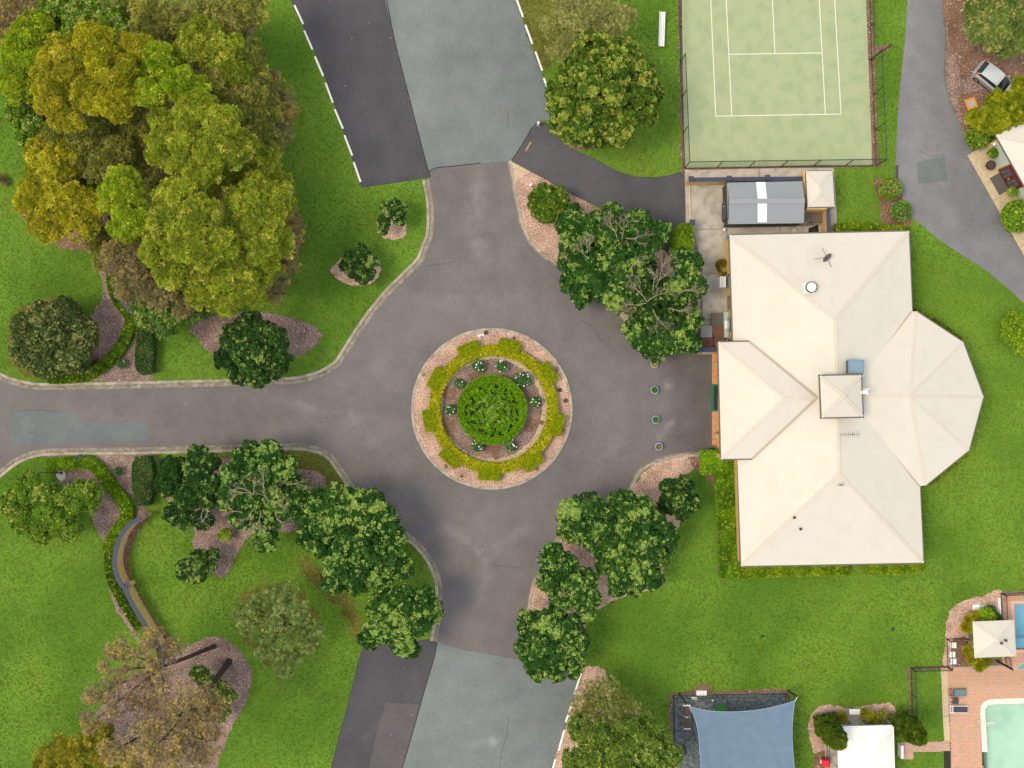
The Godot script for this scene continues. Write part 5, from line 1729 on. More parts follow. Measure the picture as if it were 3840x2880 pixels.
	mb.box(Vector3(-1.915, 0.50, 0), Vector3(0.06, 0.16, 1.2), 0.0, 0.02)
	obj("rear_bumper", mb, M.silver_paint, t)

func loft(mb: MB, st: Array) -> void:
	# section: x, half width, sill height, shoulder height, top half width, top height
	var rings := []
	for s in st:
		var r := []
		for q in [Vector2(-s[1] * 0.92, s[2]), Vector2(-s[1], lerpf(s[2], s[3], 0.45)), Vector2(-s[1] * 0.985, s[3]), Vector2(-s[4], s[5] - 0.02), Vector2(-s[4] * 0.5, s[5] + 0.012), Vector2(0, s[5] + 0.018), Vector2(s[4] * 0.5, s[5] + 0.012), Vector2(s[4], s[5] - 0.02), Vector2(s[1] * 0.985, s[3]), Vector2(s[1], lerpf(s[2], s[3], 0.45)), Vector2(s[1] * 0.92, s[2])]:
			r.append(Vector3(s[0], q.y, q.x))
		rings.append(r)
	var k: int = rings[0].size()
	var nrm := []
	for i in rings.size():
		var row := []
		for j in k:
			var u: Vector3 = rings[mini(i + 1, rings.size() - 1)][j] - rings[maxi(i - 1, 0)][j]
			var v: Vector3 = rings[i][mini(j + 1, k - 1)] - rings[i][maxi(j - 1, 0)]
			var nn := u.cross(v).normalized()
			var from_mid: Vector3 = rings[i][j] - Vector3(rings[i][j].x, 0.75 if rings[i][j].y < 1.0 else 1.0, 0)
			if nn.dot(from_mid) < 0.0:
				nn = -nn
			row.append(nn)
		nrm.append(row)
	for i in rings.size() - 1:
		for j in k - 1:
			mb.smooth(rings[i][j], rings[i][j + 1], rings[i + 1][j + 1], nrm[i][j], nrm[i][j + 1], nrm[i + 1][j + 1])
			mb.smooth(rings[i][j], rings[i + 1][j + 1], rings[i + 1][j], nrm[i][j], nrm[i + 1][j + 1], nrm[i + 1][j])
	for e in [0, rings.size() - 1]:
		var mid := Vector3.ZERO
		for p in rings[e]:
			mid += p / k
		for j in k:
			mb.tri(rings[e][j], rings[e][(j + 1) % k], mid, Vector3(-1 if e == 0 else 1, 0, 0))

# ---------------------------------------------------------------- fences
func bar_fence(called: String, label: String, a: Vector3, b: Vector3, h: float, gap: float, mat: Material, group := "") -> void:
	var t := thing(called, label, "fence", a, 0.0, group)
	var d := b - a
	var l := d.length()
	var e := d / l
	var n := int(l / gap)
	for k in n + 1:
		var mb := MB.new()
		var p := e * (l * k / n)
		if k % 18 == 0 or k == n:
			mb.box(p + Vector3.UP * h * 0.5, Vector3(0.06, h + 0.04, 0.06))
			obj("post", mb, mat, t)
		else:
			mb.box(p + Vector3.UP * h * 0.5, Vector3(0.022, h - 0.06, 0.022))
			obj("picket", mb, mat, t)
	for y in [0.1, h - 0.03]:
		var mb := MB.new()
		mb.bar(Vector3.UP * y, d + Vector3.UP * y, 0.045)
		obj("rail", mb, mat, t)

func wire_fence(called: String, label: String, a: Vector3, b: Vector3, h: float, post_gap: float, mat: Material, mesh_gap := 0.09, wire := 0.004, lower := -1.0) -> void:
	var t := thing(called, label, "fence", a)
	var d := b - a
	var l := d.length()
	var e := d / l
	var n := maxi(1, int(round(l / post_gap)))
	for k in n + 1:
		var mb := MB.new()
		mb.tube([e * (l * k / n), e * (l * k / n) + Vector3.UP * (h + 0.03)], [0.042, 0.042], 8)
		obj("post", mb, mat, t)
	for y in [0.05, h]:
		var mb := MB.new()
		mb.tube([Vector3.UP * y, d + Vector3.UP * y], [0.036, 0.036], 6)
		obj("rail", mb, mat, t)
	# chain link: wires running up to the right and up to the left
	var w := MB.new()
	var m := int(l / mesh_gap)
	var side := Vector3(-e.z, 0, e.x)
	for k in range(-int(h / mesh_gap), m):
		for s in [-1.0, 1.0]:
			var x0 := k * mesh_gap
			var x1 := x0 + h
			var y0 := 0.05
			var y1 := h
			if x0 < 0.0:
				y0 = -x0
				x0 = 0.0
			if x1 > l:
				y1 = h - (x1 - l)
				x1 = l
			if y1 <= y0:
				continue
			var p0: Vector3 = e * x0 + Vector3.UP * (y0 if s > 0.0 else h - y0) + side * 0.002 * s
			var p1: Vector3 = e * x1 + Vector3.UP * (y1 if s > 0.0 else h - y1) + side * 0.002 * s
			var u: Vector3 = (p1 - p0).normalized()
			var v: Vector3 = u.cross(side).normalized() * wire
			w.quad(p0 - v, p1 - v, p1 + v, p0 + v, side)
			w.quad(p0 - side * wire, p1 - side * wire, p1 + side * wire, p0 + side * wire, v.normalized())
	obj("chain_mesh", w, mat, t).set_meta("kind", "stuff")

# ---------------------------------------------------------------- pools
func build_pool_area() -> void:
	var deck := P([43.41, 18.6, 43.92, 18.52, 46.27, 18.44])
	deck.append_array(PackedVector2Array([Vector2(50, 19.0), Vector2(50, 36.5)]))
	deck.append_array(P([38.86, 34.89, 38.86, 31.65, 36.92, 31.71, 36.92, 32.53, 36.09, 32.58, 34.5, 32.83, 34.45, 31.81, 36.09, 31.71, 38.81, 31.65, 38.74, 29.45, 38.69, 27.7, 38.61, 25.34, 38.61, 25.14, 40.51, 25.04, 43.38, 24.96]))
	deck.append_array(P([43.41, 24.97]))
	deck = P([43.41, 18.6, 43.92, 18.52, 46.27, 18.44])
	deck.append_array(PackedVector2Array([Vector2(50, 19.0), Vector2(50, 36.5)]))
	deck.append_array(P([38.97, 35.91, 38.92, 31.71, 38.81, 29.76, 38.69, 27.19, 38.61, 25.17, 40.51, 25.04, 43.43, 24.96]))
	deck.append_array(P([43.45, 24.93]))
	var pool_b := P([44.46, 19.47, 44.7, 23.59])
	pool_b.append_array(PackedVector2Array([Vector2(51, pool_b[1].y - 0.15), Vector2(51, pool_b[0].y)]))
	var pool_a := curve([41.65, 31.81, 41.57, 30.27, 41.51, 28.88, 41.63, 28.45, 41.84, 28.19, 42.1, 28.04, 42.46, 27.95, 43.79, 27.89, 45.39, 27.83], false, 5)
	pool_a.append_array(PackedVector2Array([Vector2(51, pool_a[pool_a.size() - 1].y - 0.1), Vector2(51, 38), Vector2(pool_a[0].x + 0.12, 38)]))
	var parts := [deck]
	for c in [pool_b, pool_a]:
		var left := []
		for p in parts:
			for q in Geometry2D.clip_polygons(p, c):
				if q.size() > 2 and Geometry2D.triangulate_polygon(q).size() > 0:
					left.append(q)
		parts = left
	var pd := thing("pool_deck", "", "")
	pd.remove_meta("label")
	pd.remove_meta("category")
	pd.set_meta("kind", "structure")
	for p in parts:
		sheet("mortar_bed", p, 0.006, M.paver_joint, 0.1, pd)
	paint_mask(deck, 0)
	# pavers in stretcher bond: the first three hundred singly, the rest as one part
	var pm := MB.new()
	pm.box(Vector3(0, 0.015, 0), Vector3(0.232, 0.03, 0.112), 0.0, 0.006)
	var mesh := pm.mesh()
	var buf := PackedFloat32Array()
	var single := 0
	for j in range(0, 150):
		for i in range(0, 56):
			var p := Vector2(38.3 + i * 0.242 + (0.121 if j % 2 else 0.0), 19.3 + j * 0.122)
			var ok := false
			for q in parts:
				if Geometry2D.is_point_in_polygon(p, q):
					ok = true
					break
			if not ok:
				continue
			var at := Vector3(p.x, 0.004 + rng.randf() * 0.003, p.y)
			if single < 300 and j > 50 and p.x < 45.5:
				single += 1
				var o := obj("paver", mesh, M["paver_%d" % rng.randi_range(0, 3)], pd)
				o.position = at
			else:
				put(buf, at, Vector3.UP, 1.0, vary(lin(0.525, 0.315, 0.228).lerp(lin(0.56, 0.35, 0.255), rng.randf()), 0.04), 0.0)
	# the spray basis above turns freely, so lay these out square
	for i in range(0, buf.size(), 16):
		for k in 12:
			if k % 4 != 3:
				buf[i + k] = 1.0 if k in [0, 5, 10] else 0.0
	scatter("paver", mesh, M.paver, buf, pd).set_meta("kind", "stuff")

	# pale concrete edging strip with joints
	var es := thing("edging_strip", "", "")
	es.remove_meta("label")
	es.remove_meta("category")
	es.set_meta("kind", "structure")
	for s in [[37.99, 25.11, 38.61, 25.11, 38.69, 27.29, 38.72, 29.43, 38.19, 29.43, 38.1, 26.68], [38.19, 29.46, 38.73, 29.46, 38.86, 31.64, 38.33, 31.64]]:
		sheet("slab", P(s), 0.03, M.beige_concrete, 0.1, es)
	sheet("slab", P([39.17, 25.09, 43.38, 24.93, 43.39, 25.05, 39.22, 25.22]), 0.045, M.kerb_concrete, 0.1, es)
	sheet("slab", P([43.45, 18.44, 46.27, 18.35, 46.27, 18.46, 43.45, 18.57]), 0.05, M.kerb_concrete, 0.1, es)
	# brick path to the gazebo
	var bp := thing("brick_path", "", "")
	bp.remove_meta("label")
	bp.remove_meta("category")
	bp.set_meta("kind", "structure")
	var run := P([34.5, 31.81, 38.81, 31.68, 38.84, 32.53, 34.5, 32.63])
	var run2 := P([34.48, 31.77, 35.57, 31.95, 35.57, 33.28, 34.61, 33.28])
	var bb := PackedFloat32Array()
	for q in [run, run2]:
		sheet("mortar_bed", q, 0.012, M.paver_joint, 0.1, bp)
		paint_mask(q, 0)
		for j in 36:
			for i in 36:
				var p := Vector2(30.0 + i * 0.242 + (0.121 if j % 2 else 0.0), 29.5 + j * 0.122) + Vector2(2.0, 0)
				if Geometry2D.is_point_in_polygon(p, q):
					var c := vary(lin(0.47, 0.31, 0.25), 0.1)
					bb.append_array([1, 0, 0, p.x, 0, 1, 0, 0.008 + rng.randf() * 0.004, 0, 0, 1, p.y, c.r, c.g, c.b, 1])
	scatter("paver", mesh, M.paver, bb, bp).set_meta("kind", "stuff")

	# the pool with the pale green water
	var w_in := curve([42.14, 32.62, 42.04, 30.78, 41.94, 28.96, 42, 28.7, 42.17, 28.5, 42.46, 28.4, 43.79, 28.35, 45.39, 28.29], false, 5)
	var a_in := w_in.duplicate()
	a_in.append_array(PackedVector2Array([Vector2(50.4, w_in[w_in.size() - 1].y - 0.1), Vector2(50.4, 37.4), Vector2(w_in[0].x + 0.1, 37.4)]))
	var ctr := Vector3(a_in[0].x + 4, 0, 32)
	var pa := thing("swimming_pool", "large swimming pool of pale green water with a wide white coping", "swimming pool", ctr)
	basin(pa, a_in, M.pool_green, ctr)
	# coping stones between the two lines
	var out_l := curve([41.69, 32.62, 41.58, 30.53, 41.51, 28.86, 41.62, 28.47, 41.84, 28.19, 42.12, 28.04, 42.46, 27.95, 43.79, 27.89, 45.39, 27.83], false, 5)
	stones(pa, w_in, out_l, 0.9, M.coping_white, ctr)
	# handrail
	var hr: Vector3 = [Vector3(42.01, 0.8, 29.82)][0]
	var hd := thing("pool_handrail", "white tubular handrail at the corner of the green pool", "handrail", Vector3(hr.x, 0, hr.z))
	for z in [0.0, 0.18]:
		var mb := MB.new()
		var l := 1.0 if z == 0.0 else 0.45
		mb.tube([Vector3(-0.75, 0.05, z - 0.05), Vector3(-0.6, 0.75, z), Vector3(-0.45, 0.85, z), Vector3(-0.45 + l, 0.8, z), Vector3(-0.35 + l, 0.4, z), Vector3(-0.35 + l, -0.4, z)], [0.03, 0.03, 0.03, 0.03, 0.03, 0.03], 8)
		obj("tube", mb, M.white_paint, hd)
	# the small blue pool
	var cb := Vector3(pool_b[0].x + 4, 0, 22)
	var pb := thing("swimming_pool", "small bright blue pool beside the square white canopy", "swimming pool", cb)
	basin(pb, pool_b, M.pool_blue, cb)
	var st := MB.new()
	var zz := pool_b[1].y - 1.0
	st.box(Vector3(pool_b[1].x + 4.5, -0.75, zz + 0.45) - cb, Vector3(9.0, 0.9, 0.85))
	obj("step", st, M.pool_blue, pb)
	stones(pb, P([46.27, 19.48, 44.48, 19.48, 44.7, 23.56, 46.27, 23.54]), P([46.27, 19.2, 44.2, 19.2, 44.42, 23.85, 46.27, 23.82]), 0.45, M.terracotta_pale if M.has("terracotta_pale") else plain("terracotta_pale", lin(0.60, 0.38, 0.28), 0.8), cb)

	# square canopy
	var q0: Vector3 = [Vector3(39.73, 2.7, 20.5)][0]
	var q1: Vector3 = [Vector3(43.31, 2.7, 20.36)][0]
	var q2: Vector3 = [Vector3(43.5, 2.7, 23.48)][0]
	var q3: Vector3 = [Vector3(39.9, 2.7, 23.64)][0]
	var ap: Vector3 = [Vector3(41.64, 3.5, 21.92)][0]
	var o := Vector3(ap.x, 0, ap.z)
	var cp := thing("poolside_canopy", "square cream canopy roof with two dark vents beside the blue pool", "shelter", o)
	for f in [[q0, q1, ap], [q1, q2, ap], [q2, q3, ap], [q3, q0, ap]]:
		slab_roof("roof", f, M.roof_cream, cp, o)
	caps("ridge_cap", [[q0, ap], [q1, ap], [q2, ap], [q3, ap]], 0.10, 0.012, M.ridge_cream, cp, o)
	for q in [q0, q1, q2, q3]:
		var mb := MB.new()
		var c: Vector3 = (q - o) * 0.66
		mb.box(Vector3(c.x, 1.33, c.z), Vector3(0.1, 2.66, 0.1))
		obj("post", mb, M.white_paint, cp)
	for q in [[Vector3(41.88, 3.4, 22.18)][0], [Vector3(42.27, 3.4, 21.96)][0]]:
		var mb := MB.new()
		mb.lathe(q - o - Vector3.UP * 0.1, [Vector2(0.09, 0), Vector2(0.09, 0.25), Vector2(0.13, 0.25), Vector2(0.12, 0.3), Vector2(0, 0.32)], 10)
		obj("vent", mb, M.charcoal_steel, cp)
	for q in [[Vector3(41.77, 3.3, 21.88)][0]]:
		var mb := MB.new()
		mb.box(q - o, Vector3(0.5, 0.05, 0.1), 0.0, 0.01)
		obj("flashing", mb, M.ridge_cream, cp)
	# under the canopy's western side: timber deck boards and a yellow bench
	for q in [[[Vector3(40.61, 0, 22.2)][0], 0.5, 0.95, "weathered_timber", "dark timber step under the western edge of the square canopy"], [[Vector3(40.63, 0, 23.14)][0], 0.55, 0.9, "ochre", "ochre timber step under the western edge of the square canopy"]]:
		var mat: Material = M[q[3]] if M.has(q[3]) else plain("ochre", lin(0.42, 0.30, 0.09), 0.85)
		slatted("timber_bench", q[3 + 1], q[0] + Vector3(0.15, 0.0, 0), q[1] * 1.6, q[2], 0.3, mat, true)
	# fences round the pools
	bar_fence("pool_fence", "black bar pool fence west of the blue pool", [Vector3(43.34, 0, 18.6)][0], [Vector3(43.45, 0, 20.91)][0], 1.25, 0.12, M.black_steel)
	bar_fence("pool_fence", "black bar pool fence north of the blue pool", [Vector3(43.34, 0, 18.55)][0], [Vector3(46.27, 0, 18.43)][0], 1.25, 0.12, M.black_steel)
	bar_fence("pool_fence", "black bar pool fence from the square canopy to the sail post", [Vector3(43.7, 0, 24.08)][0], [Vector3(43.78, 0, 24.97)][0], 1.25, 0.12, M.black_steel)
	bar_fence("pool_fence", "black bar fence in front of the three white box lids", [Vector3(38.52, 0, 22.6)][0], [Vector3(38.63, 0, 25.02)][0], 1.2, 0.5, M.black_steel)
	bar_fence("pool_fence", "black bar fence between the pink bed and the three white box lids", [Vector3(38.52, 0, 22.6)][0], [Vector3(40.87, 0, 22.6)][0], 1.2, 0.5, M.black_steel)
	wire_fence("wire_fence", "dark wire fence along the west of the worn grass strip", [Vector3(35.35, 0, 25.17)][0], [Vector3(35.5, 0, 29.81)][0], 1.3, 2.4, M.green_steel, 0.16, 0.004)
	wire_fence("wire_fence", "dark wire fence along the north of the worn grass strip", [Vector3(35.35, 0, 25.17)][0], [Vector3(38.56, 0, 25.09)][0], 1.3, 2.4, M.green_steel, 0.16, 0.004)
	# white drain pipe / bench by the fence
	var pp: Vector3 = [Vector3(43.26, 0, 20.22)][0]
	var pt := thing("white_pipe", "grey-white pipe lying along the fence west of the blue pool", "pipe", Vector3(pp.x, 0.06, pp.z))
	var pm2 := MB.new()
	pm2.tube([Vector3(-0.05, 0.02, -1.3), Vector3(0.08, 0.02, 1.35)], [0.07, 0.07], 10)
	pm2.tube([Vector3(-0.2, 0.02, -1.3), Vector3(-0.05, 0.02, 1.35)], [0.04, 0.04], 10)
	obj("tube", pm2, M.skylight, pt)
	var k3 := 0
	for q in [[Vector3(39.08, 0, 23.12)][0], [Vector3(38.98, 0, 23.94)][0], [Vector3(39.08, 0, 24.55)][0]]:
		var bx := thing("box_lid", ["northernmost", "middle", "southernmost"][k3] + " of the three white box lids behind the black fence", "box", Vector3(q.x, 0.02, q.z), 0.0, "white box lids by the pool fence")
		for s in [-1, 1]:
			var mb := MB.new()
			mb.box(Vector3(s * 0.125, 0.12, 0), Vector3(0.235, 0.24, 0.50), 0.0, 0.02)
			obj("lid_half", mb, M.white_paint, bx)
		k3 += 1
	var mr: Vector3 = [Vector3(41.2, 0, 19.78)][0]
	var mx := thing("valve_box", "pale turquoise valve box in the pink bed by the pool", "box", Vector3(mr.x, 0.02, mr.z))
	var vb := MB.new()
	vb.box(Vector3(-0.1, 0.1, 0), Vector3(0.62, 0.2, 0.5), 0.0, 0.02)
	obj("lid", vb, M.skylight, mx)
	vb = MB.new()
	vb.box(Vector3(0.42, 0.08, 0), Vector3(0.4, 0.16, 0.46), 0.0, 0.02)
	obj("side_lid", vb, M.box_green_lid, mx)
	# turquoise sail and its post
	var sp: Vector3 = [Vector3(42.98, 0, 24.55)][0]
	var tp: Vector3 = [Vector3(42.97, 3.3, 24.5)][0]
	var po := thing("sail_post", "thick dark leaning post carrying the turquoise shade sail", "post", Vector3(sp.x, 0, sp.z))
	var mbp := MB.new()
	mbp.tube([Vector3(0, -0.1, 0), tp - Vector3(sp.x, 0, sp.z)], [0.11, 0.09], 10)
	obj("pole", mbp, M.black_steel, po)
	var sa: Vector3 = [Vector3(43.38, 3.1, 24.4)][0]
	var sb := sa + Vector3(5.0, 0.3, -3.6)
	var sc := sa + Vector3(5.4, -0.3, 1.4)
	var sl := thing("shade_sail", "turquoise shade sail corner at the right edge by the blue pool", "shade sail", sa)
	mbp = MB.new()
	for i in 12:
		for s in 1:
			var f0 := i / 12.0
			var f1 := (i + 1) / 12.0
			var u0 := (sb - sa) * f0 + Vector3(-0.3, 0, 0.35) * sin(f0 * PI)
			var u1 := (sb - sa) * f1 + Vector3(-0.3, 0, 0.35) * sin(f1 * PI)
			var v0 := (sc - sa) * f0 + Vector3(0, 0, -0.3) * sin(f0 * PI)
			var v1 := (sc - sa) * f1 + Vector3(0, 0, -0.3) * sin(f1 * PI)
			mbp.face(u0, u1, v1)
			mbp.face(u0, v1, v0)
	for v in mbp.n.size():
		if mbp.n[v].y < 0.0:
			mbp.n[v] = -mbp.n[v]
	obj("cloth", mbp, M.turquoise_cloth, sl)
	mbp = MB.new()
	mbp.bar(Vector3.ZERO, tp - sa, 0.03)
	obj("tether", mbp, M.white_paint, sl)
	# loungers and a side table
	lounger("blue-grey sun lounger with its back raised, northern one on the pink deck", [Vector3(39.43, 0, 27.27)][0], M.lounger_blue, M.gutter_dark, true)
	lounger("navy sun lounger with a white frame on the pink deck", [Vector3(39.53, 0, 28.76)][0], M.lounger_navy, M.white_paint, false)
	var tb: Vector3 = [Vector3(39.1, 0, 27.99)][0]
	var tt := thing("side_table", "small dark square table between the two sun loungers", "table", Vector3(tb.x, 0.03, tb.z))
	mbp = MB.new()
	mbp.box(Vector3(0.04, 0.46, 0), Vector3(0.52, 0.05, 0.5), 0.0, 0.015)
	obj("tabletop", mbp, M.lounger_navy, tt)
	for s in [Vector2(-1, -1), Vector2(1, -1), Vector2(1, 1), Vector2(-1, 1)]:
		mbp = MB.new()
		mbp.box(Vector3(0.04 + s.x * 0.21, 0.22, s.y * 0.2), Vector3(0.05, 0.44, 0.05))
		obj("leg", mbp, M.lounger_navy, tt)

func basin(parent: Node3D, outline: PackedVector2Array, mat: Material, o: Vector3) -> void:
	var loc := PackedVector2Array()
	for q in outline:
		loc.append(q - Vector2(o.x, o.z))
	var mb := MB.new()
	mb.prism(loc, -1.25, -1.24)
	var cw := Geometry2D.is_polygon_clockwise(loc)
	for i in loc.size():
		var a := loc[i]
		var b := loc[(i + 1) % loc.size()]
		var t := (b - a).normalized()
		var out := Vector3(-t.y, 0, t.x) if not cw else Vector3(t.y, 0, -t.x)
		mb.quad(Vector3(a.x, -1.3, a.y), Vector3(b.x, -1.3, b.y), Vector3(b.x, 0.0, b.y), Vector3(a.x, 0.0, a.y), out)
	obj("basin", mb, mat, parent)
	var w := MB.new()
	w.prism(loc, -0.10, -0.10)
	obj("water", w, M.water, parent)

func stones(parent: Node3D, inner: PackedVector2Array, outer: PackedVector2Array, l: float, mat: Material, o: Vector3) -> void:
	var ti := 0.0
	var to := 0.0
	for i in inner.size() - 1:
		ti += inner[i].distance_to(inner[i + 1])
	for i in outer.size() - 1:
		to += outer[i].distance_to(outer[i + 1])
	var n := int(to / l)
	var c := Vector2(o.x, o.z)
	for k in n:
		var f0 := (k + 0.008) / n
		var f1 := (k + 0.992) / n
		var fm := (f0 + f1) * 0.5
		var pl := PackedVector2Array([along(inner, ti * f0) - c, along(inner, ti * fm) - c, along(inner, ti * f1) - c, along(outer, to * f1) - c, along(outer, to * fm) - c, along(outer, to * f0) - c])
		var mb := MB.new()
		mb.prism(pl, -0.12, 0.05 + rng.randf() * 0.004)
		obj("coping_stone", mb, mat, parent)

func lounger(label: String, at: Vector3, cloth: Material, frame: Material, raised: bool) -> void:
	var t := thing("sun_lounger", label, "sun lounger", Vector3(at.x, 0.03, at.z), 0.0, "sun loungers by the green pool")
	var mb := MB.new()
	mb.box(Vector3(0.18, 0.34, 0), Vector3(1.05, 0.05, 0.54), 0.0, 0.015)
	obj("seat", mb, cloth, t)
	mb = MB.new()
	var bx := -0.36
	if raised:
		mb.quad(Vector3(bx, 0.36, -0.27), Vector3(bx - 0.28, 0.86, -0.27), Vector3(bx - 0.28, 0.86, 0.27), Vector3(bx, 0.36, 0.27), Vector3(0.87, 0.5, 0))
		mb.quad(Vector3(bx - 0.03, 0.34, -0.27), Vector3(bx - 0.31, 0.84, -0.27), Vector3(bx - 0.31, 0.84, 0.27), Vector3(bx - 0.03, 0.34, 0.27), Vector3(-0.87, -0.5, 0))
	else:
		mb.box(Vector3(-0.42, 0.36, 0), Vector3(0.15, 0.05, 0.5), 0.0, 0.01)
	obj("backrest", mb, cloth, t)
	for s in [-1, 1]:
		mb = MB.new()
		mb.bar(Vector3(-0.85, 0.30, s * 0.30), Vector3(0.75, 0.32, s * 0.30), 0.05)
		obj("side_rail", mb, frame, t)
		for x in [-0.6, 0.65]:
			mb = MB.new()
			mb.box(Vector3(x, 0.15, s * 0.29), Vector3(0.05, 0.3, 0.05))
			obj("leg", mb, frame, t)
	mb = MB.new()
	mb.bar(Vector3(-0.62, 0.42, -0.3), Vector3(-0.62, 0.42, 0.3), 0.04)
	mb.bar(Vector3(-0.8, 0.33, -0.3), Vector3(-0.8, 0.33, 0.3), 0.04)
	obj("crossbar", mb, frame, t)

# ---------------------------------------------------------------- playground
func build_playground() -> void:
	var pl := P([14.27, 27.6, 24.3, 27.39, 24.38, 28.31, 24.85, 32.2, 25.02, 36.09, 14.35, 36.09])
	sheet("rubber_floor", pl, 0.034, M.rubber_floor, 0.1)
	paint_mask(pl, 0)
	var kb := MB.new()
	sweep(kb, P([14.38, 36.09, 14.23, 27.6, 24.31, 27.38, 24.38, 28.31]), [Vector2(0.0, -0.05), Vector2(0.0, 0.07), Vector2(0.1, 0.07), Vector2(0.1, -0.05)], -1.0)
	struct("playground_kerb", kb, M.channel_concrete)
	var H0 := 3.4
	var c0: Vector3 = [Vector3(15.1, 3.4, 27.52)][0]
	var c1: Vector3 = [Vector3(24.33, 3, 27.3)][0]
	var top := curve([15.14, 27.61, 15.84, 27.82, 16.6, 27.99, 17.51, 28.1, 18.97, 28.14, 20.37, 28.08, 21.55, 27.94, 22.79, 27.7, 24.31, 27.27], false, 3)
	var bot := curve([16.27, 36.05, 16.92, 35.78, 17.94, 35.62, 18.97, 35.56, 20.1, 35.56, 21.23, 35.67, 22.25, 35.83, 23.06, 36, 24.35, 36.32], false, 3)
	var lf := curve([15.14, 27.61, 15.63, 28.51, 15.96, 29.86, 16.12, 31.47, 16.25, 33.09, 16.27, 34.7, 16.27, 36.05], false, 3)
	var rt := curve([24.31, 27.27, 24.16, 28.4, 24.06, 29.59, 24.08, 31.2, 24.2, 32.82, 24.27, 34.7, 24.35, 36.32], false, 3)
	var o := Vector3(c0.x, 0, c0.z)
	var sail := thing("shade_sail", "large grey-blue shade sail with scalloped edges over the playground", "shade sail", o)
	var nu := top.size() - 1
	var nv := lf.size() - 1
	var grid := []
	for j in nv + 1:
		var row := []
		for i in nu + 1:
			var u := float(i) / nu
			var v := float(j) / nv
			var p := top[i] * (1 - v) + bot[i] * v + lf[j] * (1 - u) + rt[j] * u - (top[0] * (1 - u) * (1 - v) + top[nu] * u * (1 - v) + bot[0] * (1 - u) * v + bot[nu] * u * v)
			var y := lerpf(lerpf(3.4, 3.0, u), lerpf(3.0, 3.4, u), v) - 0.45 * sin(u * PI) * sin(v * PI) * 1.0 + 0.02 * sin(u * 26.0) * sin(v * PI)
			row.append(Vector3(p.x - o.x, y, p.y - o.z))
		grid.append(row)
	var mb := MB.new()
	for j in nv:
		for i in nu:
			var a: Vector3 = grid[j][i]
			var b: Vector3 = grid[j][i + 1]
			var c: Vector3 = grid[j + 1][i + 1]
			var d: Vector3 = grid[j + 1][i]
			var nn := (b - a).cross(d - a).normalized()
			if nn.y < 0.0:
				nn = -nn
			mb.quad(a, b, c, d, nn)
	obj("cloth", mb, M.shade_cloth, sail)
	mb = MB.new()
	for j in [0, nv]:
		for i in nu:
			mb.bar(grid[j][i], grid[j][i + 1], 0.045, 0.03)
	for i in [0, nu]:
		for j in nv:
			mb.bar(grid[j][i], grid[j + 1][i], 0.045, 0.03)
	obj("hem", mb, plain("hem_cloth", lin(0.25, 0.34, 0.47), 0.9), sail)
	# posts
	var p0: Vector3 = [Vector3(14.81, 0, 27.45)][0]
	var p1: Vector3 = [Vector3(14.96, 3.6, 27.36)][0]
	var q0: Vector3 = [Vector3(24.44, 0, 27.2)][0]
	var q1: Vector3 = [Vector3(24.52, 3.2, 26.84)][0]
	for q in [[p0, p1, c0, "dark post holding the western corner of the grey-blue sail"], [q0, q1, c1, "dark post holding the eastern corner of the grey-blue sail"]]:
		var t := thing("sail_post", q[3], "post", q[0])
		mb = MB.new()
		mb.tube([Vector3(0, -0.1, 0), q[1] - q[0]], [0.09, 0.08], 10)
		obj("pole", mb, M.green_steel, t)
		mb = MB.new()
		mb.bar(q[1] - q[0], q[2] - q[0], 0.04)
		obj("turnbuckle", mb, M.skylight, t)
	bar_fence("playground_fence", "dark bar fence along the north of the playground", [Vector3(14.24, 0, 27.6)][0], [Vector3(24.27, 0, 27.39)][0], 1.25, 0.24, M.green_steel)
	bar_fence("playground_fence", "dark bar fence along the west of the playground", [Vector3(14.24, 0, 27.6)][0], [Vector3(14.38, 0, 36.09)][0], 1.25, 0.24, M.green_steel)
	bar_fence("playground_fence", "short dark bar fence at the playground's northeastern corner", [Vector3(24.27, 0, 27.39)][0], [Vector3(24.36, 0, 28.64)][0], 1.25, 0.24, M.green_steel)
	# slatted seat with white end frames
	var b: Vector3 = [Vector3(15.45, 0.5, 29.39)][0]
	var bench := thing("park_bench", "long dark slatted bench with white end frames at the playground's western side", "bench", Vector3(b.x, 0.034, b.z))
	for k in 5:
		mb = MB.new()
		mb.box(Vector3(-0.22 + k * 0.11 + 0.08, 0.46, 0), Vector3(0.085, 0.04, 2.05), 0.0, 0.01)
		obj("slat", mb, M.red_timber if k % 2 else M.weathered_timber, bench)
	for k in 3:
		mb = MB.new()
		mb.box(Vector3(-0.42 - k * 0.03, 0.58 + k * 0.11, 0), Vector3(0.04, 0.085, 2.05), 0.0, 0.01)
		obj("back_slat", mb, M.weathered_timber, bench)
	for z in [-1.03, 0.0, 1.03]:
		mb = MB.new()
		mb.box(Vector3(0.0, 0.5, z), Vector3(0.62 if z != 0.0 else 0.2, 0.06, 0.09), 0.0, 0.02)
		mb.box(Vector3(-0.22, 0.24, z), Vector3(0.06, 0.48, 0.07))
		mb.box(Vector3(0.26, 0.24, z), Vector3(0.06, 0.48, 0.07))
		obj("end_frame", mb, M.skylight, bench)
	mb = MB.new()
	mb.box(Vector3(-0.05, 0.62, -1.06), Vector3(0.72, 0.10, 0.10), 0.0, 0.03)
	obj("armrest", mb, M.skylight, bench)
	# white bench pads outside the fence
	b = [Vector3(16.76, 0, 27.32)][0]
	var pads := thing("white_cabinet", "low white cabinet of three panels outside the playground fence", "cabinet", Vector3(b.x, 0.0, b.z))
	for k in 3:
		mb = MB.new()
		mb.box(Vector3(-0.31 + k * 0.31, 0.2, 0.0), Vector3(0.30, 0.4, 0.42), 0.0, 0.02)
		obj("panel", mb, M.white_paint, pads)
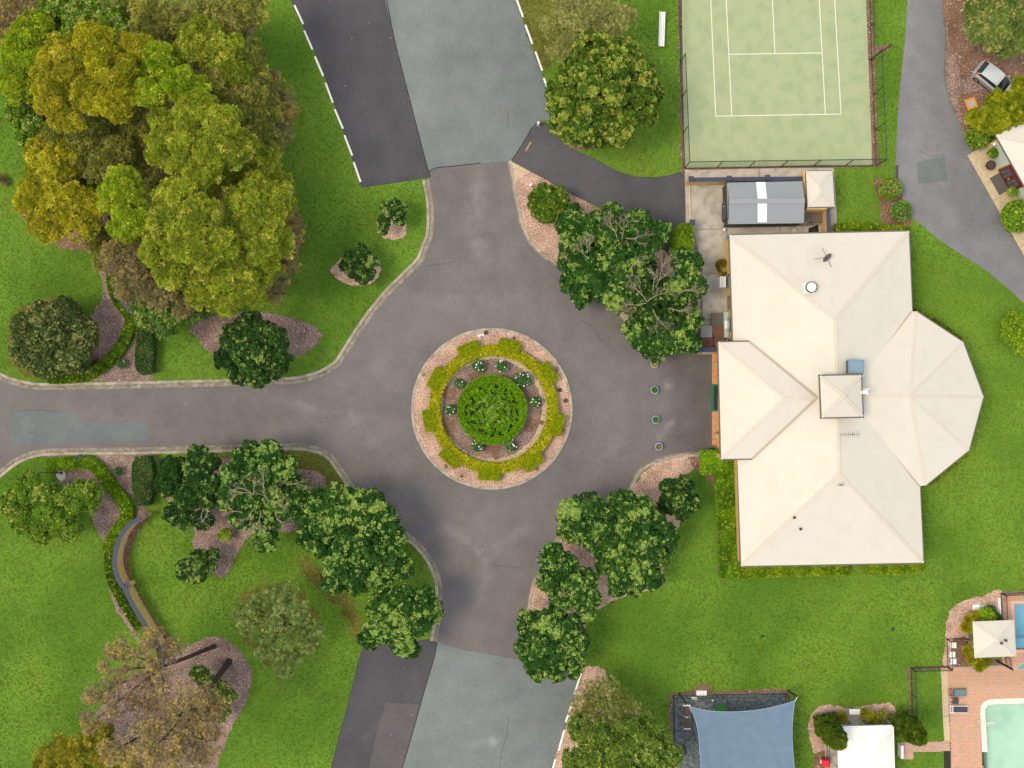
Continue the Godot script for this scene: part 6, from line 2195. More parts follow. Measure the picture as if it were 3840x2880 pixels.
	b = [Vector3(18.51, 0, 28.81)][0]
	var gr := thing("play_mound", "round green rubber play mound at the edge of the shade sail", "play mound", Vector3(b.x, 0.034, b.z))
	mb = MB.new()
	mb.lathe(Vector3.ZERO, [Vector2(0.44, 0.0), Vector2(0.42, 0.06), Vector2(0.28, 0.13), Vector2(0.0, 0.16)], 28)
	obj("dome", mb, M.green_rubber, gr)
	b = [Vector3(15.25, 0, 32.37)][0]
	var rk := thing("play_rocker", "slim black curved play rocker on the rubber floor", "play equipment", Vector3(b.x, 0.034, b.z))
	mb = MB.new()
	for k in 10:
		var f := k / 10.0 - 0.5
		var g := (k + 1) / 10.0 - 0.5
		var w0 := 0.11 * cos(f * PI)
		var w1 := 0.11 * cos(g * PI)
		var h0 := 0.25 + f * f * 0.6
		var h1 := 0.25 + g * g * 0.6
		mb.quad(Vector3(f * 0.2 - w0, h0, f), Vector3(g * 0.2 - w1, h1, g), Vector3(g * 0.2 + w1, h1, g), Vector3(f * 0.2 + w0, h0, f), Vector3.UP)
		mb.quad(Vector3(f * 0.2 - w0, 0, f), Vector3(g * 0.2 - w1, 0, g), Vector3(g * 0.2 - w1, h1, g), Vector3(f * 0.2 - w0, h0, f), Vector3.LEFT)
		mb.quad(Vector3(f * 0.2 + w0, 0, f), Vector3(g * 0.2 + w1, 0, g), Vector3(g * 0.2 + w1, h1, g), Vector3(f * 0.2 + w0, h0, f), Vector3.RIGHT)
	obj("shell", mb, M.black_steel, rk)
	for q in [[[Vector3(16.16, 0, 27.84)][0], 0.5, 0.12, "white slab at the foot of the playground fence, left of the post lamp"], [[Vector3(17.7, 0, 27.93)][0], 0.16, 0.2, "small white post lamp inside the playground's northern fence"]]:
		var t := thing("white_marker" if q[1] > 0.3 else "post_lamp", q[3], "marker" if q[1] > 0.3 else "lamp", Vector3(q[0].x, 0.034, q[0].z))
		mb = MB.new()
		if q[1] > 0.3:
			mb.box(Vector3(0, 0.06, 0), Vector3(0.5, 0.12, 0.2), 0.0, 0.02)
		else:
			mb.lathe(Vector3.ZERO, [Vector2(0.05, 0), Vector2(0.05, 0.4), Vector2(0.09, 0.42), Vector2(0.09, 0.5), Vector2(0, 0.53)], 12)
		obj("body", mb, M.white_paint, t)

# ---------------------------------------------------------------- white gazebo at the bottom edge
func build_gazebo() -> void:
	var q0: Vector3 = [Vector3(28.15, 2.8, 29.65)][0]
	var q1: Vector3 = [Vector3(32.8, 2.8, 29.53)][0]
	var ap: Vector3 = [Vector3(30.68, 3.9, 32.18)][0]
	var s := (q1 - q0).length()
	var e := (q1 - q0).normalized()
	var f := Vector3(-e.z, 0, e.x)
	var q2 := q1 + f * s
	var q3 := q0 + f * s
	ap = (q0 + q2) * 0.5 + Vector3.UP * 1.05
	var o := Vector3(ap.x, 0, ap.z)
	var t := thing("gazebo", "white square pyramid roof gazebo between two cypresses", "gazebo", o)
	for k in [[q0, q1, ap], [q1, q2, ap], [q2, q3, ap], [q3, q0, ap]]:
		slab_roof("roof", k, M.roof_white, t, o)
	caps("ridge_cap", [[q0, ap], [q1, ap], [q2, ap], [q3, ap]], 0.10, 0.012, M.roof_white, t, o)
	for k in [[q0, q1], [q1, q2], [q2, q3], [q3, q0]]:
		var mb := MB.new()
		var d: Vector3 = (k[1] - k[0]).normalized()
		var out := Vector3(d.z, 0, -d.x)
		mb.bar(k[0] - o + out * 0.06 + Vector3.DOWN * 0.07, k[1] - o + out * 0.06 + Vector3.DOWN * 0.07, 0.11, 0.1)
		obj("gutter", mb, M.skylight, t)
	for q in [q0, q1, q2, q3]:
		var mb := MB.new()
		var c: Vector3 = (q - o) * 0.82
		mb.box(Vector3(c.x, 1.36, c.z), Vector3(0.12, 2.72, 0.12))
		obj("post", mb, M.white_paint, t)
	var fl := MB.new()
	fl.prism(PackedVector2Array([Vector2(q0.x - o.x - 0.5, q0.z - o.z - 0.6), Vector2(q1.x - o.x + 0.1, q1.z - o.z - 0.6), Vector2(q2.x - o.x, q2.z - o.z), Vector2(q3.x - o.x - 0.5, q3.z - o.z)]), -0.06, 0.045)
	obj("floor", fl, M.concrete, t)
	var vb := MB.new()
	vb.lathe(Vector3(0.25, 0.93, 0.15), [Vector2(0.06, 0), Vector2(0.06, 0.16), Vector2(0, 0.18)], 10)
	obj("vent", vb, M.charcoal_steel, t)
	bar_fence("gazebo_fence", "short black fence left of the gazebo's path", [Vector3(28.45, 0, 29.83)][0], [Vector3(29.78, 0, 29.83)][0], 0.95, 0.14, M.black_steel)
	bar_fence("gazebo_fence", "short black fence right of the gazebo's path", [Vector3(31.08, 0, 29.83)][0], [Vector3(33.02, 0, 29.83)][0], 0.95, 0.14, M.black_steel)
	bar_fence("gazebo_fence", "black fence along the gazebo's western side", [Vector3(27.9, 0, 31.86)][0], [Vector3(27.9, 0, 35.6)][0], 0.95, 0.5, M.black_steel)
	sheet("gazebo_path", P([29.89, 29.4, 31.01, 29.4, 31.01, 29.85, 31.46, 30.27, 30.1, 30.27, 29.84, 29.88]), 0.05, M.concrete, 0.1)
	var b: Vector3 = [Vector3(30.26, 0.45, 28.95)][0]
	var bx := thing("white_bench_box", "white low bench box in front of the gazebo's path", "bench", Vector3(b.x, 0.0, b.z))
	var mb := MB.new()
	mb.box(Vector3(0, 0.42, 0), Vector3(0.97, 0.06, 0.48), 0.0, 0.02)
	obj("seat", mb, M.white_paint, bx)
	for sx in [-0.38, 0.38]:
		mb = MB.new()
		mb.box(Vector3(sx, 0.2, 0), Vector3(0.1, 0.4, 0.42))
		obj("leg", mb, M.concrete, bx)
	b = [Vector3(27.64, 0.8, 33.37)][0]
	var rd := thing("red_mailbox", "bright red box with a white handle on a post by the gazebo fence", "box", Vector3(b.x, 0.0, b.z))
	mb = MB.new()
	mb.box(Vector3(0, 0.62, 0), Vector3(0.68, 0.55, 0.6), 0.0, 0.07)
	obj("body", mb, M.red_plastic, rd)
	mb = MB.new()
	mb.box(Vector3(-0.44, 0.7, -0.12), Vector3(0.09, 0.1, 0.36), 0.0, 0.02)
	obj("handle", mb, M.white_paint, rd)
	mb = MB.new()
	mb.box(Vector3(0.05, 0.17, 0.25), Vector3(0.08, 0.36, 0.08))
	mb.box(Vector3(0.05, 0.17, -0.2), Vector3(0.08, 0.36, 0.08))
	obj("post", mb, M.orange_paint, rd)
	b = [Vector3(34.36, 0, 32.36)][0]
	var wc := thing("white_locker", "tall narrow white locker against the gazebo's eastern side", "locker", Vector3(b.x - 0.25, 0.0, b.z))
	mb = MB.new()
	mb.box(Vector3(0.2, 0.45, 0), Vector3(0.22, 0.9, 1.15), 0.0, 0.02)
	obj("body", mb, M.skylight, wc)

# ---------------------------------------------------------------- tennis court
func build_court() -> void:
	var pl := P([14.92, -38.77, 31.16, -38.77, 31.39, -34.04, 31.96, -19.41, 15.3, -19.17, 15.04, -34.04])
	sheet("tennis_court", pl, 0.030, M.court, 0.1)
	paint_mask(pl, 0)
	var lines := MB.new()
	for l in [[17.54, -37.33, 17.62, -34.04, 18.06, -23.76], [18.89, -37.33, 18.99, -34.04, 19.48, -23.81], [22.95, -37.33, 23.09, -34.04, 23.31, -29.32], [27.09, -37.33, 27.24, -34.04, 27.78, -23.93], [28.45, -37.33, 28.6, -34.04, 29.17, -23.92], [19.28, -29.23, 27.44, -29.35], [18.02, -23.74, 29.19, -23.93], [23.57, -23.95, 23.57, -23.81]]:
		sweep(lines, P(l), [Vector2(-0.036, 0.035), Vector2(0.036, 0.035)], 1.0)
	struct("court_line", lines, M.line_paint)
	wire_fence("tennis_fence", "dark green wire fence along the southern end of the tennis court", [Vector3(15.32, 0, -19.13)][0], [Vector3(32.29, 0, -19.36)][0], 2.9, 2.85, M.green_steel, 0.28, 0.0028)
	wire_fence("tennis_fence", "tall dark wire fence along the tennis court's western side", [Vector3(14.94, 0, -28.49)][0], [Vector3(15.32, 0, -19.13)][0], 2.9, 3.1, M.green_steel, 0.28, 0.0028)
	wire_fence("tennis_fence", "low wire fence along the tennis court's western side near the top", [Vector3(14.8, 0, -37.59)][0], [Vector3(14.94, 0, -28.49)][0], 1.1, 3.1, M.green_steel, 0.28, 0.0028)
	wire_fence("tennis_fence", "tall dark wire fence along the tennis court's eastern side", [Vector3(31.87, 0, -28.79)][0], [Vector3(32.29, 0, -19.36)][0], 2.9, 3.1, M.green_steel, 0.28, 0.0028)
	wire_fence("tennis_fence", "low wire fence along the tennis court's eastern side near the top", [Vector3(31.63, 0, -37.59)][0], [Vector3(31.87, 0, -28.79)][0], 1.0, 3.1, M.green_steel, 0.28, 0.0028)
	var b: Vector3 = [Vector3(31.73, 0, -28.79)][0]
	var tp: Vector3 = [Vector3(31.98, 4.6, -28.6)][0]
	var t := thing("light_pole", "dark light pole leaning over the small lawn east of the tennis court", "light pole", b)
	var mb := MB.new()
	mb.tube([Vector3(0, -0.05, 0), tp - b], [0.07, 0.05], 8)
	obj("pole", mb, M.green_steel, t)
	mb = MB.new()
	mb.box(tp - b, Vector3(0.4, 0.12, 0.22), 0.6, 0.03)
	obj("lamp_head", mb, M.green_steel, t)

# ---------------------------------------------------------------- wheel stops, bench, posts, pots
func build_small_things() -> void:
	var n := 0
	var ord := ["first", "second", "third", "fourth", "fifth", "sixth", "seventh"]
	for s in [[-19.29, -33.59, -18.51, -31.91], [-18.43, -31.33, -17.69, -29.65], [-17.48, -29.04, -16.74, -27.31], [-16.54, -26.7, -15.88, -24.93], [-15.72, -24.36, -14.98, -22.63], [-14.86, -22.06, -14.16, -20.25], [-14.04, -19.68, -13.42, -17.91]]:
		wheel_stop(s, ord[n] + " white wheel stop from the top along the dark parking strip", "white wheel stops along the dark parking strip")
		n += 1
	n = 0
	for s in [[0.19, -34.73, 0.98, -32.54], [1.19, -31.85, 1.81, -30.14], [2.08, -29.46, 2.69, -27.78], [2.82, -27.13, 3.27, -25.97]]:
		wheel_stop(s, ord[n] + " white wheel stop from the top beside the straw-coloured tree", "white wheel stops along the top parking bay")
		n += 1
	n = 0
	for s in [[6.14, 25.64, 5.54, 27.49], [5.39, 28.17, 4.77, 29.98], [4.64, 30.68, 4.13, 32.52], [3.84, 33.28, 3.34, 35.15]]:
		wheel_stop(s, ord[n] + " white wheel stop from the top along the bottom parking bay", "white wheel stops along the bottom parking bay")
		n += 1
	# white bench beside the court
	var b: Vector3 = [Vector3(13.24, 0.45, -31.33)][0]
	var t := thing("park_bench", "long white slatted bench on the grass west of the tennis court", "bench", Vector3(b.x, 0, b.z), -0.035)
	for k in 3:
		var mb := MB.new()
		mb.box(Vector3(-0.12 + k * 0.155, 0.45, 0), Vector3(0.135, 0.04, 3.05), 0.0, 0.012)
		obj("slat", mb, M.white_paint, t)
	var mb := MB.new()
	mb.box(Vector3(-0.26, 0.60, 0), Vector3(0.05, 0.2, 3.05), 0.0, 0.012)
	obj("backrest", mb, M.skylight, t)
	for z in [-1.2, 0.0, 1.2]:
		mb = MB.new()
		mb.box(Vector3(0, 0.21, z), Vector3(0.4, 0.42, 0.06))
		obj("leg", mb, M.charcoal_steel, t)
	# marker posts
	for q in [[[Vector3(2.33, 0, -22.99)][0], 0.85, "white marker post at the corner of the dark side drive"], [[Vector3(1.66, 0, -17.53)][0], 0.8, "white marker post in the pink bed beside the clipped shrub"]]:
		t = thing("marker_post", q[2], "post", q[0])
		mb = MB.new()
		mb.lathe(Vector3.ZERO, [Vector2(0.12, -0.05), Vector2(0.12, q[1] - 0.06), Vector2(0.10, q[1]), Vector2(0.0, q[1] + 0.02)], 16)
		obj("post", mb, M.white_paint, t)
		mb = MB.new()
		mb.lathe(Vector3(0, q[1] - 0.22, 0), [Vector2(0.123, 0.0), Vector2(0.123, 0.08)], 16)
		obj("reflector_band", mb, M.skylight, t)
	# small lines of worn paint on the side drive
	var lt := MB.new()
	for k in 6:
		var p0 := P([1.23, -20.69])[0].lerp(P([1.68, -21.5])[0], k / 6.0 + 0.02)
		var p1 := P([1.23, -20.69])[0].lerp(P([1.68, -21.5])[0], k / 6.0 + (0.13 if k % 3 else 0.10))
		sweep(lt, PackedVector2Array([p0, p1]), [Vector2(-0.06, -0.036), Vector2(0.06, -0.036)], 1.0)
	struct("worn_paint_line", lt, M.yellow_paint)
	# pots in the forecourt
	var flowers := [lin(0.50, 0.40, 0.03), lin(0.08, 0.20, 0.02), lin(0.09, 0.24, 0.02), lin(0.30, 0.24, 0.06)]
	var says := ["blue glazed pot of yellow foliage, nearest the clipped trees in the forecourt", "blue glazed pot of green plants, second from the top in the forecourt", "blue glazed pot of green plants, third from the top in the forecourt", "blue glazed pot with sparse yellowish plant, lowest of the forecourt row"]
	var k4 := 0
	for q in [[Vector3(12.56, 0, -1.75)][0], [Vector3(12.59, 0, 0.53)][0], [Vector3(12.69, 0, 3.15)][0], [Vector3(12.96, 0, 5.53)][0]]:
		t = pot("planter_pot", says[k4], q + Vector3(0, -0.055, 0), 0.34, 0.5, M.glaze_blue, M.glaze_rim, "blue pots across the forecourt")
		var buf := PackedFloat32Array()
		for i in (90 if k4 < 3 else 40):
			var d := rdir()
			var p := Vector3(d.x * 0.26, 0.5 + absf(d.y) * 0.20, d.z * 0.26) * Vector3(rng.randf_range(0.4, 1.0), 1, rng.randf_range(0.4, 1.0))
			put(buf, p, (d + Vector3.UP * 0.6).normalized(), rng.randf_range(0.6, 1.0), vary(flowers[k4], 0.35))
		var pl := thing("pot_plant", ["yellow leafy plant in the topmost blue forecourt pot", "green bushy plant in the second blue forecourt pot", "green bushy plant in the third blue forecourt pot", "sparse yellowish plant in the lowest blue forecourt pot"][k4], "plant", t.position, 0.0, "plants in the forecourt pots")
		scatter("foliage", leaf.small, M.leaf, buf, pl)
		var sm := MB.new()
		sm.tube([Vector3(0, 0.40, 0), Vector3(0, 0.6, 0)], [0.02, 0.012], 5)
		obj("stem", sm, M.bark_dark, pl)
		k4 += 1
	b = [Vector3(17.88, 0, 5.73)][0]
	t = thing("sandwich_board", "dark folding board standing at the southern end of the porch", "sign", Vector3(b.x, -0.05, b.z), -0.6)
	for s in [-1, 1]:
		mb = MB.new()
		mb.quad(Vector3(-0.3, 0, s * 0.25), Vector3(0.3, 0, s * 0.25), Vector3(0.3, 0.8, s * 0.02), Vector3(-0.3, 0.8, s * 0.02), Vector3(0, 0.3, s).normalized())
		mb.quad(Vector3(-0.3, 0, s * 0.22), Vector3(0.3, 0, s * 0.22), Vector3(0.3, 0.78, s * 0.0), Vector3(-0.3, 0.78, s * 0.0), Vector3(0, -0.3, -s).normalized())
		obj("board", mb, M.lounger_navy if s > 0 else M.grey_steel, t)
	# flagpole on its round pad, by the left edge
	b = [Vector3(-39.91, 0, 7.88)][0]
	var ft: Vector3 = [Vector3(-39.96, 5.1, 7.47)][0]
	t = thing("flagpole", "slender dark flagpole by the western hedge", "flagpole", b)
	mb = MB.new()
	mb.tube([Vector3(0, 0, 0), ft - b], [0.05, 0.03], 8)
	obj("pole", mb, M.black_steel, t)
	mb = MB.new()
	mb.lathe(Vector3(0, 0.06, 0), [Vector2(0.13, 0), Vector2(0.13, 0.05), Vector2(0.05, 0.08)], 16)
	obj("base_plate", mb, M.charcoal_steel, t)
	b = [Vector3(-39.97, 0, 8.04)][0]
	t = thing("round_pad", "round pale concrete pad at the foot of the flagpole", "concrete pad", Vector3(b.x, 0, b.z))
	mb = MB.new()
	mb.lathe(Vector3.ZERO, [Vector2(0.42, 0.0), Vector2(0.42, 0.08), Vector2(0.40, 0.10), Vector2(0.0, 0.10)], 28)
	mb.lathe(Vector3(0.03, 0, 0.16), [Vector2(0.38, 0.0), Vector2(0.36, 0.05), Vector2(0.0, 0.06)], 28)
	obj("slab", mb, plain("pad_white", lin(0.56, 0.55, 0.48), 0.9), t)
	b = [Vector3(-38.18, 0, 6.45)][0]
	t = thing("navy_urn", "round navy urn on the kerb behind the low western hedge", "urn", Vector3(b.x, 0, b.z))
	mb = MB.new()
	mb.lathe(Vector3.ZERO, [Vector2(0.14, 0), Vector2(0.21, 0.2), Vector2(0.23, 0.5), Vector2(0.19, 0.66), Vector2(0.21, 0.7), Vector2(0.17, 0.7), Vector2(0.0, 0.62)], 20)
	obj("body", mb, M.navy_paint, t)
	for q in [[[Vector3(-34.75, 0, 7.7)][0], "white rose shrub in the mulch south of the left drive"], [[Vector3(-34.45, 0, -1.8)][0], "white rose shrub in the mulch north of the left drive"]]:
		rose(q[0], 0.28, q[1])
	b = [Vector3(-42.89, 0, -1.91)][0]
	t = thing("garden_light", "white wall light half hidden under the dark round shrub", "lamp", Vector3(b.x, 0, b.z))
	mb = MB.new()
	mb.box(Vector3(0.0, 0.9, 0.25), Vector3(0.62, 0.10, 0.18), 0.15, 0.03)
	obj("lamp_head", mb, M.white_paint, t)
	mb = MB.new()
	mb.tube([Vector3(0, 0, 0.25), Vector3(0, 0.9, 0.25)], [0.04, 0.03], 8)
	obj("post", mb, M.white_paint, t)
	# the tree stump hole near the side drive, lawn drains
	b = [Vector3(6.21, 0, -21.32)][0]
	t = thing("tree_stump", "pale cut stump in the bare earth under the round tree", "stump", b)
	mb = MB.new()
	mb.lathe(Vector3.ZERO, [Vector2(0.36, -0.02), Vector2(0.26, 0.18), Vector2(0.22, 0.28), Vector2(0.0, 0.26)], 12)
	obj("wood", mb, M.bark_pale, t)
	for q in [[[Vector3(22.22, 0, 22.37)][0], "dark sprinkler pit in the lawn, western one"], [[Vector3(33.8, 0, 21.74)][0], "dark sprinkler pit in the lawn, eastern one"]]:
		t = thing("sprinkler_pit", q[1], "sprinkler", q[0], 0.5)
		mb = MB.new()
		mb.box(Vector3(0, 0.01, 0), Vector3(0.34, 0.03, 0.18), 0.0, 0.01)
		obj("lid", mb, M.mat_dark, t)
	# curved garden walls in the west
	var w1 := curve([-32.38, 11.72, -33.26, 12.19, -34.06, 13.2, -34.54, 14.55, -34.63, 15.83, -34.36, 16.9, -33.93, 17.71], false, 4)
	wall_run("garden_wall", "curved ochre garden wall with navy coping beside the low hedge", w1, 1.75, 0.34, 0.06, M.yellow_render, 0.8)
	var w2 := curve([-33.77, 17.71, -33.12, 19.13, -32.18, 20.68, -31.23, 22.29, -30.22, 23.91], false, 4)
	wall_run("garden_wall", "straight ochre garden wall with navy coping running under the brown tree", w2, 1.75, 0.34, 0.06, M.yellow_render, 0.8)
	var w3 := curve([-34.82, -9.18, -34.68, -8.31, -34.37, -7.49, -33.69, -6.75, -33.06, -6.1], false, 4)
	wall_run("garden_wall", "curved grey-navy capped wall at the edge of the big grove", w3, 1.2, 0.34, 0.1, M.yellow_render, 0.8)
	for q in [[P([-32.21, 11.54])[0], 1.6, "black-capped pier ending the curved garden wall"], [P([-33.71, 17.61])[0], 1.56, "pier between the curved and the straight garden walls"]]:
		var pp := thing("wall_pier", q[2], "pier", Vector3(q[0].x, 0, q[0].y), 0.35)
		mb = MB.new()
		mb.box(Vector3(0, q[1] * 0.5, 0), Vector3(0.6, q[1], 0.38))
		obj("shaft", mb, M.yellow_render, pp)
		mb = MB.new()
		mb.box(Vector3(0, q[1] + 0.04, 0), Vector3(0.72, 0.09, 0.44), 0.0, 0.02)
		obj("cap", mb, M.black_steel if q[1] > 1.58 else M.navy_paint, pp)

func wheel_stop(s: Array, label: String, group: String) -> void:
	var a := Vector3(s[0], -0.05, s[1])
	var b := Vector3(s[2], -0.05, s[3])
	var m := (a + b) * 0.5
	var d := (b - a).normalized()
	var l := a.distance_to(b)
	var t := thing("wheel_stop", label, "wheel stop", m, -atan2(d.z, d.x), group)
	var mb := MB.new()
	mb.box(Vector3(0, 0.055, 0), Vector3(l, 0.11, 0.17), 0.0, 0.025)
	obj("beam", mb, M.white_paint, t)

func rose(at: Vector3, r: float, label: String, group := "") -> void:
	var t := thing("rose_bush", label, "rose bush", at, 0.0, group)
	var st := MB.new()
	for k in 5:
		var a := TAU * k / 5.0
		st.tube([Vector3(0, 0, 0), Vector3(cos(a) * r * 0.4, 0.35, sin(a) * r * 0.4), Vector3(cos(a) * r * 0.7, 0.6, sin(a) * r * 0.7)], [0.02, 0.015, 0.008], 5)
	obj("stem", st, M.bark_dark, t)
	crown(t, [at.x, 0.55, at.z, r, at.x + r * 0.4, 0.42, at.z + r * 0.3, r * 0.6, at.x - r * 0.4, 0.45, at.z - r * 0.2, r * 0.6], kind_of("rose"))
	for k in int(4 + r * 10):
		var mb := leaf.flower as Mesh
		var o := obj("flower", mb, M.white_paint, t)
		var d := rdir()
		d.y = absf(d.y) * 0.7 + 0.25
		d = d.normalized()
		o.position = Vector3(d.x * r * 1.15, 0.5 + d.y * r * 1.0, d.z * r * 1.15)
		o.scale = Vector3.ONE * rng.randf_range(0.8, 1.35)

# ---------------------------------------------------------------- the island of the roundabout
func build_island() -> void:
	var c := Vector2(-1.78, 2.20)
	var R := 7.2
	var mb := MB.new()
	for p in [[R - 6.95, 0.0]]:
		mb.lathe(Vector3(c.x, 0, c.y), [Vector2(R, -0.07), Vector2(R - 0.03, 0.05), Vector2(R - 0.07, 0.075), Vector2(R - 0.24, 0.08), Vector2(R - 0.28, 0.05), Vector2(R - 0.29, -0.05)], 128)
	struct("kerb", mb, M.kerb_concrete)
	mb = MB.new()
	ring_sheet(mb, c, 4.78, R - 0.27, 0.04)
	struct("gravel_ring", mb, M.mulch_pink)
	mb = MB.new()
	ring_sheet(mb, c, 4.35, 4.80, 0.046)
	struct("edging_ring", mb, M.beige_concrete)
	sheet("mulch_bed", rough(circle(c, 4.42, 96), 0.05, 0.2), 0.052, M.mulch_mauve, 0.06)
	for q in [[[-5.55, 0.96], 0.8], [[-5.69, 3.84], 0.9], [[1.15, 0.96], 0.7], [[1.83, 3.43], 0.8], [[-1.72, 5.62], 0.9], [[-2.82, -0.68], 0.7]]:
		var p := P(q[0])[0]
		sheet("leaf_litter", rough(curve(rough(circle(p, q[1], 12), 0.3, 9.0), true, 3), 0.16, 0.15), 0.056, M.mulch_rust, 0.004)
	# clipped hedge ring with nine square buttresses
	var hc := P([-1.6, 2.22])[0]
	var ro := 5.62
	var ri := 4.78
	var t := thing("hedge_ring", "round yellow-green clipped hedge with nine square buttresses on the island", "hedge", Vector3(hc.x, 0, hc.y))
	var k := {"m": "small", "s": 0.95, "d": 70.0, "c": 0.3, "a": lin(0.27, 0.31, 0.006), "b": lin(0.52, 0.52, 0.010), "t": lin(0.667, 0.609, 0.087), "f": 0.10, "mat": "leaf"}
	var gk := {"a": lin(0.20, 0.28, 0.006), "b": lin(0.40, 0.45, 0.009)}
	var hh := 0.75
	mb = MB.new()
	for i in 96:
		var a := TAU * i / 96.0
		var b := TAU * (i + 1) / 96.0
		var p := [Vector2.from_angle(a) * (ri + 0.07), Vector2.from_angle(a) * (ro - 0.07), Vector2.from_angle(b) * (ro - 0.07), Vector2.from_angle(b) * (ri + 0.07)]
		mb.prism(PackedVector2Array(p), 0.0, hh - 0.08)
	obj("woody_core", mb, M.hedge_core, t)
	var buf := PackedFloat32Array()
	for i in 6000:
		var a := rng.randf() * TAU
		var r := sqrt(rng.randf_range(ri * ri, ro * ro))
		var col: Color = vary(k.a.lerp(k.b, rng.randf()), 0.2)
		if rng.randf() < k.f:
			col = vary(k.t, 0.2)
		put(buf, Vector3(cos(a) * r, hh - rng.randf() * rng.randf() * 0.10, sin(a) * r), (Vector3.UP + rdir() * 0.6).normalized(), k.s * rng.randf_range(0.7, 1.1), col)
	for i in 4200:
		var a := rng.randf() * TAU
		var s := 1.0 if i % 2 else -1.0
		var r := ro if s > 0.0 else ri
		put(buf, Vector3(cos(a) * r, rng.randf() * hh, sin(a) * r), (Vector3(cos(a), 0, sin(a)) * s + rdir() * 0.6).normalized(), k.s * rng.randf_range(0.7, 1.1), vary(k.a.lerp(k.b, rng.randf() * 0.6), 0.2))
	scatter("foliage", leaf.small, M.leaf, buf, t)
	for deg in [112.5, 76.0, 33.7, -13.8, -53.7, -94.0, -132.0, -170.0, 152.0]:
		var a := -deg_to_rad(deg)
		var d := Vector2.from_angle(a)
		var s := Vector2(-d.y, d.x)
		var w := 0.90
		var h2 := 0.88
		buf = PackedFloat32Array()
		mb = MB.new()
		var pl := PackedVector2Array([d * (ro - 0.35) - s * (w - 0.07), d * (ro + 0.52) - s * (w - 0.07), d * (ro + 0.52) + s * (w - 0.07), d * (ro - 0.35) + s * (w - 0.07)])
		mb.prism(pl, 0.0, h2 - 0.08)
		var bt := obj("buttress", mb, M.hedge_core, t)
		for i in 900:
			var f := rng.randf_range(-1.0, 1.0)
			var g := rng.randf_range(-0.38, 0.58)
			var p := d * (ro + g) + s * f * w
			var y := h2 - rng.randf() * rng.randf() * 0.1
			var nn := Vector3.UP
			if i % 2 == 0:
				y = rng.randf() * h2
				if i % 4 == 0:
					p = d * (ro + 0.58) + s * f * w
					nn = Vector3(d.x, 0, d.y)
				else:
					var q := signf(f)
					p = d * (ro + g) + s * q * w
					nn = Vector3(s.x, 0, s.y) * q
			put(buf, Vector3(p.x, y, p.y), (nn + rdir() * 0.6).normalized(), k.s * rng.randf_range(0.7, 1.1), vary(gk.a.lerp(gk.b, rng.randf()), 0.2))
		scatter("foliage", leaf.small, M.leaf, buf, bt)
	# the round clipped shrub in the middle with a hollow and loose sprigs
	var mc := P([-1.73, 2.27])[0]
	t = thing("clipped_shrub", "big round clipped green shrub with a hollow in the middle of the island", "shrub", Vector3(mc.x, 0, mc.y))
	mb = MB.new()
	var rr := 2.98
	mb.lathe(Vector3.ZERO, [Vector2(rr - 0.1, 0.0), Vector2(rr - 0.08, 0.9), Vector2(rr - 0.25, 0.95), Vector2(rr - 0.6, 0.5), Vector2(1.3, 0.45), Vector2(0.6, 0.5), Vector2(0.0, 0.5)], 48)
	obj("woody_core", mb, M.hedge_core, t)
	buf = PackedFloat32Array()
	var ka := lin(0.10, 0.25, 0.008)
	var kb := lin(0.25, 0.46, 0.018)
	var gapn := FastNoiseLite.new()
	gapn.seed = 12
	gapn.frequency = 1.7
	var hole := Vector2([-2.95, 2.06][0], [-2.95, 2.06][1]) - mc
	for i in 9000:
		var a := rng.randf() * TAU
		var r := sqrt(rng.randf()) * rr
		var p := Vector2.from_angle(a) * r
		if p.distance_to(hole) < 0.36 * (1.0 + 0.9 * absf(sin(p.angle_to(hole)))) and rng.randf() < 0.9:
			continue
		var rim := smoothstep(2.3, 2.7, r)
		if rim < 0.5 and (gapn.get_noise_2d(p.x, p.y) < -0.06 or i % 3 == 0):
			continue
		var y := lerpf(0.92 + 0.14 * sin(p.x * 3.1) * sin(p.y * 2.7), 1.10, rim)
		put(buf, Vector3(p.x, y - rng.randf() * rng.randf() * (0.35 if rim < 0.5 else 0.1), p.y), (Vector3.UP + rdir() * 0.8).normalized(), rng.randf_range(0.8, 1.3), vary(ka.lerp(kb, rng.randf() * (0.8 if rim < 0.5 else 1.0)), 0.25))
	for i in 3600:
		var a := rng.randf() * TAU
		put(buf, Vector3(cos(a) * rr, rng.randf() * 1.1, sin(a) * rr), (Vector3(cos(a), 0, sin(a)) + rdir() * 0.6).normalized(), rng.randf_range(0.7, 1.1), vary(ka.lerp(kb, rng.randf()), 0.2))
	scatter("foliage", leaf.small, M.leaf, buf, t)
	buf = PackedFloat32Array()
	for i in 90:
		var a := rng.randf() * TAU
		var r := sqrt(rng.randf()) * 1.4
		put(buf, Vector3(cos(a) * r + 0.15, 1.05 + rng.randf() * 0.25, sin(a) * r - 0.1), (Vector3.UP + rdir() * 0.7).normalized(), rng.randf_range(0.6, 1.1), vary(lin(0.26, 0.42, 0.06), 0.45))
	scatter("loose_sprig", leaf.frond, M.leaf_matt, buf, t)
	var k8 := 0
	var where := ["north-northwest", "north-northeast", "northeast", "east", "west", "northwest", "south-southwest", "south-southeast"]
	for q in [[890, 718, .46], [1040, 715, .46], [1178, 800, .60], [1258, 945, .42], [705, 995, .38], [768, 828, .27], [885, 1225, .48], [1098, 1222, .46]]:
		var px := Vector2(1280 + q[0] * 0.57866, 960 + q[1] * 0.57866)
		rose(Vector3((px.x - 1920) / 42.3, 0.05, (px.y - 1440) / 42.3), q[2], "white flowering rose bush in the island bed, " + where[k8] + " of the round shrub", "white rose bushes on the island")
		k8 += 1
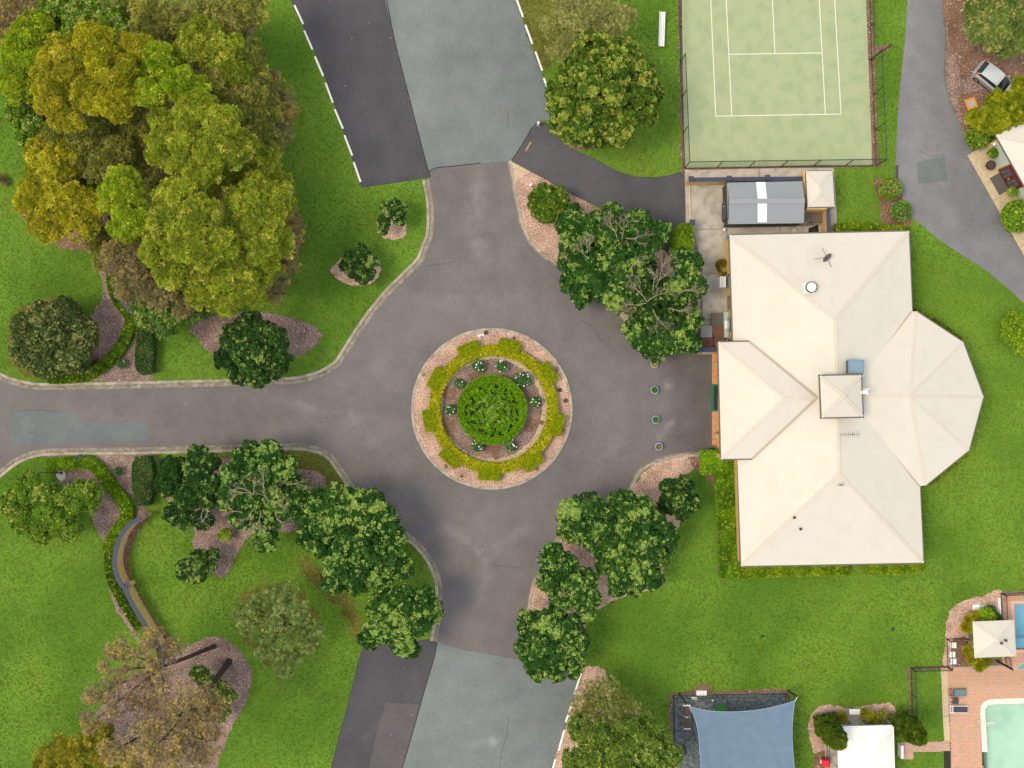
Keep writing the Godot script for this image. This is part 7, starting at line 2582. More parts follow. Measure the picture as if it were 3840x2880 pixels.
	# lights, rocks and sticks on the gravel ring
	var g := [[[Vector3(-2.3, 0, -4.55)][0], "black spotlight on the gravel at the top of the island"], [[Vector3(4.19, 0, 0.53)][0], "black ring spotlight on the gravel east of the hedge ring"], [[Vector3(4.73, 0, 1.48)][0], "black spotlight with a bent bracket on the eastern gravel"]]
	for q in g:
		t = thing("spotlight", q[1], "spotlight", q[0] + Vector3(0, 0.04, 0), rng.randf() * 3.0)
		mb = MB.new()
		mb.lathe(Vector3(0, 0.06, 0), [Vector2(0.10, 0.0), Vector2(0.17, 0.12), Vector2(0.18, 0.16), Vector2(0.13, 0.16), Vector2(0.0, 0.10)], 16)
		obj("lamp_head", mb, M.glaze_dark if "ring" in q[1] else M.black_steel, t)
		mb = MB.new()
		mb.bar(Vector3(-0.3, 0.02, 0.1), Vector3(0.12, 0.06, -0.02), 0.05)
		mb.bar(Vector3(0.0, 0.02, 0.25), Vector3(0.05, 0.08, -0.1), 0.04)
		obj("bracket", mb, M.black_steel, t)
	var wp: Vector3 = [Vector3(-2.75, 0, -4.3)][0]
	t = thing("transformer_box", "flat white box with a black plug beside the northern spotlight", "box", wp + Vector3(0, 0.04, 0), 0.1)
	mb = MB.new()
	mb.box(Vector3(0, 0.05, 0), Vector3(0.52, 0.1, 0.2), 0.0, 0.03)
	obj("case", mb, M.white_paint, t)
	mb = MB.new()
	mb.box(Vector3(0.05, 0.11, 0.1), Vector3(0.08, 0.05, 0.22))
	obj("plug", mb, M.black_steel, t)
	var rn := ["western edge of the gravel ring", "northeastern buttress", "eastern buttress", "southwestern buttress", "southeastern buttress"]
	var r5 := 0
	for q in [[[Vector3(-7.81, 0, -0.81)][0], .17], [[Vector3(3.99, 0, -1.33)][0], .27], [[Vector3(4.57, 0, 4.08)][0], .2], [[Vector3(-5.88, 0, 7.34)][0], .22], [[Vector3(2.22, 0, 7.56)][0], .2]]:
		t = thing("garden_rock", "brown rock on the island beside the " + rn[r5], "rock", q[0] + Vector3(0, 0.03, 0), rng.randf() * 6.0, "brown rocks on the island")
		mb = MB.new()
		var pts := []
		for i in 5:
			var ring := []
			for j in 9:
				var a := TAU * j / 9.0
				var e := PI * 0.5 * i / 4.0
				ring.append(Vector3(cos(a) * cos(e), sin(e) * 0.7, sin(a) * cos(e) * 0.8) * float(q[1]) * (1.0 + 0.25 * sin(j * 2.1 + i * 1.3)))
			pts.append(ring)
		for i in 4:
			for j in 9:
				mb.face(pts[i][j], pts[i][(j + 1) % 9], pts[i + 1][(j + 1) % 9])
				mb.face(pts[i][j], pts[i + 1][(j + 1) % 9], pts[i + 1][j])
		for v in mb.n.size():
			if mb.n[v].dot(mb.v[v]) < 0.0:
				mb.n[v] = -mb.n[v]
		obj("stone", mb, M.rock_brown, t)
		r5 += 1
	for q in [[[Vector3(-4.46, 0, 8.15)][0], "small dark spiky plant on the gravel south of the hedge ring"], [[Vector3(0.19, 0, -4.07)][0], "dark spiky plant beside the northern buttress of the hedge ring"]]:
		t = thing("spiky_plant", q[1], "plant", q[0] + Vector3(0, 0.04, 0))
		mb = MB.new()
		for i in 14:
			var a := TAU * i / 14.0 + rng.randf() * 0.3
			var l := rng.randf_range(0.2, 0.42)
			var d := Vector3(cos(a), rng.randf_range(0.3, 1.2), sin(a)).normalized() * l
			var s := Vector3(-sin(a), 0, cos(a)) * 0.022
			mb.face(-s, s, d)
		obj("leaves", mb, plain("plant_dark", lin(0.10, 0.065, 0.03), 0.8) if not M.has("plant_dark") else M.plant_dark, t)

# ---------------------------------------------------------------- trees
func build_trees() -> void:
	# the big grove at the top left, from the back to the front
	var gv := "trees of the big grove"
	for a in [
		["golden-green tree at the grove's northwestern corner", [-39.49, 8, -27.35, 1.89, -40.16, 7.5, -24.66, 1.67, -38.81, 8, -28.86, 1.36, -40.5, 7, -26.7, 1.3, -38.17, 8, -26.03, 1.28], "lime"],
		["bright green leafy tree at the grove's western edge below the golden ones", [-41.03, 5.5, -23.06, 1.24, -40.18, 5.5, -21.31, 1.32, -39.92, 5, -20.25, 1.09], "shrub_green"],
		["amber tree with billowing crown in the upper left of the grove", [-35.28, 11, -25.55, 1.83, -36.22, 10.5, -22.94, 1.62, -35.31, 10, -21.22, 1.4, -36.97, 10, -24.54, 1.26], "amber"],
		["orange-gold tree beside the amber one, nearer the middle of the grove", [-32.54, 12, -26.35, 1.59, -31.46, 12, -24.54, 1.88, -31.08, 11, -22.44, 1.61, -33.09, 11, -22.99, 1.46, -29.8, 11, -26.28, 1.31], "gold"],
		["dark green tree at the very top of the grove", [-34.96, 7, -30.51, 1.83, -37.25, 7, -30.82, 1.45, -32.87, 7.5, -29.21, 1.52, -35.92, 7, -28.99, 1.37], "shrub_green"],
		["thin olive-brown tree at the top edge of the grove", [-29.62, 7, -29.75, 1.98, -26.56, 7, -29.75, 1.83, -23.51, 7, -30.13, 1.76, -21.6, 7, -30.9, 1.53, -31.09, 6, -31.23, 1.7], "drab"],
		["olive tree near the grove's top right with yellow tips", [-23.75, 9, -27.06, 1.79, -25.99, 9, -26.68, 1.34, -25.38, 8.5, -28.33, 1.28, -22.76, 8.5, -25.52, 1.43], "olive"],
		["bright green tree rising in the middle of the grove", [-27.98, 11, -25.18, 1.46, -28.34, 11, -23.18, 1.39, -26.33, 11, -23.72, 1.31, -25.01, 10.5, -23.12, 1.18, -28.87, 10.5, -24.22, 1.1], "lime"],
		["dull olive-brown tree along the grove's right edge", [-22.1, 6.5, -27.23, 1.53, -21.53, 6.5, -24.54, 1.84, -20.95, 6.5, -22.04, 1.77, -20.87, 6, -20.04, 1.47, -22.82, 7.5, -22, 1.67, -23, 7.5, -24.28, 1.52], "drab"],
		["tall yellow-green tree right of the grove's middle", [-24.41, 12, -21.11, 1.59, -22.61, 12, -20.21, 1.59, -22.97, 12, -18.22, 1.73, -25.14, 12, -18.76, 1.59, -21.4, 11, -18.61, 1.31, -24.19, 11.5, -16.69, 1.45], "olive"],
		["yellow-green tree with rounded clumps left of the tall one", [-27.07, 11, -19.71, 1.31, -27.8, 11, -18.43, 1.31, -26.33, 11, -17.7, 1.31, -25.97, 11, -20.62, 1.1, -27.77, 10.5, -21.1, 0.95], "olive"],
		["brown understory tree in the dark heart of the grove", [-33.59, 5.5, -20.54, 1.86, -32.2, 5, -19.08, 1.79, -34.56, 5.5, -18.6, 1.71, -31.26, 5.5, -21.12, 1.63, -32.98, 5, -17.33, 1.72, -31.03, 5, -16.75, 1.56, -35.32, 5, -20.64, 1.4], "drab"],
		["golden wattle at the grove's lower left edge", [-37.79, 8, -17.35, 1.74, -39.14, 7.5, -15.17, 1.52, -36.47, 8, -15.08, 1.81, -37.81, 7.5, -13.27, 1.59, -35.53, 7.5, -13.27, 1.59, -36.67, 7.5, -18.39, 1.29, -38.99, 6.5, -19.17, 1.15, -34.39, 7.5, -14.41, 1.37], "gold"],
		["light green tree between the golden wattle and the yellow trees", [-30.72, 11, -15.69, 1.31, -29.99, 11, -13.86, 1.46, -31.63, 10.5, -14.67, 1.18, -30.71, 10.5, -12.47, 1.18, -29.24, 10.5, -12.84, 1.1], "lime"],
		["large yellow-green tree in the lower middle of the grove", [-26.04, 12, -14.43, 1.66, -26.58, 12, -12.26, 1.66, -24.41, 12, -12.98, 1.73, -24.77, 12, -10.82, 1.81, -27.46, 11.5, -10.33, 1.45, -23.1, 11.5, -11.24, 1.53, -26.88, 11, -8.93, 1.39], "olive"],
		["olive-green tree at the lower right of the grove", [-21.39, 9.5, -14.47, 1.71, -19.64, 9, -13.43, 1.64, -19, 8.5, -15, 1.28, -20.28, 9.5, -11.5, 1.71, -21.76, 9.5, -12.24, 1.56, -19, 8.5, -11.25, 1.35, -20.76, 9, -15.85, 1.2], "olive"],
		["yellow tree hanging over the grove's southern edge", [-25.34, 10, -9.03, 1.55, -23.49, 10, -8.85, 1.63, -21.76, 9.5, -9.45, 1.56, -21.14, 9, -7.82, 1.42, -23.01, 9, -7.08, 1.49, -24.87, 9, -7.45, 1.34, -20.05, 8, -9.42, 1.28], "olive"],
		["sparse tan tree at the grove's southwestern corner above the navy wall", [-32.83, 6, -10.59, 1.39, -31.29, 6, -9.24, 1.54, -29.74, 6, -7.7, 1.54, -32.03, 5.5, -8.12, 1.32, -28.78, 6, -8.08, 1.39, -27.53, 5, -6.61, 1.17, -30.71, 6, -10.98, 1.16], "brown"],
		["low brown fringe shrub at the grove's right edge near the parking strip", [-20.34, 3, -25.26, 1.43, -20.14, 3, -23.47, 1.43, -20.14, 3, -21.68, 1.35, -20.94, 3, -20.28, 1.35], "brown"],
		["low brown fringe shrub at the grove's lower right edge by the lawn", [-19.55, 3, -10.73, 1.43, -20.14, 3, -9.14, 1.43, -18.95, 3, -12.72, 1.19, -20.94, 3, -7.94, 1.27, -19.15, 3, -14.71, 1.11], "brown"],
		["olive understory tree in the gap right of the grove's middle", [-23, 7.5, -17.44, 1.67, -20.84, 7, -18.3, 1.53, -19.8, 6.5, -16.86, 1.38, -24.52, 7.5, -16.3, 1.52, -21.6, 7, -16.77, 1.37], "olive"],
		["dark brown understory shrub between the amber and the bright green trees", [-31.42, 5, -22.98, 1.72, -32.59, 5, -21.42, 1.56, -36.1, 5, -20.64, 1.4, -39.04, 4.5, -21.14, 1.33, -30.1, 5.5, -27.52, 1.4, -28.16, 5.5, -28.29, 1.4], "drab"],
		["olive filler tree between the golden wattle and the amber trees", [-35.34, 7, -19.83, 1.53, -37.45, 6.5, -20.32, 1.38, -34.01, 7, -20.78, 1.37, -35.72, 7, -18.49, 1.37, -33.63, 7, -17.92, 1.53, -32.48, 7, -19.06, 1.37], "drab"],
		["shaded olive tree along the grove's upper right side", [-22.88, 8, -22.64, 1.51, -21.3, 7.5, -23.14, 1.44, -23.88, 8.5, -24.39, 1.5, -20.84, 7, -20.59, 1.45, -22.25, 7.5, -26.55, 1.37, -24.77, 8, -25.28, 1.28], "drab"],
		["brown understory shrub above the navy wall in the grove's lower left", [-35.1, 4, -12.19, 1.34, -34.12, 4, -10.62, 1.42, -31.59, 4.5, -12.13, 1.41, -30.41, 4.5, -10.56, 1.41, -30.97, 4, -9.04, 1.34, -35.51, 4.5, -15.66, 1.33, -35.9, 4.5, -16.83, 1.33], "drab"],
		["brown understory shrub at the grove's northwestern shade", [-39.82, 4.5, -28.98, 1.72, -39.43, 4.5, -24.67, 1.57, -41, 4.5, -26.63, 1.57, -37.27, 5, -30, 1.56, -39.63, 4, -22.83, 1.34], "drab"],
		["brown leafy shrub at the grove's northern corner by the left edge", [-42.83, 3, -32.23, 1.75, -40.45, 3, -31.83, 1.43, -44.43, 3, -30.63, 1.59, -43.23, 3, -29.44, 1.19], "brown"],
	]:
		for i in range(3, a[1].size(), 4):
			a[1][i] *= 1.07
		tree("grove_tree", a[0], "tree", a[1], a[2], {"group": gv, "bark": "bark_dark", "d": kind_of(a[2]).d * 0.5, "s": kind_of(a[2]).s * 1.3})
	tree("green_shrub", "dark green shrub under the grove's southern edge beside the left drive", "shrub", [-30.73, 3.5, -5.92, 1.43, -28.95, 3.5, -6.71, 1.5, -27.17, 3.5, -6.51, 1.35, -29.9, 3, -4.96, 1.11, -26.18, 3.5, -7.11, 1.11, -31.69, 3, -6.75, 1.04], "shrub_green", {"a": lin(0.065, 0.152, 0.032), "b": lin(0.138, 0.275, 0.051)})
	tree("magnolia_tree", "dark glossy tree with pale tips at the kerb of the left drive", "tree", [-21.87, 5, -4.46, 1.48, -23.36, 4.5, -3.9, 1.33, -20.36, 4.8, -3.69, 1.41, -23.83, 4.2, -2.14, 1.34, -21.83, 5.2, -2.51, 1.63, -20.03, 4.5, -2.14, 1.41, -21.91, 4, -0.85, 1.18, -23.09, 4, -0.97, 1.02, -20.72, 4, -1.16, 1.02], "broad_dark")
	tree("round_shrub", "large dark olive shrub beside the mulch at the left edge", "shrub", [-41.64, 3, -4.76, 1.43, -40.16, 3.2, -5.74, 1.43, -38.38, 3.2, -5.94, 1.51, -37.06, 3, -4.68, 1.19, -39.4, 3.6, -3.74, 1.74, -41.64, 3, -2.77, 1.43, -39.85, 3, -1.77, 1.43, -37.78, 3.2, -2.56, 1.51, -36.54, 2.8, -3.77, 0.88, -37.21, 2.6, -1.58, 0.8], "shrub")
	tree("young_tree", "young glossy tree in a pink mulch ring, upper of the two on the northern lawn", "tree", [-10.73, 2.4, -15.12, 0.68, -10.05, 2.4, -14.72, 0.68, -9.55, 2.2, -15.03, 0.48, -11.02, 2, -14.14, 0.56, -11.2, 1.8, -13.44, 0.44, -10.28, 2.2, -15.63, 0.48, -9.8, 2.1, -14.12, 0.48], "broad_dark", {"f": 0.2})
	tree("young_tree", "young glossy tree in a pale mulch ring, lower of the two on the northern lawn", "tree", [-13.94, 2.4, -10.79, 0.68, -13.03, 2.6, -11.09, 0.76, -12.26, 2.4, -10.59, 0.64, -13.44, 2.5, -9.78, 0.76, -12.47, 2.3, -9.6, 0.64, -14.49, 2.2, -10.21, 0.48, -13.16, 2.2, -11.7, 0.48, -12.91, 2, -9.11, 0.48], "broad_dark", {"f": 0.2})
	# top of the picture
	tree("straw_tree", "sparse straw-coloured tree at the top edge beside the parking bay", "tree", [4.86, 4.5, -31.53, 1.72, 7.17, 5, -31.56, 1.79, 9.12, 5, -30.78, 1.4, 6.04, 4.5, -29.38, 1.65, 4.49, 4, -28.35, 1.5, 7.97, 4.8, -29.48, 1.48, 3.52, 3.5, -30.47, 1.19, 5.11, 3.5, -26.91, 0.95], "straw", {"thin": 0.75})
	tree("round_tree", "large round dense green tree beside the dark side drive", "tree", [7.4, 7, -24.6, 2.37, 5.17, 6, -25.25, 1.7, 4.81, 5.5, -23.25, 1.86, 6.36, 5.5, -21.7, 1.71, 8.69, 5.5, -21.7, 1.71, 10.4, 5.8, -23.37, 1.78, 10.59, 5.8, -25.3, 1.62, 9.03, 6, -27.18, 1.7, 6.71, 6, -27.56, 1.7, 3.88, 4.5, -24.67, 1.02, 4.08, 4.5, -21.93, 1.02, 11.66, 5, -24.54, 1.01, 7.6, 4.5, -20.75, 0.94, 5.25, 4.5, -21.14, 1.02, 11.29, 4.8, -22.64, 0.94], "round")
	# the planted wedge north-east of the roundabout
	var wd := "glossy trees of the wedge bed"
	tree("clipped_shrub", "rounded bright green clipped shrub at the tip of the wedge bed", "shrub", [2.67, 1.6, -16.34, 1.13, 3.79, 1.7, -16.04, 1.21, 3.19, 1.6, -15.12, 1.13, 4.4, 1.6, -14.92, 1.05, 2.39, 1.4, -15.56, 0.89], "shrub_green", {"a": lin(0.060, 0.125, 0.012), "b": lin(0.140, 0.240, 0.022), "f": 0.08})
	var e := tree("glossy_tree", "glossy tree behind the clipped shrub in the wedge bed", "tree", [5.24, 3.2, -14.28, 1.19, 6.29, 3.6, -13.04, 1.35, 5.31, 3.4, -12.27, 1.19, 4.74, 3, -13.32, 0.96, 7.29, 3.4, -13.86, 1.11], "broad", {"group": wd})
	bare(e, [Vector3(6.28, 5.2, -11)][0], Vector3(0.1, 0.5, -0.6), 0.6)
	e = tree("glossy_tree", "glossy tree with pale bare branches along the side drive", "tree", [8.83, 4, -13.38, 1.34, 10.6, 4, -13.77, 1.18, 11.56, 4.2, -12.56, 1.34, 10.8, 4, -11.21, 1.26, 12.59, 3.8, -13.01, 0.95, 8.47, 3.6, -14.62, 0.87], "broad", {"group": wd})
	for q in [[[Vector3(9.18, 5.5, -12.12)][0], Vector3(0.15, 0.35, -0.9)], [[Vector3(8.82, 5.5, -12.24)][0], Vector3(-0.4, 0.35, -0.8)], [[Vector3(9.53, 5.5, -12.24)][0], Vector3(0.9, 0.3, 0.1)]]:
		bare(e, q[0], q[1], 1.0, 0.036)
	e = tree("glossy_tree", "glossy tree on the kerb side of the wedge bed, nearest the driveway", "tree", [5.3, 3.6, -10.46, 1.35, 6.09, 3.6, -8.88, 1.35, 5.12, 3.2, -8.72, 1.03, 7.29, 3.4, -8.31, 1.19, 6.87, 3.8, -10.25, 1.34, 5.93, 3, -7.54, 0.96], "broad", {"group": wd})
	bare(e, [Vector3(6.36, 5.5, -10.54)][0], Vector3(-0.6, 0.4, -0.6), 0.75, 0.03)
	bare(e, [Vector3(6.54, 5.5, -11.19)][0], Vector3(-0.1, 0.4, -0.9), 0.65, 0.03)
	e = tree("glossy_tree", "glossy tree in the middle of the wedge bed with lime patches", "tree", [8.41, 4.2, -10.6, 1.42, 7.64, 4, -9.04, 1.34, 9.4, 4.2, -8.63, 1.42, 10.2, 4, -9.83, 1.18, 8.84, 3.8, -7.28, 1.18, 8.05, 3.8, -12.22, 1.03], "broad", {"group": wd, "f": 0.24})
	bare(e, [Vector3(10, 5.5, -9.84)][0], Vector3(0.7, 0.35, -0.4), 0.75, 0.03)
	bare(e, [Vector3(10, 5.5, -9.72)][0], Vector3(0.1, 0.35, 0.7), 0.65, 0.03)
	e = tree("glossy_tree", "half bare glossy tree with a fan of pale twigs near the concrete yard", "tree", [11.63, 3.6, -8.68, 1.27, 12.42, 3.6, -7.1, 1.42, 10.84, 3.6, -6.71, 1.35, 13.78, 3.8, -5.51, 1.34, 12, 3.8, -5.11, 1.42, 13.24, 3.4, -8.31, 1.03], "broad_dark", {"group": wd, "thin": 0.7})
	for q in [[[Vector3(11.81, 5.5, -7.85)][0], Vector3(0.05, 0.4, -0.9)], [[Vector3(11.28, 5.5, -6.91)][0], Vector3(-0.5, 0.3, -0.6)], [[Vector3(11.34, 5.5, -6.91)][0], Vector3(0.6, 0.3, -0.4)], [[Vector3(12.05, 5.5, -8.14)][0], Vector3(0.3, 0.5, -0.8)], [[Vector3(13.16, 5.5, -6.38)][0], Vector3(0.8, 0.3, 0.3)], [[Vector3(11.23, 5.5, -6.79)][0], Vector3(-0.8, 0.2, 0.2)], [[Vector3(11.81, 5.5, -6.27)][0], Vector3(0.3, 0.3, 0.8)], [[Vector3(12.4, 5.5, -9.08)][0], Vector3(0.2, 0.4, -0.8)], [[Vector3(13.92, 5.5, -7.55)][0], Vector3(0.7, 0.3, -0.3)]]:
		bare(e, q[0], q[1], 1.0, 0.036)
	tree("glossy_tree", "glossy tree overhanging the concrete yard beside the clipped hedge", "tree", [14.77, 3.8, -9.46, 1.18, 14.17, 3.8, -7.88, 1.34, 15.59, 3.6, -8.29, 1.03, 15.39, 3.6, -10.27, 0.95, 14.43, 3.4, -10.68, 0.95], "broad", {"group": wd, "f": 0.26})
	tree("glossy_tree", "glossy tree at the lower end of the wedge bed by the navy wall", "tree", [11.66, 3.4, -3.55, 1.27, 13.02, 3.6, -3.74, 1.35, 14.4, 3.6, -4.33, 1.27, 10.69, 3.2, -4.75, 1.11, 15.22, 3.4, -5.53, 1.03, 12.5, 3, -2.77, 0.88, 15.26, 3.2, -3.56, 0.95], "broad", {"group": wd, "f": 0.22})
	tree("understory_shrub", "dark low shrub in the shade between the glossy trees of the wedge bed", "shrub", [7.8, 2, -11.44, 1.37, 9.61, 2, -10.44, 1.37, 11.42, 2, -9.63, 1.37, 10.22, 2, -7.62, 1.37, 12.03, 2, -6.82, 1.37, 13.43, 2, -5.61, 1.37, 11.82, 2, -4.4, 1.21, 7.8, 2, -9.23, 1.21, 6.61, 1.8, -11.67, 1.13, 13.63, 2, -7.62, 1.29, 15.04, 2, -6.82, 1.05], "broad_dark", {"thin": 0.8})
	# south-west group
	var swg := "glossy trees southwest of the roundabout"
	e = tree("glossy_tree", "dark glossy tree farthest left beside the southern kerb of the left drive", "tree", [-28.98, 3.4, 7.16, 1.11, -29.44, 3.2, 8.56, 1.11, -26.69, 3.8, 6.14, 0.95, -25.7, 3.8, 6.73, 0.79, -26.63, 4, 7.9, 1.34, -27.68, 3.8, 9.69, 1.26, -26.29, 3.8, 9.89, 1.11, -28.84, 3.2, 11.14, 1.03, -28.1, 3, 11.56, 0.88, -26.46, 3.2, 11.74, 0.87, -25.7, 3.8, 8.51, 0.95], "broad_dark", {"group": swg})
	bare(e, [Vector3(-25.89, 5.4, 10.49)][0], Vector3(-0.2, 0.2, 0.9), 0.75, 0.03, 2)
	bare(e, [Vector3(-25.56, 5.4, 10.43)][0], Vector3(-0.05, 0.2, 0.9), 0.75, 0.03, 2)
	e = tree("glossy_tree", "broad glossy tree with many pale dead branches by the southern kerb", "tree", [-22.21, 4.4, 6.3, 1.33, -20.64, 4.4, 5.9, 1.18, -23.38, 4.4, 7.87, 1.33, -21.33, 4.8, 8.03, 1.48, -19.46, 4.4, 7.28, 1.33, -18.36, 4, 8.69, 1.02, -23.83, 4.2, 9.65, 1.26, -21.96, 4.6, 10.2, 1.41, -19.81, 4.6, 9.81, 1.41, -23.09, 4, 11.25, 1.1, -20.68, 4.2, 11.81, 1.26, -18.75, 4, 10.66, 1.1, -21.01, 3.6, 13.27, 1.03], "broad", {"group": swg})
	for q in [[[Vector3(-21.54, 6.3, 9.17)][0], Vector3(-0.7, 0.3, -0.5)], [[Vector3(-21.47, 6.3, 9.17)][0], Vector3(0.1, 0.3, -0.7)], [[Vector3(-21.6, 6.3, 9.11)][0], Vector3(-0.9, 0.2, -0.1)], [[Vector3(-20.26, 6.3, 9.69)][0], Vector3(-0.3, 0.4, -0.6)], [[Vector3(-20.19, 6.3, 9.69)][0], Vector3(0.7, 0.2, 0.1)], [[Vector3(-20.96, 6.3, 11.22)][0], Vector3(-0.4, 0.2, 0.8)], [[Vector3(-20.9, 6.3, 10.52)][0], Vector3(-0.1, 0.2, 0.9)], [[Vector3(-22.5, 6.3, 10.65)][0], Vector3(-0.9, 0.2, -0.1)], [[Vector3(-21.47, 6.3, 10.39)][0], Vector3(-0.4, 0.2, 0.8)], [[Vector3(-19.74, 6.3, 10.45)][0], Vector3(0.3, 0.2, 0.8)], [[Vector3(-18.86, 5.6, 8.47)][0], Vector3(0.9, 0.2, -0.2)], [[Vector3(-20.64, 6.3, 8.66)][0], Vector3(0.02, 0.3, -0.9)]]:
		bare(e, q[0], q[1], 0.9, 0.036, 3)
	tree("glossy_tree", "small glossy tree standing alone in the mulch point southwest", "tree", [-28.14, 2.2, 15.87, 0.88, -27.08, 2.4, 15.24, 0.88, -27.33, 2.2, 16.48, 0.8, -26.38, 2, 15.71, 0.72, -26.03, 1.8, 14.93, 0.56, -28.65, 1.8, 16.54, 0.56], "broad_dark", {"group": swg, "f": 0.2})
	tree("lime_shrub", "small bright lime shrub in the mulch below the broad glossy tree", "shrub", [-25.18, 0.9, 13.03, 0.37, -25, 0.8, 13.46, 0.33, -25.51, 0.7, 13.39, 0.33], "shrub_green", {"b": lin(0.348, 0.522, 0.029)})
	tree("glossy_tree", "glossy tree beside the kerb southwest, upper left of the clump", "tree", [-16.32, 4.4, 10.22, 1.33, -14.95, 4.4, 9.63, 1.18, -15.9, 4.6, 11.77, 1.41, -17.37, 4, 11.45, 1.1, -17.18, 4, 13.02, 1.1, -15.96, 4.2, 13.58, 1.26, -17.97, 4, 10.07, 0.95], "broad", {"group": swg})
	tree("glossy_tree", "glossy tree nearest the roundabout in the southwestern clump", "tree", [-13.49, 5, 9.96, 1.33, -11.74, 5, 10.16, 1.33, -10.76, 5, 11.72, 1.4, -12.66, 5.4, 11.67, 1.48, -10, 4.8, 13.11, 1.25, -14.3, 4.8, 10.96, 1.09], "broad", {"group": swg, "f": 0.22})
	tree("glossy_tree", "glossy tree in the middle of the southwestern clump", "tree", [-13.43, 5.4, 13.61, 1.48, -11.88, 5.4, 14.38, 1.48, -10.37, 5, 14.83, 1.33, -14.66, 5, 15.03, 1.33, -13.1, 5, 16.2, 1.4, -9.44, 4.6, 15.48, 1.1, -15.14, 4.4, 16.69, 1.1, -11.37, 4.8, 16.43, 1.25], "broad", {"group": swg, "f": 0.22})
	tree("glossy_tree", "glossy tree leaning over the kerb at the lower end of the southwestern clump", "tree", [-10.76, 5, 18.73, 1.4, -9.18, 5.2, 18.31, 1.48, -7.64, 5, 18.34, 1.33, -6.89, 4.6, 19.2, 1.02, -9.57, 5.2, 20.06, 1.48, -11.17, 4.8, 20.53, 1.33, -7.85, 4.8, 19.95, 1.25, -12.03, 4.2, 21.45, 1.02, -9.26, 4.4, 21.99, 1.1, -8.51, 4, 22.67, 0.71], "broad", {"group": swg, "f": 0.24})
	# south-east group
	var seg := "glossy trees southeast of the roundabout"
	tree("glossy_tree", "glossy tree with bright tips nearest the roundabout on its southeastern side", "tree", [5.25, 4.6, 10.79, 1.33, 6.6, 4.8, 10.37, 1.33, 7.58, 4.8, 11.55, 1.41, 6.03, 4.6, 12.16, 1.33, 4.88, 4.2, 12.4, 1.02, 4.68, 4.2, 11.42, 0.86], "broad", {"group": seg, "f": 0.28})
	tree("glossy_tree", "large glossy tree in the middle of the southeastern group", "tree", [7.26, 3.8, 13.25, 1.26, 8.63, 4, 13.81, 1.26, 8.07, 3.6, 15.25, 1.11, 9.36, 4.6, 10.2, 1.25, 10.9, 4.8, 10.76, 1.41, 12.27, 4.8, 12.13, 1.33, 10.29, 5, 12.3, 1.48, 11.49, 4.8, 13.69, 1.41, 13.1, 4.4, 13.16, 0.94, 9.36, 4.6, 11.77, 1.1, 12.54, 4.2, 14.57, 0.94], "broad", {"group": seg, "f": 0.26})
	tree("glossy_tree", "glossy tree over the lawn at the outer side of the southeastern group", "tree", [9.44, 3.8, 16.21, 1.26, 10.8, 4, 15.78, 1.26, 11.8, 3.8, 16.4, 1.11, 8.88, 3.4, 17.27, 0.95, 10.47, 3.4, 17.27, 0.95, 9.61, 4, 14.79, 1.02], "broad", {"group": seg})
	tree("glossy_tree", "dark glossy tree beside the pink bed next to the forecourt", "tree", [13.69, 3, 9.18, 1.04, 14.69, 3, 8.78, 0.96, 14.26, 3.2, 10.15, 1.11, 13.32, 2.8, 10.39, 0.88, 15.32, 2.8, 10.19, 0.88, 14.75, 2.6, 11.13, 0.72], "broad_dark", {"group": seg})
	e = tree("glossy_tree", "glossy tree on the eastern kerb of the southern arm", "tree", [3.49, 4.4, 14.73, 1.26, 4.46, 4.6, 15.68, 1.33, 3.3, 4.4, 16.5, 1.18, 5.25, 4.6, 17.25, 1.33, 4.08, 4.4, 18.07, 1.26, 6.45, 4.2, 18.11, 1.1, 6.25, 4.2, 16.53, 1.02, 6.07, 4, 19.32, 1.02], "broad", {"group": seg})
	bare(e, [Vector3(4.68, 6, 17.74)][0], Vector3(-0.6, 0.4, -0.3), 0.55, 0.03, 3)
	tree("glossy_tree", "glossy tree overhanging the bottom parking bay", "tree", [1.72, 4.6, 20.38, 1.33, 3.27, 5, 20.1, 1.4, 4.65, 4.8, 20.92, 1.33, 1.53, 4.4, 22.19, 1.26, 3.07, 5.2, 22, 1.48, 4.84, 4.8, 22.48, 1.33, 2.12, 4.2, 23.61, 1.1, 3.69, 4.4, 23.95, 1.18, 5.07, 4.2, 24, 1.02, 5.65, 4.4, 21.99, 0.94, 2.13, 3.8, 24.69, 0.71], "broad", {"group": seg, "f": 0.22})
	# west and south-west lawns
	tree("leafy_shrub", "spreading leafy green shrub by the left edge below the flagpole", "shrub", [-42.81, 2.6, 10.41, 1.36, -41.53, 2.8, 9.19, 1.36, -40.05, 3, 9.77, 1.43, -41.73, 2.8, 11.59, 1.44, -39.57, 3.2, 11.54, 1.59, -38.06, 3, 10.17, 1.43, -38.33, 2.8, 12.19, 1.36, -36.54, 2.8, 9.19, 1.12, -36.42, 2.6, 10.21, 0.96, -40.7, 2.4, 12.84, 1.04, -37.54, 2.8, 9.39, 1.04, -41.5, 2.4, 8.23, 0.8], "shrub_green", {})
	tree("sage_tree", "pale sage-green airy tree on the southwestern lawn", "tree", [-22, 3.6, 19.21, 1.03, -20.29, 4.2, 18.11, 1.1, -18.95, 4, 17.55, 0.95, -18.12, 4.2, 19.28, 1.18, -19.73, 5, 19.51, 1.09, -21.03, 4.4, 21.01, 1.1, -18.64, 4.6, 21.16, 1.25, -19.74, 4, 22.67, 1.1, -22.59, 3.6, 20.59, 0.87, -17.02, 3.8, 20.94, 0.95, -21.01, 3.6, 22.77, 0.87, -19.47, 3.4, 24.2, 0.87, -17.48, 3.4, 22.42, 0.87, -23.28, 3.2, 19.68, 0.72, -18.51, 3.2, 23.66, 0.72], "sage", {"thin": 0.62, "s": 0.95})
	var gum := "brown flowering gums"
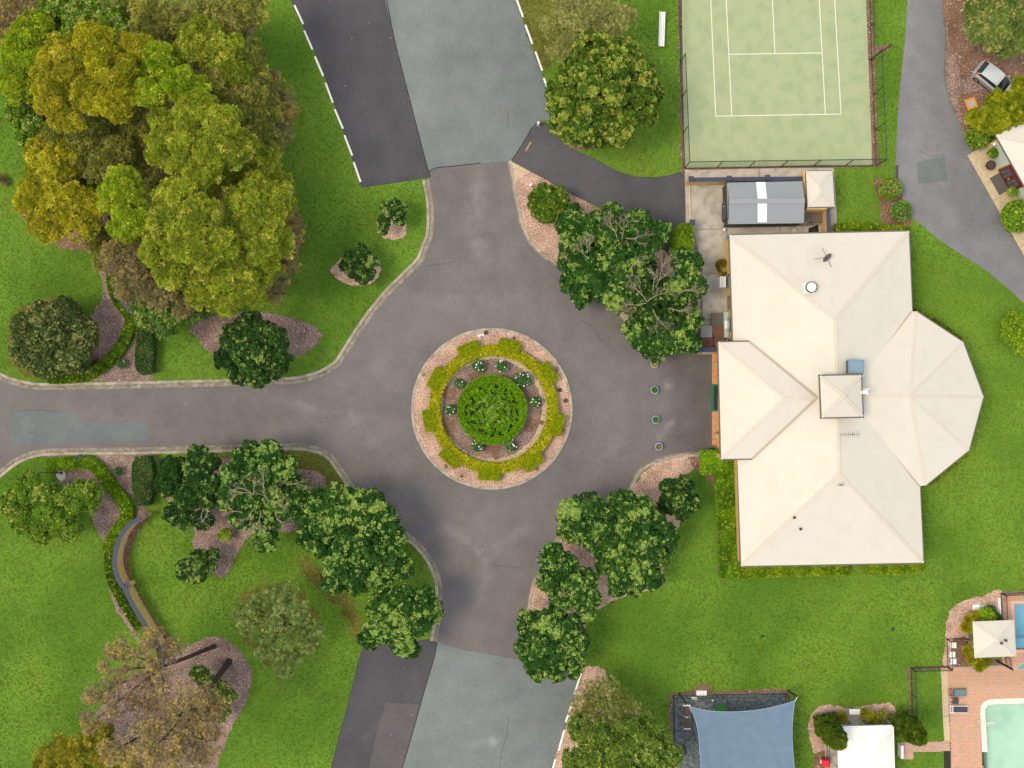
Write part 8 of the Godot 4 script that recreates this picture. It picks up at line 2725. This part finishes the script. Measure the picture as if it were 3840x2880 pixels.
	tree("flowering_gum", "tall gum with yellow-brown blossom and a leaning dark trunk, right of the pair", "tree", [-24.77, 12, 24.22, 1.59, -25.35, 12.5, 26.23, 1.58, -23.69, 12, 26.38, 1.44, -27.71, 13, 26.8, 1.57, -25.92, 13, 28.22, 1.57, -23.92, 12.5, 28.39, 1.29, -28.42, 13, 28.94, 1.43, -23.23, 11, 25.22, 1.02, -30.56, 13, 28.22, 1.29], "brown", {"group": gum, "base": [Vector3(-25.12, 0, 24.64)][0], "girth": 0.27, "thin": 0.75, "a": lin(0.235, 0.185, 0.10), "b": lin(0.43, 0.345, 0.18)})
	tree("flowering_gum", "thinner gum with pinkish brown blossom over the garden wall, left of the pair", "tree", [-29.77, 10, 21.81, 1.48, -31.25, 10, 20.7, 1.26, -28.14, 10.5, 22.79, 1.47, -31.81, 10.5, 22.79, 1.32, -29.44, 11, 24.13, 1.61, -27.61, 11, 24.86, 1.53, -31.27, 11, 25.22, 1.39, -32.91, 10.5, 24.63, 1.1, -27.49, 9, 21.31, 1.2, -33.28, 10.5, 26.83, 1.03, -28.98, 9, 20.37, 1.05], "brown", {"group": gum, "base": [Vector3(-26.44, 0, 23.25)][0], "girth": 0.19, "thin": 0.6, "a": lin(0.25, 0.19, 0.13), "b": lin(0.43, 0.335, 0.22)})
	tree("green_shrub", "dark green shrub at the foot of the leaning gum trunk", "shrub", [-25.53, 2.2, 26.51, 1.04, -24.77, 2, 27.37, 0.88, -26.33, 2.2, 25.71, 0.88, -25.23, 1.8, 28.63, 0.73, -27.19, 2, 25.16, 0.72], "shrub_green", {"a": lin(0.065, 0.138, 0.026), "b": lin(0.138, 0.239, 0.043)})
	tree("wattle_tree", "yellow-green wattle at the bottom left corner", "tree", [-38.83, 5, 31.6, 1.4, -37.27, 5, 30.62, 1.4, -35.33, 5.5, 30.27, 1.47, -36.3, 5.5, 31.82, 1.55, -33.97, 5.5, 31.43, 1.55, -32.42, 5.5, 32.02, 1.4, -34.74, 5, 29.46, 1.09, -39.22, 5, 32.77, 1.17], "gold", {"a": lin(0.196, 0.217, 0.029), "b": lin(0.435, 0.406, 0.043)})
	tree("ground_shrub", "low dark stump shrub on the lawn at the left edge", "shrub", [-45.05, 0.4, -18.05, 0.37, -44.84, 0.3, -17.82, 0.29], "brown")
	# bottom right
	tree("airy_tree", "airy green tree with a pinkish tinge at the bottom beside the parking bay", "tree", [6.7, 3.4, 26.19, 1.35, 8.07, 3.6, 26.33, 1.42, 9.2, 4.2, 27.15, 1.42, 5.92, 3.2, 27.83, 1.19, 7.45, 4, 27.99, 1.42, 10.38, 4.2, 28.13, 1.26, 8.77, 4.6, 28.6, 1.33], "straw", {"thin": 0.75, "a": lin(0.155, 0.195, 0.045), "b": lin(0.29, 0.34, 0.085)})
	tree("bright_tree", "bright yellow-green tree at the bottom edge beside the playground", "tree", [6.07, 4, 29.37, 1.34, 7.95, 5, 29.65, 1.56, 9.85, 5.5, 29.49, 1.63, 11.46, 5, 28.87, 1.17, 7.17, 5, 31.4, 1.56, 9.24, 5.8, 31.33, 1.7, 11.4, 5.5, 31.05, 1.63, 13.02, 5, 31.6, 1.33, 12.46, 4.8, 30.1, 1.02, 5.28, 4, 31.93, 1.1], "olive", {"m": "small", "s": 1.5, "d": 46.0, "mat": "leaf", "a": lin(0.080, 0.150, 0.022), "b": lin(0.185, 0.285, 0.045), "t": lin(0.34, 0.42, 0.09)})
	# right side
	tree("feathery_tree", "large round feathery shrub at the top right corner", "shrub", [40.51, 3.6, -31.63, 1.58, 42.2, 3.8, -31.96, 1.58, 43.39, 3.8, -30.77, 1.58, 41.13, 4, -29.92, 1.65, 40, 3.4, -30.51, 1.27, 43.08, 3.6, -29.26, 1.19, 39.89, 3.2, -32.16, 1.11, 42.07, 3.2, -28.98, 0.95], "feather")
	tree("golden_conifer", "golden-yellow conifer shrub covering the nose of the silver car", "shrub", [43.53, 2.6, -24.76, 1.12, 42.33, 2.6, -24.16, 1.28, 41.42, 2.4, -23.21, 1.12, 43.33, 2.6, -23.36, 1.2, 40.78, 2, -22.7, 0.88, 42.3, 2.2, -22.46, 1.04, 44.22, 2.4, -25.62, 0.88, 40.34, 1.6, -23.2, 0.65], "conifer_gold")
	ball("clipped_ball", "clipped green ball shrub under the golden conifer by the house", [Vector3(40.96, 0, -21.73)][0], 1.0, 1.7, "shrub_green")
	ball("clipped_ball", "large clipped green ball shrub by the house's path at the right edge", [Vector3(44.41, 0, -14.75)][0], 1.38, 2.0, "")
	ball("clipped_ball", "clipped round shrub by the service road, upper of the pair", [Vector3(33.28, 0, -17.18)][0], 0.95, 1.5, "shrub", {"a": lin(0.109, 0.196, 0.017), "b": lin(0.239, 0.348, 0.036)})
	ball("clipped_ball", "clipped round shrub by the service road, lower of the pair", [Vector3(34.27, 0, -15.21)][0], 0.87, 1.4, "shrub", {"a": lin(0.065, 0.181, 0.022), "b": lin(0.160, 0.312, 0.043)})
	tree("lawn_shrub", "low bright green shrub on the eastern lawn at the right edge", "shrub", [44.09, 0.9, -5.27, 1.06, 44.7, 0.9, -4.25, 1.14, 43.77, 0.7, -4.46, 0.82, 45.15, 0.8, -3.24, 0.9], "", {"s": 1.1})
	# cypresses beside the gazebo
	for q in [["dark cypress left of the white gazebo", [Vector3(27.47, 0, 29.99)][0]], ["dark cypress right of the white gazebo", [Vector3(34.16, 0, 29.63)][0]]]:
		var b: Vector3 = q[1]
		tree("cypress", q[0], "tree", [b.x, 0.9, b.z, 0.98, b.x, 1.8, b.z, 1.04, b.x + 0.03, 2.7, b.z, 0.98, b.x, 3.6, b.z, 0.90, b.x, 4.5, b.z, 0.78, b.x, 5.3, b.z, 0.58, b.x, 6.0, b.z, 0.34], "conifer", {"group": "cypresses beside the gazebo"})
	for q in [["yellow-green small shrub left of the gazebo's path", [29.11, 0.7, 29.34, 0.33, 28.9, 0.6, 29.19, 0.29], "conifer_gold"], ["dark small shrub between the left cypress and the path", [28.4, 0.7, 29.34, 0.37, 28.08, 0.6, 29.33, 0.33], "shrub"],
		["yellow shrub right of the gazebo's path", [31.24, 0.8, 29.08, 0.41, 31.61, 0.8, 29.36, 0.37, 31.74, 0.7, 29.58, 0.24], "conifer_gold"], ["dark olive shrub between the yellow shrub and the right cypress", [32.32, 0.8, 29.27, 0.41, 32.63, 0.7, 29.11, 0.37], "shrub"]]:
		tree("small_shrub", q[0], "shrub", q[1], q[2], {"a": lin(0.160, 0.181, 0.017), "b": lin(0.348, 0.362, 0.029)} if "yellow" in q[0] else {})
	# shrubs in the pool bed
	tree("small_shrub", "bright green shrub north of the square canopy", "shrub", [41.32, 0.9, 20.36, 0.45, 41.97, 0.9, 20.44, 0.45, 41.69, 0.8, 20.05, 0.37], "", {"s": 1.3, "b": lin(0.319, 0.522, 0.017)})
	tree("small_shrub", "dark green shrub beside the fence north of the square canopy", "shrub", [42.42, 0.8, 20.38, 0.41, 42.75, 0.7, 20.8, 0.41, 42.18, 0.6, 19.93, 0.33], "bottle")
	tree("small_shrub", "ochre-yellow shrub at the northwestern corner of the square canopy", "shrub", [40.18, 0.8, 20.7, 0.41, 40.35, 0.9, 21.25, 0.45, 39.98, 0.8, 21.39, 0.33, 40.79, 0.8, 20.29, 0.37], "conifer_gold", {"a": lin(0.275, 0.246, 0.012), "b": lin(0.522, 0.435, 0.017)})
	tree("small_shrub", "ochre-yellow shrub at the southwestern corner of the square canopy", "shrub", [40.3, 0.7, 23.86, 0.37, 40.1, 0.7, 23.45, 0.33, 40.43, 0.7, 24.27, 0.33], "conifer_gold", {"a": lin(0.246, 0.225, 0.017), "b": lin(0.464, 0.392, 0.029)})
	tree("small_shrub", "yellow shrub below the square canopy's southern edge", "shrub", [41.32, 0.7, 24.59, 0.37, 41.65, 0.7, 24.39, 0.33, 41.16, 0.6, 24.9, 0.29], "conifer_gold")

# ---------------------------------------------------------------- hedges
func build_hedges() -> void:
	var g1 := band(curve([-35.3, -9.65, -35.19, -8.56, -34.78, -7.47, -34.17, -6.66, -33.72, -5.98, -33.67, -5.3, -34.04, -4.21, -34.78, -2.92, -35.74, -1.9, -36.82, -1.15, -38.32, -0.67, -39.68, -0.54, -40.9, -0.54], false, 4), 0.85)
	hedge("low_hedge", "low curving dark green hedge from the grove to the left drive", g1, 0.6, "", {"a": lin(0.072, 0.152, 0.009), "b": lin(0.152, 0.275, 0.017)})
	var g2 := band(curve([-41.01, 7.1, -40.06, 7.07, -38.87, 6.98, -37.68, 6.89, -37.03, 7.07, -36.31, 7.79, -35.6, 8.74, -34.83, 9.69, -34.17, 10.52, -33.96, 11.18, -34.17, 12.01, -34.77, 12.9, -35.3, 13.8, -35.6, 14.69], false, 4), 1.0)
	hedge("low_hedge", "low curving green hedge south of the left drive beside the garden wall", g2, 0.6, "", {"a": lin(0.094, 0.203, 0.009), "b": lin(0.203, 0.355, 0.014)})
	var g3 := band(curve([-35.08, 13.32, -35.44, 15.09, -35.44, 16.17, -35.12, 17.53, -34.44, 18.89, -33.63, 20.25, -32.81, 21.41], false, 4), 0.85)
	hedge("low_hedge", "dark green lower stretch of hedge along the curved garden wall", g3, 0.6, "", {"a": lin(0.051, 0.123, 0.009), "b": lin(0.116, 0.217, 0.014)})
	hedge("column_hedge", "narrow upright dark shrub hedge north of the left drive", P([-32.79, -4.86, -31.67, -4.93, -31.53, -3.1, -31.63, -1.07, -32.61, -0.87, -32.95, -1.48, -32.92, -2.83]), 1.3, "bottle", {"per": 120.0, "f": 0.2, "t": lin(0.232, 0.203, 0.072)})
	hedge("column_hedge", "narrow upright dark shrub hedge south of the left drive", P([-33.02, 6.52, -31.8, 6.43, -31.53, 7.71, -31.67, 9.87, -31.94, 10.62, -32.95, 10.55, -33.19, 9.33, -33.25, 7.44]), 1.3, "bottle", {"per": 120.0, "f": 0.2, "t": lin(0.232, 0.203, 0.072)})
	hedge("clipped_hedge", "tall clipped bright green hedge beside the concrete yard", P([14.68, -13.94, 15.72, -14.03, 15.81, -12.87, 15.84, -11.4, 13.95, -11.4, 14.04, -12.38, 14.25, -13.11, 14.31, -13.48]), 1.6, "", {})
	hedge("clipped_hedge", "clipped hedge along the small lawn north of the big roof", P([28.62, -14.09, 30.48, -14.2, 32.65, -14.03, 34.85, -13.82, 34.89, -13.41, 28.62, -13.33]), 0.8, "", {"a": lin(0.094, 0.189, 0.009), "b": lin(0.217, 0.334, 0.017)})
	hedge("clipped_hedge", "square clipped bright hedge at the building's southwestern corner by the forecourt", P([16.65, 5.94, 18.38, 5.89, 18.45, 6.79, 19.77, 6.85, 19.77, 7.67, 16.69, 7.94]), 0.9, "", {"a": lin(0.123, 0.275, 0.012), "b": lin(0.275, 0.493, 0.017)})
	hedge("clipped_hedge", "long clipped hedge down the building's western wall to its southwestern corner", P([17.87, 7.72, 19.77, 7.65, 19.87, 11.11, 20.04, 15.96, 20.04, 17.01, 18.41, 17.07, 18.33, 15.31, 18.11, 12.06, 18, 9.89]), 0.9, "", {"a": lin(0.072, 0.181, 0.009), "b": lin(0.196, 0.355, 0.017)})
	hedge("clipped_hedge", "clipped hedge under the southern eaves, left of the gap", P([20.14, 16.03, 29.64, 15.84, 29.64, 16.77, 23.15, 16.93, 20.14, 17.06]), 0.8, "", {"a": lin(0.123, 0.225, 0.009), "b": lin(0.275, 0.406, 0.017)})
	hedge("clipped_hedge", "clipped hedge under the southern eaves, right of the gap", P([31.4, 15.78, 36.18, 15.68, 36.21, 16.48, 34.01, 16.71, 31.4, 16.77]), 0.8, "", {"a": lin(0.123, 0.225, 0.009), "b": lin(0.275, 0.406, 0.017)})
	hedge("clipped_hedge", "low hedge along the octagon's northeastern wall", P([35.44, -6.72, 36.25, -6.36, 38.16, -5.16, 39.65, -4, 39.52, -3.66, 37.61, -4.75, 35.84, -5.91, 35.37, -6.38]), 0.6, "", {"a": lin(0.080, 0.181, 0.009), "b": lin(0.189, 0.319, 0.017)})
	hedge("clipped_hedge", "low hedge along the octagon's southeastern wall", P([39.92, 6.06, 40.06, 6.4, 38.43, 7.76, 36.8, 8.98, 36.59, 8.71, 38.16, 7.55]), 0.6, "", {"a": lin(0.109, 0.210, 0.009), "b": lin(0.217, 0.348, 0.017)})

# ---------------------------------------------------------------- grass blades, bark chips, fallen leaves
func build_litter() -> void:
	var nz := FastNoiseLite.new()
	nz.seed = 3
	nz.frequency = 0.06
	nz.fractal_octaves = 4
	var nf := FastNoiseLite.new()
	nf.seed = 4
	nf.frequency = 0.5
	var buf := PackedFloat32Array()
	var chips := PackedFloat32Array()
	for i in 420000:
		var x := rng.randf_range(-47.5, 47.5)
		var z := rng.randf_range(-36.0, 36.0)
		var m := mask_at(x, z)
		if m == 1:
			var v := clampf(0.5 + nz.get_noise_2d(x, z) * 0.9 + nf.get_noise_2d(x, z) * 0.35, 0, 1)
			var c := lin(0.108, 0.200, 0.019).lerp(lin(0.185, 0.300, 0.034), v)
			if rng.randf() < 0.06 + 0.4 * smoothstep(0.25, 0.5, nf.get_noise_2d(x * 0.5 + 40.0, z * 0.5)):
				c = lin(0.26, 0.29, 0.065)
			put(buf, Vector3(x, 0.0, z), Vector3.UP, rng.randf_range(0.6, 1.1), vary(c, 0.10))
		elif m == 4 and i % 2 == 0:
			put(buf, Vector3(x, 0.02, z), Vector3.UP, rng.randf_range(0.7, 1.2), vary(lin(0.20, 0.17, 0.05).lerp(lin(0.14, 0.20, 0.02), rng.randf()), 0.25))
		elif (m == 2 or m == 3) and i % 3 == 0:
			var c := lin(0.40, 0.30, 0.26).lerp(lin(0.16, 0.10, 0.07), rng.randf())
			if m == 3:
				c = lin(0.62, 0.45, 0.37).lerp(lin(0.36, 0.23, 0.18), rng.randf())
			if rng.randf() < 0.18:
				c = lin(0.66, 0.54, 0.46)
			put(chips, Vector3(x, 0.045, z), (Vector3.UP + rdir() * 0.5).normalized(), rng.randf_range(0.7, 1.7), vary(c, 0.2))
	var o := scatter("lawn_grass", leaf.tuft, M.blade, buf)
	tag(o, "short green grass blades covering the mown lawns", "grass")
	var isle := Vector2(-1.78, 2.2)
	for i in 5200:
		var r := sqrt(rng.randf()) * 6.85
		var p := isle + Vector2.from_angle(rng.randf() * TAU) * r
		var pink := r > 4.8
		var c := lin(0.62, 0.45, 0.36).lerp(lin(0.40, 0.26, 0.20), rng.randf()) if pink else lin(0.36, 0.27, 0.24).lerp(lin(0.12, 0.07, 0.055), rng.randf())
		put(chips, Vector3(p.x, 0.055, p.y), (Vector3.UP + rdir() * 0.5).normalized(), rng.randf_range(0.7, 1.6), vary(c, 0.2))
	o = scatter("bark_chips", leaf.chip, M.chip, chips)
	tag(o, "loose bark chips scattered over the mulch beds", "bark chips")
	# leaves blown onto the roads
	buf = PackedFloat32Array()
	for i in 900:
		var x := rng.randf_range(-45.0, 45.0)
		var z := rng.randf_range(-34.0, 34.0)
		var p := Vector2(x, z)
		var on := false
		for r in roads:
			if Geometry2D.is_point_in_polygon(p, r):
				on = true
				break
		if on and p.distance_to(isle) > 7.3:
			var c: Color = [lin(0.62, 0.60, 0.50), lin(0.45, 0.36, 0.20), lin(0.30, 0.20, 0.12), lin(0.70, 0.68, 0.60)][rng.randi_range(0, 3)]
			put(buf, Vector3(x, -0.038, z), Vector3.UP, rng.randf_range(0.5, 1.15), vary(c, 0.2))
	o = scatter("fallen_leaves", leaf.fallen, M.chip, buf)
	tag(o, "pale fallen leaves scattered over the asphalt", "fallen leaves")
